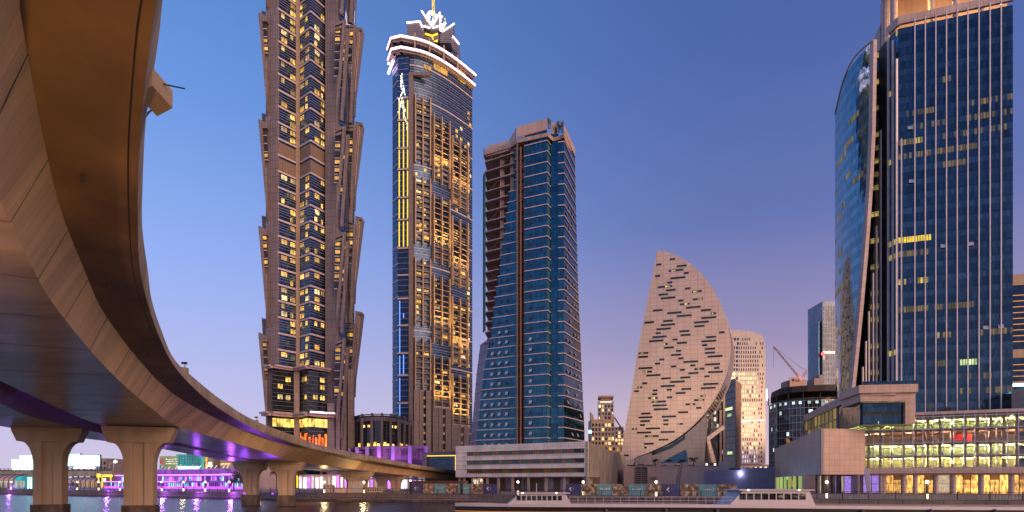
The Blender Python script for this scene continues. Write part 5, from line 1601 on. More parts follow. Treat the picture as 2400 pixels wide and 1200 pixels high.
    mb = MB(); s.bx(mb, 0, s.L - .02, zb2, zt2, -.6, 0); mb.build('side_wall', 'clad_grey', S1)
    mb = MB(); mb.prism([(C0[0] + .3, C0[1] + .4), (C1[0], C1[1] + .4), (C1[0] + 6, C1[1] + 60), (Cb[0] + 14, Cb[1])], zb2 + .1, zt2 - .3); mb.build('body', 'raw_concrete', S1)
    mb = MB()
    for u, y0, y1 in ((.52, 1.2, 6.5), (.55, -1, 2), (.2, 2.5, 5)): s.bx(mb, s.L * u, s.L * u + 1.6, zb2 + 2 + y0, zb2 + 2 + y1, 0, .06)
    mb.build('shutters', 'mullion', S1)
    for u in (.05, .16, .27, .38, .50, .62, .74, .86):
        mb = MB(); s.bx(mb, s.L * u, s.L * u + .9, PZ, zb2, -1, -.1); mb.build('side_column', 'shop_lime', S1)
    mb = MB(); s.bx(mb, 0, s.L, PZ, zb2, -9, -8.5); mb.build('inner_wall', 'louvre_grey', S1)
    mb = MB()
    f.bx(mb, -.4, f.L, PZ, zb2, -7, -6.6, 0)
    mb.build('recessed_wall', 'beige_render', S1)
    for x0, x1, m_ in ((1928, 1940, 'shop_cream'), (1945, 1957, 'shop_peach'), (1968, 1975, 'shop_violet'), (1980, 1994, 'shop_cream'), (1996, 2026, 'shop_violet')):
        mb = MB(); f.quad(mb, f.u(x0), f.u(x1), PZ + .1, zb2 - .4, -2.6); mb.build('shop_window', m_, S1)
    mb = MB()
    for x0 in (1926, 1942, 1962, 1977): f.bx(mb, f.u(x0), f.u(x0) + .75, PZ, zb2, -2.4, -1.6)
    mb.build('shop_columns', 'mullion_dark', S1)
    mb = MB(); f.bx(mb, f.u(2016), f.L + .02, zb2, zt2 - 1.9, -1.0, -.02); mb.build('dark_reveal', 'dark', S1) if False else None
    # raised stone frame box with curved glazed arm
    T = thing('stone_frame_block', 'raised stone framed glass box with a long curved arm, on top of the podium', 'building', (X(2020, 168), 168, Z(1000, 168)))
    P0, P1 = pp(2020, 165.5), pp(2145, 163.5); Pb = pp(1886, 236)
    f = Wall(P0, P1); s = Wall(Pb, P0)
    z0, z1, z2, z3 = Z(995, 165), Z(940, 165), Z(922, 165), Z(903, 165)
    mb = MB(); f.bx(mb, -.3, f.L, z1, z2, -14, 0); f.bx(mb, -1.0, f.L + .3, z2, z3, -14, .9); f.bx(mb, f.u(2122), f.L, z0, z1, -14, 0); mb.build('stone_frame', 'clad_tan', T)
    mb = MB(); gl = MB()
    n_ = 7; ue = f.u(2122)
    for i in range(n_): 
        for za, zb_ in ((z0, lerp(z0, z1, .36)), (lerp(z0, z1, .36), lerp(z0, z1, .58)), (lerp(z0, z1, .58), z1)): f.pane(gl, ue * i / n_, ue * (i + 1) / n_, za, zb_, -1.2, 0 if za != lerp(z0, z1, .36) else 1)
    gl.build('box_glass', ['glass_deep', 'glass_black'], T)
    mb.box(0, 0, 0, 0, 0, 0) if False else None
    mb = MB(); f.bx(mb, 0, ue, z1 - .35, z1 - .02, -1.1, -.05); f.bx(mb, .0, ue, z0 - .3, z0, -2, .1); mb.build('soffit_light', 'win_dim', T)
    # arm
    mb = MB(); gl = MB(); fr = MB()
    s.bx(mb, 0, s.L, z2 - .6, z3 - .4, -8, .5, 0)
    for i in range(14):
        m_ = 0 if i > 8 else 1
        for za, zb_ in ((z0, lerp(z0, z2, .5)), (lerp(z0, z2, .5), z2 - .6)): s.pane(gl, s.L * i / 14, s.L * (i + 1) / 14, za, zb_, -.25, m_)
        if i <= 9: s.bx(fr, s.L * i / 14 - .15, s.L * i / 14 + .15, z0, z2, -.3, .1)
    s.bx(fr, 0, s.L * .64, lerp(z0, z2, .5) - .15, lerp(z0, z2, .5) + .15, -.3, .1)
    mb.build('arm_coping', 'stone_pale', T); gl.build('arm_glass', ['glass_deep', 'glass_arm_lit'], T); fr.build('arm_frame', 'stone_pale', T)
    mb = MB()
    for k in range(8):
        a0, a1 = math.pi / 2 * k / 8, math.pi / 2 * (k + 1) / 8; r_ = 5.0
        q0 = (-r_ * math.cos(a0) + 3, z2 - 4.5 + r_ * math.sin(a0)); q1 = (-r_ * math.cos(a1) + 3, z2 - 4.5 + r_ * math.sin(a1))
        mb.hexa([s.p(q0[0], q0[1] - 1, .5), s.p(q1[0], q1[1] - 1, .5), s.p(q1[0], q1[1] - 1, -6), s.p(q0[0], q0[1] - 1, -6)], [s.p(q0[0], q0[1], .5), s.p(q1[0], q1[1], .5), s.p(q1[0], q1[1], -6), s.p(q0[0], q0[1], -6)])
    s.bx(mb, -2.2, -1.6, z0 - 6, z2 - 4.5, -6, .5); mb.build('curved_end', 'stone_pale', T)
    mb = MB(); s.bx(mb, 0, s.L - 14, z0 - 5, z0, -3, 0, 0); mb.build('arm_base', 'clad_grey', T)
    gr = MB(); f.bx(gr, 0, f.L, z3, z3 + 1.0, .4, .46); gr.build('glass_rail', 'glass_deep', T)
    # small extra block on the right
    E = thing('grey_stair_block', 'grey clad block rising behind the podium roof at the right edge', 'building', (X(2380, 172), 172, zt))
    e = Wall(pp(2371, 176), pp(2440, 160)); mb = MB(); e.bx(mb, 0, e.L, zt, Z(910, 172), -8, 0); mb.build('wall', 'clad_grey', E)
    mb = MB(); e.bx(mb, .3, e.L, Z(900, 172), Z(895, 172), -5, -4.6); mb.build('roof_light', 'screen_cyan', E)
    return w, zt
PODW, PODZ = podium()

# ---------------------------------------------------------------- buildings further back
def simple_tower(name, label, px0, px1, ytop, Y, mat, fl, wmat, p, skew=0, depth=30, band='band', side=None, ww=(.2, .8), bays=None):
    R = thing(name, label, 'building', (X((px0 + px1) / 2, Y), Y, PZ))
    w = Wall(pp(px0, Y + skew), pp(px1, Y - skew)); zt = Z(ytop, Y); n = bays or max(2, int(w.L / 3.2))
    mb = MB(); w.bx(mb, 0, w.L, PZ, zt, -depth, 0, 0); mb.build('wall', mat, R)
    z = PZ + 3; wn = []; bq = []; dq = []
    while z < zt - fl:
        bq.append(z)
        for i in range(n):
            u0, u1 = w.L * (i + ww[0]) / n, w.L * (i + ww[1]) / n
            if rnd.random() < p: wn.append((w, u0, u1, z + .5, z + fl * .75, .15, 0))
            else: dq.append((u0, u1, z + .5, z + fl * .75))
        z += fl
    pieces('balcony_band', band, R, [lambda mb, z=z: w.bx(mb, 0, w.L, z - .3, z, 0, .5) for z in bq]); pieces('dark_window', 'glass_black', R, [lambda mb, q=q: w.quad(mb, *q, .12) for q in dq])
    lit_windows(R, wn, wmat, 'lit_window', 60)
    return R, w, zt
# lit apartment towers between the teal tower and the leaf tower
R, w, zt = simple_tower('apartment_tower', 'distant tan apartment tower with many lit windows and horned corner tops', 1386, 1440, 983, 640, 'far_tan', 4.6, 'win_far', .36, 0, 26)
for px in (1388, 1412, 1436):
    mb = MB(); a = at(px - 3.5, 983, 639); mb.slab([at(px - 4, 985, 639.5), at(px + 4, 985, 639.5), at(px + 3, 974, 639.5), at(px - 4, 965, 639.5)], (0, 6, 0)); mb.build('roof_horn', 'far_tan', R)
R, w, zt = simple_tower('apartment_tower', 'taller distant grey tower with flat cap rising behind the tan apartments', 1402, 1438, 940, 720, 'far_grey', 4.4, 'win_far', .3, 1, 30)
mb = MB(); w.bx(mb, 3, w.L - 3, zt, zt + 4, -20, -2); w.bx(mb, 0, w.L, zt + 4, zt + 6, -26, 2); mb.build('roof_cap', 'far_tan', R)
mb = MB(); w.bx(mb, 2, w.L - 2, zt - 1.5, zt - .5, .1, .4); mb.build('roof_light', 'win_white', R)
R, w, zt = simple_tower('apartment_block', 'low distant lit block with a curved roof rib left of the leaf tower', 1441, 1462, 1000, 800, 'far_grey', 4.6, 'win_far', .45, 0, 26)
mb = MB(); mb.tube(at(1440, 978, 800), at(1462, 1012, 799), .9); mb.build('roof_rib', 'mullion_dark', R)
R, w, zt = simple_tower('low_block', 'low tan lit building just left of the leaf tower foot', 1380, 1462, 1042, 560, 'far_tan', 4.5, 'win_gold', .35, 0, 20)
R = thing('green_beacon', 'small bright green light on a mast beside the teal tower', 'lamp', (X(1383, 610), 610, PZ))
mb = MB(); p = at(1383, 1012, 610); mb.tube((p.x, p.y, PZ), p, .35); mb.build('mast', 'mullion_dark', R)
mb = MB(); mb.ball(p, 1.5); mb.build('light', 'green_lamp', R)
# construction block with crane, right of the white rounded tower
def build_site():
    R = thing('unfinished_block', 'dark curved glass block under construction with an open top floor', 'building', (X(1880, 310), 310, PZ))
    pl = [pp(1803, 330), pp(1822, 316), pp(1850, 309), pp(1885, 305), pp(1925, 303), pp(1965, 303)]
    zt = Z(938, 309); g = MB(); ml = MB(); wn = []
    mb = MB(); mb.prism(pl + [pp(1965, 340), pp(1810, 350)], PZ, zt - .2); mb.build('body', 'dark', R)
    for a, b in zip(pl, pl[1:]):
        w = Wall(a, b); z = PZ; n = max(2, int(w.L / 1.5))
        while z < zt - .5:
            for i in range(n): w.pane(g, w.L * i / n, w.L * (i + 1) / n, z, min(z + 3.5, zt), .1, rnd.random() < .15, .03)
            w.bx(ml, 0, w.L, z - .1, z + .1, .1, .3)
            for i in range(n):
                if rnd.random() < (.04 if z < zt - 5 else 0): wn.append((w, w.L * i / n, w.L * (i + 1) / n, z + .8, z + 2.6, .25, 0))
            z += 3.5
        for i in range(n): w.bx(ml, w.L * i / n - .05, w.L * i / n + .05, PZ, zt, .1, .25)
        for k in range(2):
            if w.L > 3: wn.append((w, w.L * (.2 + .45 * k), w.L * (.38 + .45 * k), zt - 2.2, zt - .9, .3, 0))
    g.build('curtain_glass', ['glass_black', 'glass_deep'], R); ml.build('mullions', 'mullion', R); lit_windows(R, wn, 'win_cool')
    mb = MB(); Zr = Z(921, 309)
    for a in pl: mb.tube((a[0], a[1] + 1.2, zt), (a[0], a[1] + 1.2, Zr), .3)
    mb.prism([(x + (x - 118) * .04, y - 1.5) for x, y in pl] + [pp(1965, 340), pp(1806, 350)], Zr, Z(907, 309)); mb.prism([(x + (x - 118) * .03, y - 1.5) for x, y in pl] + [pp(1965, 330), pp(1806, 340)], zt, zt + .6); mb.build('roof_slab', 'dark_slab', R)
    for x0, x1, y in ((1842, 1860, 893), (1860, 1866, 898), (1904, 1916, 888), (1916, 1926, 880)):
        a = at(x0, y, 320); b = at(x1, 908, 320); mb = MB(); mb.box(a.x, b.x, 318, 326, b.z - .5, a.z); mb.build('plant_room', 'far_grey', R)
    B = thing('roof_sign', 'small tan sign board with diamond emblem and letters on the unfinished block', 'sign', (X(1863, 316), 316, Z(908, 316)))
    mb = MB(); a = at(1851, 884, 316); b = at(1876, 908, 316); mb.box(a.x, b.x, 316, 316.4, b.z, a.z); mb.build('board', 'screen_beige', B)
    c = at(1859, 891, 315.9); mb = MB(); mb.slab([(c.x, c.y, c.z + .8), (c.x + .8, c.y, c.z), (c.x, c.y, c.z - .8), (c.x - .8, c.y, c.z)], (0, -.06, 0)); mb.build('diamond_emblem', 'dark', B)
    letters(B, 'DG', at(1864, 894.5, 315.9), 1.6, 'dark')
    # luffing crane
    K = thing('luffing_crane', 'luffing tower crane with raised lattice jib and red light on the unfinished block roof', 'crane', (X(1878, 318), 318, Z(905, 318)))
    base, tip = at(1876, 888, 318), at(1813, 812, 318); mb = MB()
    d_ = (tip - base); n = 16
    for o in ((0, .5, .5), (0, -.5, .5), (0, .5, -.5), (0, -.5, -.5)): mb.tube(base + Vector(o), tip + Vector(o) * .4, .12, 0, 4)
    for k in range(n):
        s = 1 if k % 2 else -1
        mb.tube(base + d_ * (k / n) + Vector((0, .5 * s, .5)), base + d_ * ((k + 1) / n) + Vector((0, -.5 * s, -.5)), .08, 0, 4)
        mb.tube(base + d_ * (k / n) + Vector((0, .5 * s, -.5)), base + d_ * ((k + 1) / n) + Vector((0, .5 * s, .5)), .08, 0, 4)
    mb.build('jib', 'crane_pale', K)
    mb = MB(); ap = at(1891, 868, 318); mb.tube(base, ap, .25); mb.tube(ap, at(1884, 886, 318), .2); mb.tube(ap, at(1878, 862, 318), .18); mb.tube(ap, at(1891, 884, 318), .08); mb.box(base.x - 1, base.x + 2.4, 317, 319.5, base.z - 3.5, base.z - .5); mb.tube((base.x, 318, Z(908, 318) - 1), base, .7, 0, 6); mb.build('mast_frame', 'crane_pale', K)
    mb = MB(); mb.tube(tip, at(1878, 862, 318), .06, 0, 4); mb.tube(tip + Vector((0, 0, -.2)), at(1813, 860, 318), .06, 0, 4); mb.build('cables', 'mullion_dark', K)
    mb = MB(); mb.ball(at(1874, 886, 317), .8); mb.build('red_light', 'red_lamp', K)
    H = thing('mobile_crane', 'yellow mobile crane boom leaning up behind the podium arm', 'crane', (X(1925, 285), 285, PZ))
    a, b = at(1912, 1002, 285), at(1944, 930, 285); mb = MB()
    for o in (-.7, .7): mb.tube(a + Vector((o, 0, 0)), b + Vector((o * .5, 0, 0)), .14, 0, 5)
    for k in range(12): mb.tube(a + (b - a) * (k / 12) + Vector((.7 * (-1) ** k, 0, 0)), a + (b - a) * ((k + 1) / 12) - Vector((.7 * (-1) ** k, 0, 0)), .09, 0, 4)
    mb.build('boom', 'crane_yellow', H)
    mb = MB(); mb.box(a.x - 2, a.x + 2, 283, 287, PZ + 1, PZ + 4); mb.tube((a.x, 285, PZ + 3), a, .5, 0, 6)
    for k in (-1.4, 1.4): mb.tube((a.x + k, 282.6, PZ + .7), (a.x + k, 283.2, PZ + .7), .7, 1, 12)
    mb.build('carrier', ['crane_yellow', 'dark'], H)
    G = thing('excavator', 'yellow excavator with raised arm behind the grey stone side wall', 'excavator', (X(1846, 280), 280, PZ))
    mb = MB(); q = [at(1853, 1052, 280), at(1849, 1034, 280), at(1843, 1028, 280), at(1846, 1042, 280)]
    for a, b in zip(q, q[1:]): mb.tube(a, b, .45, 0, 6)
    mb.build('arm', 'crane_yellow', G); mb = MB(); mb.tube((q[0].x, 280, PZ + 3), q[0], .5, 0, 6); mb.box(q[0].x - 1.6, q[0].x + 1.8, 278.5, 281.5, PZ + 1, PZ + 3.6); mb.box(q[0].x - 2, q[0].x + 2, 278, 279, PZ, PZ + 1, 1); mb.box(q[0].x - 2, q[0].x + 2, 281, 282, PZ, PZ + 1, 1); mb.build('body', ['crane_yellow', 'dark'], G)
def letters(parent, text, loc, size, mat, rotz=0.0, ext=.02, name='lettering'):
    cu = bpy.data.curves.new(name, 'FONT'); cu.body = text; cu.size = size; cu.extrude = ext
    o = bpy.data.objects.new('tmp', cu); COL.objects.link(o)
    dg = bpy.context.evaluated_depsgraph_get()
    me = bpy.data.meshes.new_from_object(o.evaluated_get(dg)); bpy.data.objects.remove(o)
    me.name = name; me.materials.clear(); me.materials.append(M[mat])
    n = bpy.data.objects.new(name, me); COL.objects.link(n)
    n.parent = parent; n.location = Vector(loc) - Vector(parent.get('_o', (0, 0, 0))); n.rotation_euler = (R_(90), 0, rotz)
    return n
build_site()
R, w, zt = simple_tower('glass_tower', 'tall pale blue tower half hidden behind the curved glass wing', 1928, 1975, 706, 600, 'glass_far', 5.2, 'win_white', .04, 0, 30, bays=8)
mb = MB(); w.bx(mb, 0, w.L, Z(829, 600), Z(824, 600), .6, 1.2); mb.build('light_band', 'win_white', R)
mb = MB(); mb.ball(at(1929, 829, 598), 1.6); mb.build('red_light', 'red_lamp', R)
mb = MB(); w.bx(mb, w.u(1922), -.05, PZ, Z(752, 600), -20, -3); mb.build('side_wing', 'glass_deep', R)
R = thing('striped_tower', 'tower with thin orange lit floor lines behind the tall glass tower', 'building', (X(2395, 330), 330, PZ))
w = Wall(pp(2366, 332), pp(2450, 328)); mb = MB(); w.bx(mb, 0, w.L, PZ, Z(642, 330), -30, 0); mb.build('wall', 'glass_office', R)
mb = MB(); w.bx(mb, 0, w.L, Z(668, 330), Z(642, 330), 0, .8); mb.build('top_band', 'far_tan', R); mb = MB(); w.bx(mb, 0, w.L, Z(838, 330), Z(818, 330), 0, .3); mb.build('plant_band', 'far_tan', R)
for k in range(20):
    y = 690 + 13.6 * k
    if y < 905 and not 810 < y < 840: mb = MB(); w.bx(mb, 0, w.L, Z(y + 1.4, 330), Z(y, 330), 0, .35); mb.build('light_line', 'led_orange', R)
mb = MB(); w.bx(mb, 0, w.L, Z(905, 330), Z(898, 330), .1, .5); mb.build('cyan_band', 'screen_cyan', R)
# violet lit low block behind the beige wall, with bright floodlights
R = thing('lit_facade_block', 'low block with rows of small white lit squares and blue white floodlights', 'building', (X(1730, 262), 262, PZ))
w = Wall(pp(1706, 262), pp(1736, 250)); mb = MB(); w.bx(mb, 0, w.L, PZ, Z(1096, 255), -14, 0); mb.build('wall', 'lilac_render', R)
mb = MB()
for k in range(3):
    for i in range(5): w.bx(mb, w.L * (.08 + .18 * i), w.L * (.2 + .18 * i), Z(1111 + k * 10, 256), Z(1106 + k * 10, 256), .02, .1)
mb.build('lit_squares', 'win_violet2', R)
for px, y in ((1709, 1106), (1731, 1110)):
    mb = MB(); p = at(px, y, 252 if px > 1720 else 260); mb.ball((p.x, p.y - 1.2, p.z), .55); mb.build('floodlight', 'flood_blue', R)
    l = bpy.data.lights.new('floodlight', 'POINT'); l.energy = 900; l.color = (.55, .62, 1); l.shadow_soft_size = .8
    lo = bpy.data.objects.new('floodlight', l); COL.objects.link(lo); lo.parent = R; lo.location = Vector((p.x, p.y - 2.4, p.z)) - Vector(R['_o'])
w = Wall(pp(1736, 250), pp(1770, 275)); mb = MB(); w.bx(mb, 0, w.L, PZ, Z(1102, 255), -14, 0); mb.build('side_wall', 'lilac_render', R)
mb = MB(); w.bx(mb, w.L * .1, w.L * .35, PZ, Z(1112, 255), .02, .15); w.bx(mb, w.L * .5, w.L * .9, PZ, Z(1118, 255), .02, .15); mb.build('door_panels', 'mullion', R)
# low buildings closing the view at street level
R, w, zt = simple_tower('low_block', 'low dark block at street level between parking deck and stone side wall', 1758, 1830, 1117, 300, 'far_grey', 3.4, 'win_cool', .45, 0, 20)
# round glass drum (ballroom) between the two hotel towers
def drum():
    R = thing('glass_drum_building', 'round glass drum with tan vertical ribs and a purple lit base ring', 'building', (X(895, 300), 300, PZ))
    q = [pp(822, 322), pp(840, 305), pp(872, 299), pp(905, 300), pp(932, 307), pp(950, 318), pp(962, 335)]
    fine = [tuple(p)[:2] for p in smooth([(a, b, 0) for a, b in q], 3)]
    yt, yb = 972, 1047
    mb = MB(); mb.prism(fine + [pp(955, 360), pp(830, 360)], PZ, Z(yt, 300) - .5); mb.build('body', 'dark', R)
    g = MB(); ml = MB(); top = MB(); gold = []
    for a, b in zip(fine, fine[1:]):
        w = Wall(a, b); zt, zb = Z(yt, 300), Z(yb, 300)
        for k in range(8):
            z0, z1 = lerp(zb, zt - 3, k / 8), lerp(zb, zt - 3, (k + 1) / 8)
            w.pane(g, 0, w.L / 2, z0, z1, .1, 0, .03); w.pane(g, w.L / 2, w.L, z0, z1, .1, 0, .03)
            w.bx(ml, 0, w.L, z0 - .07, z0 + .07, .1, .25)
        w.bx(top, 0, w.L, zt - 3, zt - 1.2, -.4, .5); w.bx(top, 0, w.L, zt - .9, zt - .4, -1, 0); w.bx(top, 0, w.L, zt - .05, zt + .3, -1, .2)
        if rnd.random() < .8: gold.append(lambda mb, w=w, z=zb, h=rnd.uniform(1.2, 2.6): w.bx(mb, w.L * .05, w.L * .95, z + .1, z + h, .12, .2))
        if rnd.random() < .2: gold.append(lambda mb, w=w, z=zb: w.bx(mb, w.L * .1, w.L * .6, z + 9, z + 10.2, .12, .2))
    g.build('curtain_glass', 'glass_black', R); ml.build('mullions', 'mullion_dark', R); top.build('roof_rings', 'stone', R); pieces('gold_window', 'gold_light', R, gold)
    for i in range(0, len(fine), 2):
        p = fine[i]; a = Vector((p[0] - X(892, 330), p[1] - 330)).normalized(); c = Vector(p) + a * .9
        mb = MB(); mb.tube((c.x, c.y, PZ), (c.x, c.y, Z(yt + 8, 300)), .75, 0, 10); mb.box(c.x - .3, c.x + .3, c.y - .6, c.y + 2.5, Z(yt + 4, 300), Z(yt - 3, 300)); mb.build('rib', 'stone', R)
    # purple ring
    P = thing('purple_ring_building', 'curved low podium washed in purple light with violet columns', 'building', (X(920, 285), 285, PZ))
    q = [pp(822, 300), pp(850, 288), pp(890, 282), pp(940, 280), pp(1000, 280)]
    fine = [tuple(p)[:2] for p in smooth([(a, b, 0) for a, b in q], 3)]
    mb = MB(); cr = MB(); gd = []
    for i, (a, b) in enumerate(zip(fine, fine[1:])):
        w = Wall(a, b); zt, zb = Z(1050, 284), Z(1078, 284)
        for k in range(5): w.bx(mb, 0, w.L, lerp(zb, zt, k / 5) + .06, lerp(zb, zt, (k + 1) / 5), -6, 0)
        w.bx(cr, 0, w.L, zt, zt + .8, -8, .7)
        gd.append(lambda mb, w=w, z=zb: w.bx(mb, .1, w.L - .1, z - 3.4, z - .2, -1, -.5))
    mb.build('ring_wall', 'violet_panel', P); cr.build('coping', 'stone', P); pieces('gold_window', 'win_gold', P, gd)
    mb = MB(); mb.prism(fine + [pp(1000, 300), pp(830, 320)], PZ, Z(1050, 284) - .3); mb.build('body', 'dark', P)
    for i in range(0, len(fine), 2):
        p = fine[i]; mb = MB(); mb.box(p[0] - .75, p[0] + .75, p[1] - 1.6, p[1] + .2, PZ, Z(1046, 284)); mb.build('column', 'violet_column', P)
    l_ = bpy.data.lights
    for i in (2, 5, 8, 11):
        p = fine[min(i, len(fine) - 1)]; l = bpy.data.lights.new('purple_light', 'POINT'); l.energy = 2200; l.color = (.62, .16, 1); l.shadow_soft_size = .4
        lo = bpy.data.objects.new('purple_light', l); COL.objects.link(lo); lo.parent = P; lo.location = Vector((p[0] + 2, p[1] - 5.5, Z(1078, 284))) - Vector(P['_o'])
    # framed glass block
    B = thing('framed_glass_block', 'low glass block in a glowing yellow frame beside the pale podium', 'building', (X(1030, 270), 270, PZ))
    w = Wall(pp(990, 274), pp(1072, 268)); mb = MB(); w.bx(mb, 0, w.L, PZ, Z(1066, 270), -14, -.5); w.bx(mb, 0, w.L * .14, PZ, Z(1066, 270), -.5, .3); w.bx(mb, 0, w.L, Z(1066, 270), Z(1059, 270), -14, .6); mb.build('wall', 'stone', B)
    g = MB(); 
    for k in range(6): w.bx(g, w.L * .15, w.L * .93, Z(1106 - k * 6, 270) - .12, Z(1106 - k * 6, 270) + .12, -.3, 0, 1)
    for i in range(9): w.pane(g, w.L * (.15 + .78 * i / 9), w.L * (.15 + .78 * (i + 1) / 9), Z(1110, 270), Z(1070, 270), -.35)
    g.build('glass', ['glass_office', 'stone'], B)
    mb = MB(); w.bx(mb, w.L * .14, w.L * .97, Z(1069, 270), Z(1067, 270), 0, .5); w.bx(mb, w.L * .95, w.L * .975, Z(1110, 270), Z(1067, 270), 0, .5); w.bx(mb, w.L * .6, w.L * .95, Z(1110, 270), Z(1104, 270), -.2, .1); mb.build('frame_light', 'led_yellow', B)
drum()

# ---------------------------------------------------------------- left bank: elevated road, screens, violet mall
def wl(px0, px1, Y0, Y1=None): return Wall(pp(px0, Y0), pp(px1, Y1 if Y1 else Y0))
R = thing('elevated_road', 'elevated road deck on flared columns behind the left bank', 'bridge', (X(120, 345), 345, PZ))
w = wl(-160, 262, 350, 335); mb = MB(); w.bx(mb, 0, w.L, Z(1116, 345), Z(1104, 345), -10, 0); mb.build('deck', 'grey_concrete', R)
mb = MB(); w.bx(mb, 0, w.L, Z(1104, 345), Z(1101.5, 345), -.1, .1)
for k in range(46): u = w.L * k / 46; w.bx(mb, u, u + .25, Z(1104, 345), Z(1098.5, 345), -.1, .12)
w.bx(mb, 0, w.L, Z(1099, 345), Z(1098.2, 345), -.1, .12); mb.build('railing', 'mullion_dark', R)
for px in (58, 212):
    mb = MB(); p = hit(px, (w.a.x, w.a.y), (w.p(w.L, 0)[0], w.p(w.L, 0)[1])); mb.lathe((p[0], p[1] + 4, PZ), [(1.2, 0), (1.2, 4), (1.8, 6), (4.2, Z(1116, 345) - PZ)], 0, 12); mb.build('column', 'pier_concrete', R)
mb = MB(); w.bx(mb, w.u(155), w.u(205), Z(1098, 345), Z(1095, 345), -5, -4.6); w.bx(mb, w.u(178), w.u(204), Z(1098, 345), Z(1092, 345), -3, -2.8); mb.build('road_lights', 'neon_pink', R)
def screen(label, px0, px1, y0, y1, Y, mat, steps=()):
    S_ = thing('led_screen', label, 'screen', (X((px0 + px1) / 2, Y), Y, PZ))
    w = wl(px0, px1, Y); mb = MB(); w.bx(mb, 0, w.L, Z(y1, Y), Z(y0, Y), -.6, 0)
    for (a, b, c, d_) in steps: w.bx(mb, w.u(a), w.u(b), Z(d_, Y), Z(c, Y), -.6, 0)
    mb.build('panel', mat, S_)
    mb = MB(); w.bx(mb, -.5, w.L + .5, Z(y1, Y) - .5, Z(y0, Y) + .4, -1.6, -.7)
    for t in (.15, .5, .85): w.bx(mb, w.L * t - .3, w.L * t + .3, PZ, Z(y1, Y) - .4, -1.5, -.8)
    mb.build('frame', 'mullion_dark', S_)
    return S_, w
screen('big glaring white cyan screen left of the first bridge pier', 28, 94, 1076, 1104, 380, 'screen_cyan', ((46, 73, 1068, 1076),))
screen('glaring white screen just right of the first bridge pier, left of its twin', 150, 186, 1064, 1092, 382, 'screen_cyan')
screen('wide glaring white screen right of its twin, left of the second pier', 189, 232, 1067, 1092, 382, 'screen_cyan')
R, w, zt = simple_tower('low_block', 'small dark far block right of the white screens', 232, 250, 1074, 460, 'far_grey', 4, 'win_white', .2)
def canopy(label, px0, px1, y0, y1, Y, mat):
    C = thing('arched_canopy', label, 'canopy', (X((px0 + px1) / 2, Y), Y, PZ))
    a, b = X(px0, Y), X(px1, Y); mb = MB(); n = 10; zt = Z(y0, Y); zb = Z(y1, Y)
    prof = [(Y + 9 - 9 * math.sin(t * math.pi / 2 / 8) , zb + (zt - zb) * math.cos(t * math.pi / 2 / 8)) for t in range(9)]
    for (ya, za), (yb, zb_) in zip(prof, prof[1:]):
        mb.face([(a, yb, zb_), (b, yb, zb_), (b, ya, za), (a, ya, za)], 0, True); mb.face([(a, yb, zb_ - .3), (a, ya, za - .3), (b, ya, za - .3), (b, yb, zb_ - .3)], 0, True)
    for k in range(7):
        x = lerp(a, b, k / 6); rb = MB()
        for (ya, za), (yb, zb_) in zip(prof, prof[1:]): rb.tube((x, ya, za), (x, yb, zb_), .22, 0, 5)
        rb.tube((x, Y, PZ), (x, Y, zb), .2, 0, 6); rb.build('rib', 'mullion_dark', C)
    mb.build('roof_shell', 'stone_pale', C); 
    g = MB(); w = Wall((a, Y + 7), (b, Y + 7)); 
    for k in range(12): w.quad(g, w.L * k / 12 + .2, w.L * (k + 1) / 12 - .2, PZ + .5, zb - .2, 0)
    g.build('shop_windows', mat, C)
canopy('white arched canopy at the far left under the elevated road', -40, 32, 1112, 1126, 300, 'shop_cream')
canopy('pale ribbed shell canopy between the first two bridge piers', 156, 222, 1119, 1128, 300, 'shop_peach')
R = thing('cyan_pavilion', 'cyan lit low pavilion with bright portal frames left of the first pier', 'building', (X(65, 310), 310, PZ))
w = wl(32, 128, 310); mb = MB(); w.bx(mb, 0, w.L, PZ, Z(1116, 310), -8, 0); mb.build('wall', 'cyan_wall', R)
mb = MB()
for px in (66, 72, 84, 90, 104, 112): w.bx(mb, w.u(px), w.u(px) + .5, PZ, Z(1119, 310), .05, .3)
w.bx(mb, w.u(84), w.u(96), Z(1119.5, 310), Z(1118, 310), .05, .3); mb.build('portal_frames', 'screen_cyan', R)
R = thing('yellow_gantry', 'small glowing yellow gantry at the left end of the violet mall', 'gantry', (X(245, 300), 300, PZ))
w = wl(228, 264, 300); mb = MB(); w.bx(mb, w.u(244), w.L, Z(1118, 300), Z(1112, 300), 0, .6); w.bx(mb, 0, 1.6, Z(1119, 300), Z(1110, 300), 0, .5); mb.build('light_box', 'led_yellow', R)
mb = MB(); w.bx(mb, .5, .9, PZ, Z(1119, 300), 0, .3); w.bx(mb, 2.2, 2.6, PZ, Z(1112, 300), 0, .3); w.bx(mb, w.L - 1, w.L - .6, PZ, Z(1118, 300), 0, .3); mb.build('posts', 'led_yellow', R)
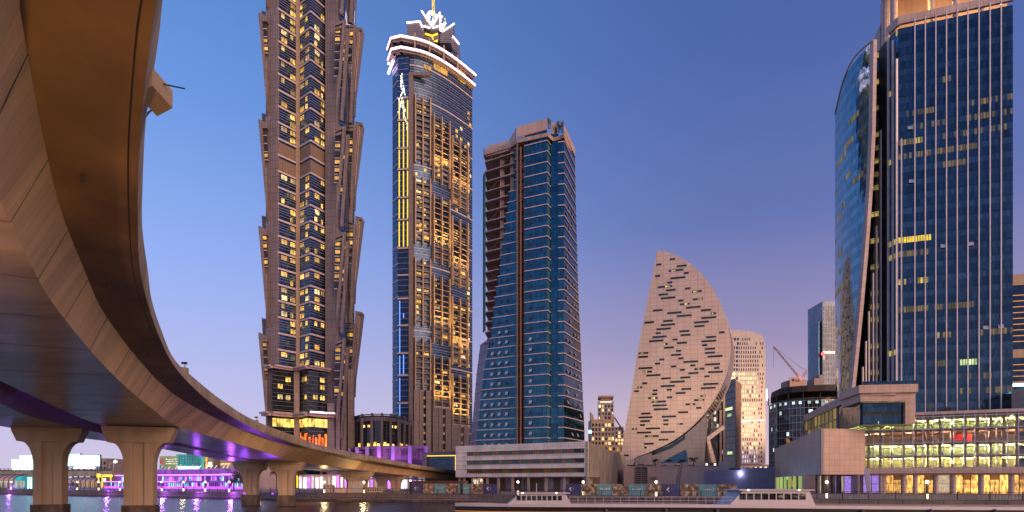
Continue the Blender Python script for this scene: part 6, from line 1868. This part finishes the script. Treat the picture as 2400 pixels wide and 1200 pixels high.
# violet mall: two terraces with neon edges and lit shop glass
R = thing('violet_mall', 'long low terraced mall glowing violet with neon edged floors', 'building', (X(420, 268), 268, PZ))
zs = [(1140, 0), (1126, 2.5), (1110, 5.5), (1098, 9)]
w = wl(244, 566, 290, 252); mb = MB()
w.bx(mb, 0, w.L, PZ, Z(1128.5, 270), -12, -2.2); w.bx(mb, w.L * .03, w.L * .98, Z(1128.5, 270), Z(1113, 270), -14, -4); w.bx(mb, w.L * .08, w.L * .84, Z(1113, 270), Z(1099, 270), -16, -7); mb.build('walls', 'lilac_wall', R)
mb = MB(); w.bx(mb, 0, w.L * .52, Z(1129.6, 270), Z(1128.0, 270), -12, .3); w.bx(mb, w.L * .05, w.L * .90, Z(1114.2, 270), Z(1112, 270), -13, -2.0); mb.build('neon_edge', 'neon_magenta', R)
mb = MB(); w.bx(mb, 0, w.L * .54, Z(1131, 270), Z(1129.7, 270), -12, .0); w.bx(mb, w.L * .05, w.L * .92, Z(1116, 270), Z(1114.3, 270), -13, -2.3); w.bx(mb, w.L * .08, w.L * .84, Z(1100.5, 270), Z(1098.5, 270), -14, -6.5); mb.build('floor_slabs', 'violet_column', R)
g1 = []; g2 = []; fr = MB()
for k in range(66):
    u = w.L * k / 66
    if rnd.random() < .7: (g1 if rnd.random() < .55 else g2).append((u + .15, u + w.L / 66 * .85, PZ + .4, Z(1131.5, 270), -2.1))
    if rnd.random() < .6 and 4 < k < 62: (g1 if rnd.random() < .4 else g2).append((u + .15, u + w.L / 66 * .8, Z(1127, 270), Z(1117, 270), -3.9))
    w.bx(fr, u - .08, u + .08, PZ, Z(1131, 270), -2.2, -1.9)
pieces('cyan_shop_window', 'mall_cyan', R, [lambda mb, q=q: w.quad(mb, *q) for q in g1]); pieces('violet_shop_window', 'mall_violet', R, [lambda mb, q=q: w.quad(mb, *q) for q in g2]); fr.build('mullions', 'mullion_dark', R)
mb = MB(); w.bx(mb, 0, w.L, PZ + .2, PZ + 1.2, -.4, 0); mb.build('glowing_kerb', 'neon_purple', R)
for px in (20, 140, 250, 380, 460, 540):  # added violet lights without fittings, to tint seawall and water
    x, y = along(px); l = bpy.data.lights.new('violet_fill', 'POINT'); l.energy = 3600; l.color = (.42, .1, 1); l.shadow_soft_size = .4
    lo = bpy.data.objects.new('violet_fill', l); COL.objects.link(lo); lo.parent = R; k = Vector((x, y)).normalized() * -2.2; lo.location = Vector((x + k.x, y + k.y, PZ + 1.2)) - Vector(R['_o'])
# white flourish of lettering-like strokes on the roof edge
for k in range(26):
    u = w.L * (.12 + .028 * k); z = Z(1098.5, 268) + .2
    if k % 4 == 3: continue
    mb = MB(); mb.tube(w.p(u, z, -6.4), w.p(u + rnd.uniform(.6, 1.5), z + rnd.uniform(.6, 1.8), -6.4), .16, 0, 4); mb.build('roof_sign_stroke', 'win_white', R)
R = thing('poster_board', 'yellow green roof billboard with red disc and pale script', 'billboard', (X(393, 300), 300, PZ))
w = wl(374, 416, 302); zt, zb = Z(1069, 302), Z(1101, 302); mb = MB(); w.bx(mb, 0, w.L, zb, zt, -.5, 0)
mb.build('panel', 'poster_green', R)
mb = MB(); c = Vector(w.p(w.L * .12, lerp(zb, zt, .62), .08)); n = 18; mb.slab([(c.x + 1.0 * math.cos(2 * math.pi * k / n), c.y, c.z + 1.3 * math.sin(2 * math.pi * k / n)) for k in range(n)], (0, .1, 0)); mb.build('red_disc', 'poster_red', R)
mb = MB(); w.bx(mb, 0, w.L * .22, zb, zb + 1.6, .02, .08); mb.build('blue_corner', 'poster_blue', R)
mb = MB()
for r in range(3):
    u = w.L * .36
    while u < w.L * .95: l_ = rnd.uniform(.2, .6); z = lerp(zb, zt, .74 - .16 * r) ; w.bx(mb, u, u + l_, z, z + rnd.choice((.25, .45)), .02, .08); u += l_ + .18
mb.build('lettering', 'win_white', R)
mb = MB()
for t in (.1, .5, .9): w.bx(mb, w.L * t - .15, w.L * t + .15, PZ, zb, -.4, -.1)
mb.build('legs', 'mullion_dark', R)
R = thing('cyan_glass_building', 'cyan lit glass block behind the violet mall, brightest along its foot', 'building', (X(443, 310), 310, PZ))
w = wl(414, 470, 312); mb = MB(); w.bx(mb, 0, w.L, PZ, Z(1065, 312), -14, 0); mb.build('wall', 'cyan_dim', R)
mb = MB(); w.bx(mb, .4, w.L * .94, Z(1104, 312), Z(1093, 312), .02, .25); mb.build('light_wall', 'screen_cyan', R)
ml = MB()
for k in range(9): w.bx(ml, w.L * k / 9, w.L * k / 9 + .1, Z(1100, 312), Z(1065, 312), 0, .2)
for y in (1070, 1078, 1086): w.bx(ml, 0, w.L, Z(y, 312), Z(y, 312) + .1, 0, .2)
w.bx(ml, 2, w.L - 2, Z(1065, 312), Z(1062, 312), -6, -5.6); ml.build('mullions', 'mullion_dark', R)
R, w, zt = simple_tower('office_block', 'grey blue office block right of the cyan glass block', 470, 500, 1066, 316, 'far_grey', 3.6, 'win_white', .3)
mb = MB(); w.bx(mb, w.L * .42, w.L * .56, Z(1110, 316), Z(1068, 316), .2, .5); mb.build('lit_stair', 'win_gold', R)
R, w, zt = simple_tower('office_block', 'pale office block with dark bands just left of the third pier group', 498, 520, 1070, 330, 'stone_pale', 4.2, 'win_green', .4)
R = thing('violet_fluted_building', 'pale block with a violet band and yellow white fluted front near the trees', 'building', (X(545, 262), 262, PZ))
w = wl(514, 606, 266, 258); mb = MB(); w.bx(mb, 0, w.L, PZ, Z(1077, 262), -14, -.6); mb.build('wall', 'far_grey', R)
mb = MB(); w.bx(mb, 0, w.L * .64, Z(1109, 262), Z(1101, 262), -.6, .3); mb.build('violet_band', 'lilac_wall', R)
mb = MB(); m2 = MB()
for k in range(17): w.bx(mb if k % 2 else m2, w.L * .64 * k / 17, w.L * .64 * k / 17 + .55, PZ, Z(1109.5, 262), -.6, .0)
mb.build('yellow_flutes', 'shop_cream', R); m2.build('violet_flutes', 'mall_violet', R)
mb = MB(); w.bx(mb, w.L * .02, w.L * .26, Z(1088, 262), Z(1085.5, 262), -.5, -.3); w.bx(mb, w.L * .02, w.L * .05, Z(1090, 262), Z(1085, 262), -.5, -.3); mb.build('yellow_sign_frame', 'led_yellow', R)
# street lamp with starlike bright head, and other poles of the left bank
for px, y, Y, s in ((268, 1083, 345, 'tall bright street lamp right of the white screens'), (258, 1087, 348, 'unlit tall street lamp beside the bright one')):
    R = thing('street_lamp', s, 'lamp', (X(px, Y), Y, PZ)); p = at(px, y, Y); mb = MB(); mb.tube((p.x - .8, p.y, PZ), (p.x - .3, p.y, p.z), .16); mb.tube((p.x - .3, p.y, p.z), (p.x + .5, p.y, p.z + .4), .1); mb.build('pole', 'mullion', R)
    if y == 1083: mb = MB(); mb.ball((p.x + .7, p.y - .2, p.z + .3), .75); mb.build('lamp_head', 'lamp_white', R)
    else: mb = MB(); mb.box(p.x + .3, p.x + 1.5, p.y - .2, p.y + .2, p.z + .3, p.z + .6); mb.build('lamp_head', 'mullion', R)
# left bank lights that colour the water and walls
def leaf_clump(mb, c, r, n, s, m=2):
    for _ in range(n):
        a, b = rnd.uniform(0, 6.283), math.acos(rnd.uniform(-1, 1)); k = r * rnd.random() ** .4
        p = c + Vector((k * math.sin(b) * math.cos(a), k * math.sin(b) * math.sin(a), .8 * k * math.cos(b)))
        u = Vector((rnd.uniform(-1, 1), rnd.uniform(-1, 1), rnd.uniform(-1, 1))).normalized() * s; v = u.cross(Vector((rnd.uniform(-1, 1), rnd.uniform(-1, 1), rnd.uniform(-1, 1)))).normalized() * s * .6
        mb.face([p - u, p + v, p + u, p - v], rnd.randrange(m))
def tree(label, px, Y, h, r, k=9):
    R = thing('street_tree', label, 'tree', (X(px, Y), Y, PZ), 'trees by the third bridge pier'); x, y = pp(px, Y)
    mb = MB(); mb.tube((x, y, PZ), (x, y, PZ + h * .5), .3, 0, 7, .2)
    cs = []
    for i in range(k):
        a = rnd.uniform(0, 6.28); q = Vector((x + r * .7 * math.cos(a) * rnd.random() ** .5, y + r * .7 * math.sin(a) * rnd.random() ** .5, PZ + h * rnd.uniform(.5, .95))); cs.append(q); mb.tube((x, y, PZ + h * .4), q, .12, 0, 5, .04)
    mb.build('trunk', 'bark', R); mb = MB()
    for c in cs: leaf_clump(mb, c, r * .42, 90, .22)
    mb.build('crown', ['leaf_dark', 'leaf_mid'], R)
tree('bushy dark tree left of the third bridge pier', 548, 222, 6.4, 3.2)
tree('dark tree partly behind the third bridge pier', 570, 220, 6.0, 3.0)
def palm(label, px, Y, z0, h, group, r=2.6, n=20):
    R = thing('palm_tree', label, 'tree', (X(px, Y), Y, z0), group); x, y = pp(px, Y); mb = MB()
    for k in range(6): mb.tube((x, y, z0 + h * k / 6), (x, y, z0 + h * (k + 1) / 6), .24 - .012 * k, 0, 7, .2 - .012 * k)
    mb.build('trunk', 'bark', R); mb = MB()
    for i in range(n):
        a = 2 * math.pi * i / n + rnd.uniform(-.2, .2); up = rnd.uniform(.1, 1.1); pr = Vector((x, y, z0 + h)); dirv = Vector((math.cos(a), math.sin(a), up))
        for k in range(6):
            nx = pr + dirv.normalized() * r / 6; dirv.z -= .34
            sd = Vector((-math.sin(a), math.cos(a), 0)) * .42 * math.sin((k + .9) / 6.6 * math.pi)
            for s_ in (1, -1):
                mb.face([pr, nx, nx + sd * s_ * .9 + Vector((0, 0, -.22)), pr + sd * s_ * .9 + Vector((0, 0, -.22))], rnd.randrange(2))
            pr = nx
    mb.build('fronds', ['leaf_dark', 'leaf_mid'], R)
for px, Y, s in ((648, 246, 'palm tree with lights behind the bridge, between third and fourth piers'), (700, 246, 'palm tree right of the fourth bridge pier')):
    palm(s, px, Y, PZ, 6.5, 'palms below the bridge', 3.0)
for px, s in ((1536, 'small palm on the beige roof, leftmost of four'), (1570, 'palm on the beige roof, second from the left'), (1598, 'palm on the beige roof before the dark triangular glass'), (1625, 'largest palm on the beige roof, rightmost of four')):
    palm(s, px, 264, SAILZ + .4, 2.4 if px < 1560 else (2.2 if px < 1610 else 2.8), 'palms on the beige roof', 2.0 if px < 1620 else 2.5, 16)
for px, s in ((2219, 'small shrub on the podium roof left of its neighbour'), (2306, 'bushy shrub on the podium roof before the glass tower')):
    R = thing('shrub', s, 'plant', (X(px, 166), 166, PODZ + .75), 'shrubs on the podium roof'); mb = MB(); c = Vector((X(px, 166), 166, PODZ + 1.6)); mb.tube((c.x, c.y, PODZ + .75), c, .08, 0, 5); mb.build('stem', 'bark', R); mb = MB(); leaf_clump(mb, c, 1.1, 200, .18); mb.build('foliage', ['leaf_dark', 'leaf_mid'], R)

# ---------------------------------------------------------------- hoardings, hut, street level under the bridge
def hoard(px0, px1, Y, kind, label, x1=None):
    R = thing('hoarding_panel', label, 'hoarding', (X((px0 + px1) / 2, Y), Y, PZ), 'hoarding panels along the promenade')
    w = wl(px0, px1, Y, Y - (px1 - px0) * .05); z0, z1 = PZ + .05, PZ + 2.55
    mb = MB(); w.bx(mb, 0.02, w.L - .02, z0, z1, -.15, 0); mb.build('panel', kind, R)
    mb = MB()
    for t in (.1, .9): w.bx(mb, w.L * t - .06, w.L * t + .06, PZ, z1 - .2, -.5, -.15)
    mb.build('braces', 'mullion_dark', R)
    if kind == 'hoard_navy':
        c = Vector(w.p(w.L * .36, (z0 + z1) / 2 + .1, .03)); mb = MB(); mb.slab([(c.x, c.y, c.z + .5), (c.x + .5, c.y, c.z), (c.x, c.y, c.z - .5), (c.x - .5, c.y, c.z)], (0, .04, 0)); mb.slab([(c.x, c.y - .02, c.z + .2), (c.x + .2, c.y - .02, c.z), (c.x, c.y - .02, c.z - .2), (c.x - .2, c.y - .02, c.z)], (0, .04, 0), 1); mb.build('diamond_emblem', ['white_metal', 'hoard_navy'], R)
        letters(R, 'DG', Vector(w.p(w.L * .50, (z0 + z1) / 2 - .25, .04)), .95, 'white_metal')
    elif kind == 'hoard_teal':
        mb = MB(); u = w.L * .22
        while u < w.L * .74: l_ = rnd.uniform(.12, .4); w.bx(mb, u, u + l_, z0 + 1.15, z0 + rnd.choice((1.35, 1.5, 1.6)), 0, .04); u += l_ + .14
        w.bx(mb, w.L * .80, w.L * .83, z0 + 1.0, z0 + 1.8, 0, .04); mb.build('lettering', 'white_metal', R)
seq = [(966, 991, 'hoard_navy'), (991, 1018, 'hoard_photo'), (1018, 1045, 'hoard_teal'), (1045, 1073, 'hoard_photo'), (1073, 1102, 'hoard_teal'), (1102, 1133, 'hoard_photo'), (1133, 1165, 'hoard_navy'),
       (1326, 1361, 'hoard_navy'), (1361, 1399, 'hoard_photo'), (1399, 1435, 'hoard_teal'), (1435, 1473, 'hoard_photo'), (1473, 1513, 'hoard_teal'), (1513, 1553, 'hoard_photo'), (1553, 1594, 'hoard_navy'), (1594, 1637, 'hoard_photo'), (1637, 1681, 'hoard_teal'), (1681, 1727, 'hoard_photo')]
desc = {'hoard_navy': 'dark blue hoarding with white diamond emblem, ', 'hoard_photo': 'brown photo printed hoarding, ', 'hoard_teal': 'teal hoarding with small white script, '}
where = ['leftmost of the row by the bridge end', 'next to the leftmost blue panel by the bridge end', 'left one below the bridge end', 'between two teal panels below the bridge end', 'below the left edge of the pale podium', 'right of the teal panel at the podium left edge', 'under the left part of the pale podium',
         'left of the lamp at the podium corner', 'just behind the lamp at the podium corner', 'below the bare concrete side wall', 'below the far end of the concrete side wall', 'left of the arched grille window', 'behind the lamp by the arched grille window', 'below the middle of the beige wall', 'right of the blue panel below the beige wall', 'below the right half of the beige wall', 'last to the right before the floodlit block']
for (a, b, k), s in zip(seq, where):
    Y = interp([(966, 171), (1165, 160), (1326, 150), (1727, 129)], (a + b) / 2); hoard(a, b, Y, k, desc[k] + s)
# substation hut, generator, barriers
R = thing('substation_hut', 'beige flat roofed service hut with double doors beside the rear piers', 'hut', (X(845, 180), 180, PZ))
a, b = X(816, 180), X(852, 180); zt = Z(1124, 180)
mb = MB(); mb.box(a, b, 180, 184, PZ, zt); mb.build('walls', 'stone_pale', R)
mb = MB(); mb.box(a - .7, b + 2.4, 179.2, 184.8, zt, zt + .42); mb.build('roof', 'grey_concrete', R)
mb = MB()
for x in (lerp(a, b, .35), lerp(a, b, .58), lerp(a, b, .80)): mb.box(x - .42, x + .42, 179.9, 180.0, PZ, PZ + 2.1)
mb.box(lerp(a, b, .14), lerp(a, b, .20), 179.85, 179.99, zt - .7, zt - .4); mb.build('doors', 'mullion', R)
R = thing('generator_unit', 'pale boxy generator unit with round vents right of the hut', 'generator', (X(877, 178), 178, PZ))
a, b = X(861, 178), X(894, 178); mb = MB(); mb.box(a, b, 178, 180, PZ + .2, PZ + 1.7); mb.build('cabinet', 'stone_pale', R)
for k in range(6):
    x = lerp(a, b, (k + .5) / 6); mb = MB(); mb.tube((x, 177.9, PZ + 1.35), (x, 178.0, PZ + 1.35), .17, 0, 10); mb.box(x - .2, x + .2, 177.95, 178.0, PZ + .5, PZ + 1.0); mb.build('vent', 'dark', R)
for i, (px0, px1, s) in enumerate(((763, 780, 'beige cabin with chamfered roof left of the hut'), (783, 800, 'low tan site box between cabin and hut, left one'), (800, 814, 'low tan site box touching the hut'))):
    R = thing('site_box', s, 'box', (X((px0 + px1) / 2, 178), 178, PZ)); a, b = X(px0, 178), X(px1, 178); h = 2.3 if i == 0 else 1.5
    mb = MB(); mb.slab([(a, 178, PZ), (b, 178, PZ), (b, 178, PZ + h * .8), (b - .5, 178, PZ + h), (a + .2, 178, PZ + h), (a, 178, PZ + h * .9)], (0, 2.5, 0)); mb.build('body', 'stone_pale', R); mb = MB(); mb.box(a + .4, b - .4, 177.94, 178, PZ + .3, PZ + h * .7); mb.build('door', 'beige_render', R)
R = thing('shop_row', 'long low shop row with a line of warm lit windows below the bridge end', 'building', (X(1020, 215), 215, PZ))
w = wl(968, 1080, 218, 212); mb = MB(); w.bx(mb, 0, w.L, PZ, Z(1128, 215), -6, 0); w.bx(mb, -.3, w.L, Z(1128.5, 215), Z(1127, 215), -6.5, .5); mb.build('wall', 'rust', R)
g = MB()
for k in range(12): w.quad(g, w.L * (k + .15) / 12, w.L * (k + rnd.uniform(.5, .9)) / 12, Z(1142, 215), Z(1136.5, 215), .06)
g.build('lit_windows', 'shop_cream', R)
R = thing('shopping_arcade', 'very bright white and pink shop fronts seen under the far bridge spans', 'building', (X(880, 275), 275, PZ))
w = wl(700, 1000, 282, 272); mb = MB(); w.bx(mb, 0, w.L, PZ, Z(1112, 275), -8, -.2); mb.build('wall', 'beige_render', R)
for k in range(30):
    mb = MB(); w.quad(mb, w.L * (k + .1) / 30, w.L * (k + rnd.uniform(.5, .92)) / 30, PZ + .2, Z(rnd.uniform(1114, 1120), 275), 0); mb.build('shop_window', rnd.choice(('win_violet2', 'mall_white', 'mall_white', 'mall_white', 'mall_violet', 'shop_cream')), R)
R = thing('lit_poster', 'tall bright poster board with white swooshes under the podium', 'poster', (X(1120, 190), 190, PZ))
w = wl(1108, 1133, 190); mb = MB(); w.bx(mb, 0, w.L, Z(1146, 190), Z(1121, 190), -.2, 0); mb.build('panel', 'hoard_photo', R); mb = MB()
for k in range(4): mb.tube(w.p(.3 + k * .45, Z(1124, 190), .05), w.p(.6 + k * .45, Z(1137, 190), .05), .1, 0, 5)
mb.ball(w.p(w.L * .8, Z(1126, 190), .1), .4); mb.build('swooshes', 'win_white', R)
mb = MB(); w.bx(mb, .1, .3, PZ, Z(1146, 190), -.2, 0); w.bx(mb, w.L - .3, w.L - .1, PZ, Z(1146, 190), -.2, 0); mb.build('legs', 'mullion_dark', R)
# slim poles and a lattice mast in front of the beige wall
for px, y, s in ((1552, 1112, 'slim pale pole before the beige wall, left of the lattice mast'), (1618, 1112, 'slim dark pole before the beige wall, right of the lattice mast')):
    R = thing('slim_pole', s, 'pole', (X(px, 235), 235, PZ)); mb = MB(); mb.tube((X(px, 235), 235, PZ), (X(px, 235), 235, Z(y, 235)), .1, 0, 6); mb.build('shaft', 'mullion', R); mb = MB(); mb.box(X(px, 235) - .2, X(px, 235) + .2, 234.8, 235.2, PZ, PZ + .3); mb.build('foot', 'dark', R)
R = thing('piling_rig', 'dark leaning lattice mast of a piling rig before the beige wall', 'crane', (X(1590, 230), 230, PZ))
a, b = at(1587, 1143, 230), at(1597, 1083, 230); mb = MB(); d_ = b - a
for o in (-.55, .55): mb.tube(a + Vector((o, 0, 0)), b + Vector((o * .8, 0, 0)), .1, 0, 5)
for k in range(14): s_ = 1 if k % 2 else -1; mb.tube(a + d_ * (k / 14) + Vector((.55 * s_, 0, 0)), a + d_ * ((k + 1) / 14) - Vector((.55 * s_, 0, 0)), .07, 0, 4)
mb.build('lattice_mast', 'mullion_dark', R); mb = MB(); mb.box(a.x - 1.2, a.x + .8, 229, 232, PZ, PZ + 1.6); mb.build('base', 'dark', R)
# dark gate posts of the water stop
for px, s in ((962, 'dark mooring gate pillar left of the hoardings'), (1081, 'dark mooring gate pillar before the podium edge')):
    x, y = along(px); R = thing('gate_pillar', s, 'pillar', (x, y + .8, PZ), 'dark gate pillars on the promenade'); mb = MB(); mb.box(x - .35, x + .35, y + .5, y + 1.1, PZ + .05, PZ + 3.0); mb.build('shaft', 'dark', R); mb = MB(); mb.box(x - .5, x + .5, y + .4, y + 1.2, PZ + 3.0, PZ + 3.2); mb.build('cap', 'mullion_dark', R)
# stepped bollards along the kerb on the right
# long white and dark ferry in the foreground
def ferry():
    Yb = 60.0; hw = 3.0
    R = thing('ferry', 'long low dark passenger ferry with pale gunwale gliding past near the viewer', 'boat', (X(1700, Yb), Yb, 0))
    st = [(1060, 2.95, .04), (1110, 2.95, .35), (1180, 2.95, .65), (1280, 2.95, .9), (1400, 2.95, 1), (1600, 2.92, 1), (1800, 2.86, 1), (2050, 2.75, 1), (2300, 2.68, 1), (2480, 2.65, 1), (2560, 2.65, .9)]
    up = MB(); lo = MB(); dk = MB(); st_ = MB()
    P = lambda px, s, z, k: (X(px, Yb), Yb + hw + s * hw * k, z)
    for (a, za, ka), (b, zb, kb) in zip(st, st[1:]):
        for s in (-1, 1):
            f = [P(a, s, za - .30, ka), P(b, s, zb - .30, kb), P(b, s, zb, kb), P(a, s, za, ka)]; up.face(f if s < 0 else f[::-1])
            f = [P(a, s * .8, -.4, ka), P(b, s * .8, -.4, kb), P(b, s * .97, zb - .30, kb), P(a, s * .97, za - .30, ka)]; lo.face(f if s < 0 else f[::-1])
            f = [P(a, s * 1.0, za - .80, ka), P(b, s * 1.0, zb - .80, kb), P(b, s * 1.0, zb - .75, kb), P(a, s * 1.0, za - .75, ka)]; st_.face(f if s < 0 else f[::-1])
        dk.face([P(a, -1, za - .12, ka), P(b, -1, zb - .12, kb), P(b, 1, zb - .12, kb), P(a, 1, za - .12, ka)])
        up.face([P(a, -1, za, ka), P(b, -1, zb, kb), P(b, -.9, zb, kb), P(a, -.9, za, ka)])
        up.face([P(a, .9, za, ka), P(b, .9, zb, kb), P(b, 1, zb, kb), P(a, 1, za, ka)])
    up.build('gunwale', 'boat_white', R); lo.build('hull', 'boat_dark', R); dk.build('deck', 'stone_pale', R); st_.build('orange_line', 'led_orange', R)
    for nm, x0, x1, zt in (('cabin', 1735, 1900, 4.2), ('wheelhouse', 1205, 1320, 3.9)):
        z0 = 2.7 if nm == 'cabin' else 2.8
        a, b = X(x0, Yb), X(x1, Yb); y0, y1 = Yb + .9, Yb + 2 * hw - .9
        mb = MB(); mb.slab([(a - .8, y0, z0), (b + .9, y0, z0), (b + .3, y0, zt), (a + .6, y0, zt)], (0, y1 - y0, 0)); mb.build(nm, 'boat_white', R)
        h0, h1 = lerp(z0, zt, .42), lerp(z0, zt, .82); n = 9
        mb = MB()
        for k in range(n): mb.box(lerp(a + .2, b, k / n) + .06, lerp(a + .2, b, (k + 1) / n) - .06, y0 - .03, y0 + .02, h0, h1)
        mb.build('window_strip', 'glass_black', R)
        mb = MB(); mb.box(a + .2, b + .7, y0 - .25, y1 + .25, zt, zt + .1); mb.build('cabin_roof', 'boat_white', R)
    mb = MB()
    for x0, x1 in ((1335, 1720),):
        for px in range(x0, x1, 20): mb.tube((X(px, Yb), Yb + .15, 2.9), (X(px, Yb), Yb + .15, 3.6), .018, 0, 5)
        mb.tube((X(x0, Yb), Yb + .15, 3.6), (X(x1, Yb), Yb + .15, 3.6), .02, 0, 5); mb.tube((X(x0, Yb), Yb + .15, 3.27), (X(x1, Yb), Yb + .15, 3.27), .012, 0, 5)
    mb.build('hand_rail', 'white_metal', R)
    mb = MB(); mb.tube((X(1260, Yb), Yb + 2.6, 3.9), (X(1260, Yb), Yb + 2.6, 4.9), .03, 0, 5); mb.build('mast', 'white_metal', R)
    for px in (1225, 1305, 1760, 1880):
        mb = MB(); mb.ball((X(px, Yb), Yb + .6, 3.96 if px < 1400 else 4.26), .06); mb.build('deck_lamp', 'lamp_white', R)
    for px in (1420, 1560, 1680, 2020, 2180, 2330):
        mb = MB(); mb.lathe((X(px, Yb), Yb - .12, 1.75), [(0, 0), (.16, .1), (.18, .5), (.12, .72), (0, .75)], 0, 8); mb.build('fender', 'mullion_dark', R)
ferry()
# the promenade on this side of the water: same paving below and beside the camera, two lamps added out of view
NB = [(-60, 24), (-12, 20), (60, 16), (90, -200), (-140, -200), (-140, 40)]
mb = MB(); mb.prism(NB, -1, PZ); struct(mb.build('pavement', 'paving'))
for i, (x, y, s) in enumerate(((-25, 16, 'left below the bridge'), (-14, 12, 'right below the bridge'))):  # added to warm the underside of the viaduct
    r = copy_tree(lamp0); r.location = (x, y, PZ); r['label'] = 'added near bank lamp out of view, ' + s; r['group'] = 'added lamps out of view on the near bank'
    l_ = bpy.data.lights.new('lamp_light', 'POINT'); l_.energy = 1700; l_.color = (1, .48, .13); l_.shadow_soft_size = .3
    lo = bpy.data.objects.new('lamp_light', l_); COL.objects.link(lo); lo.parent = r; lo.location = (0, 0, 3.4)
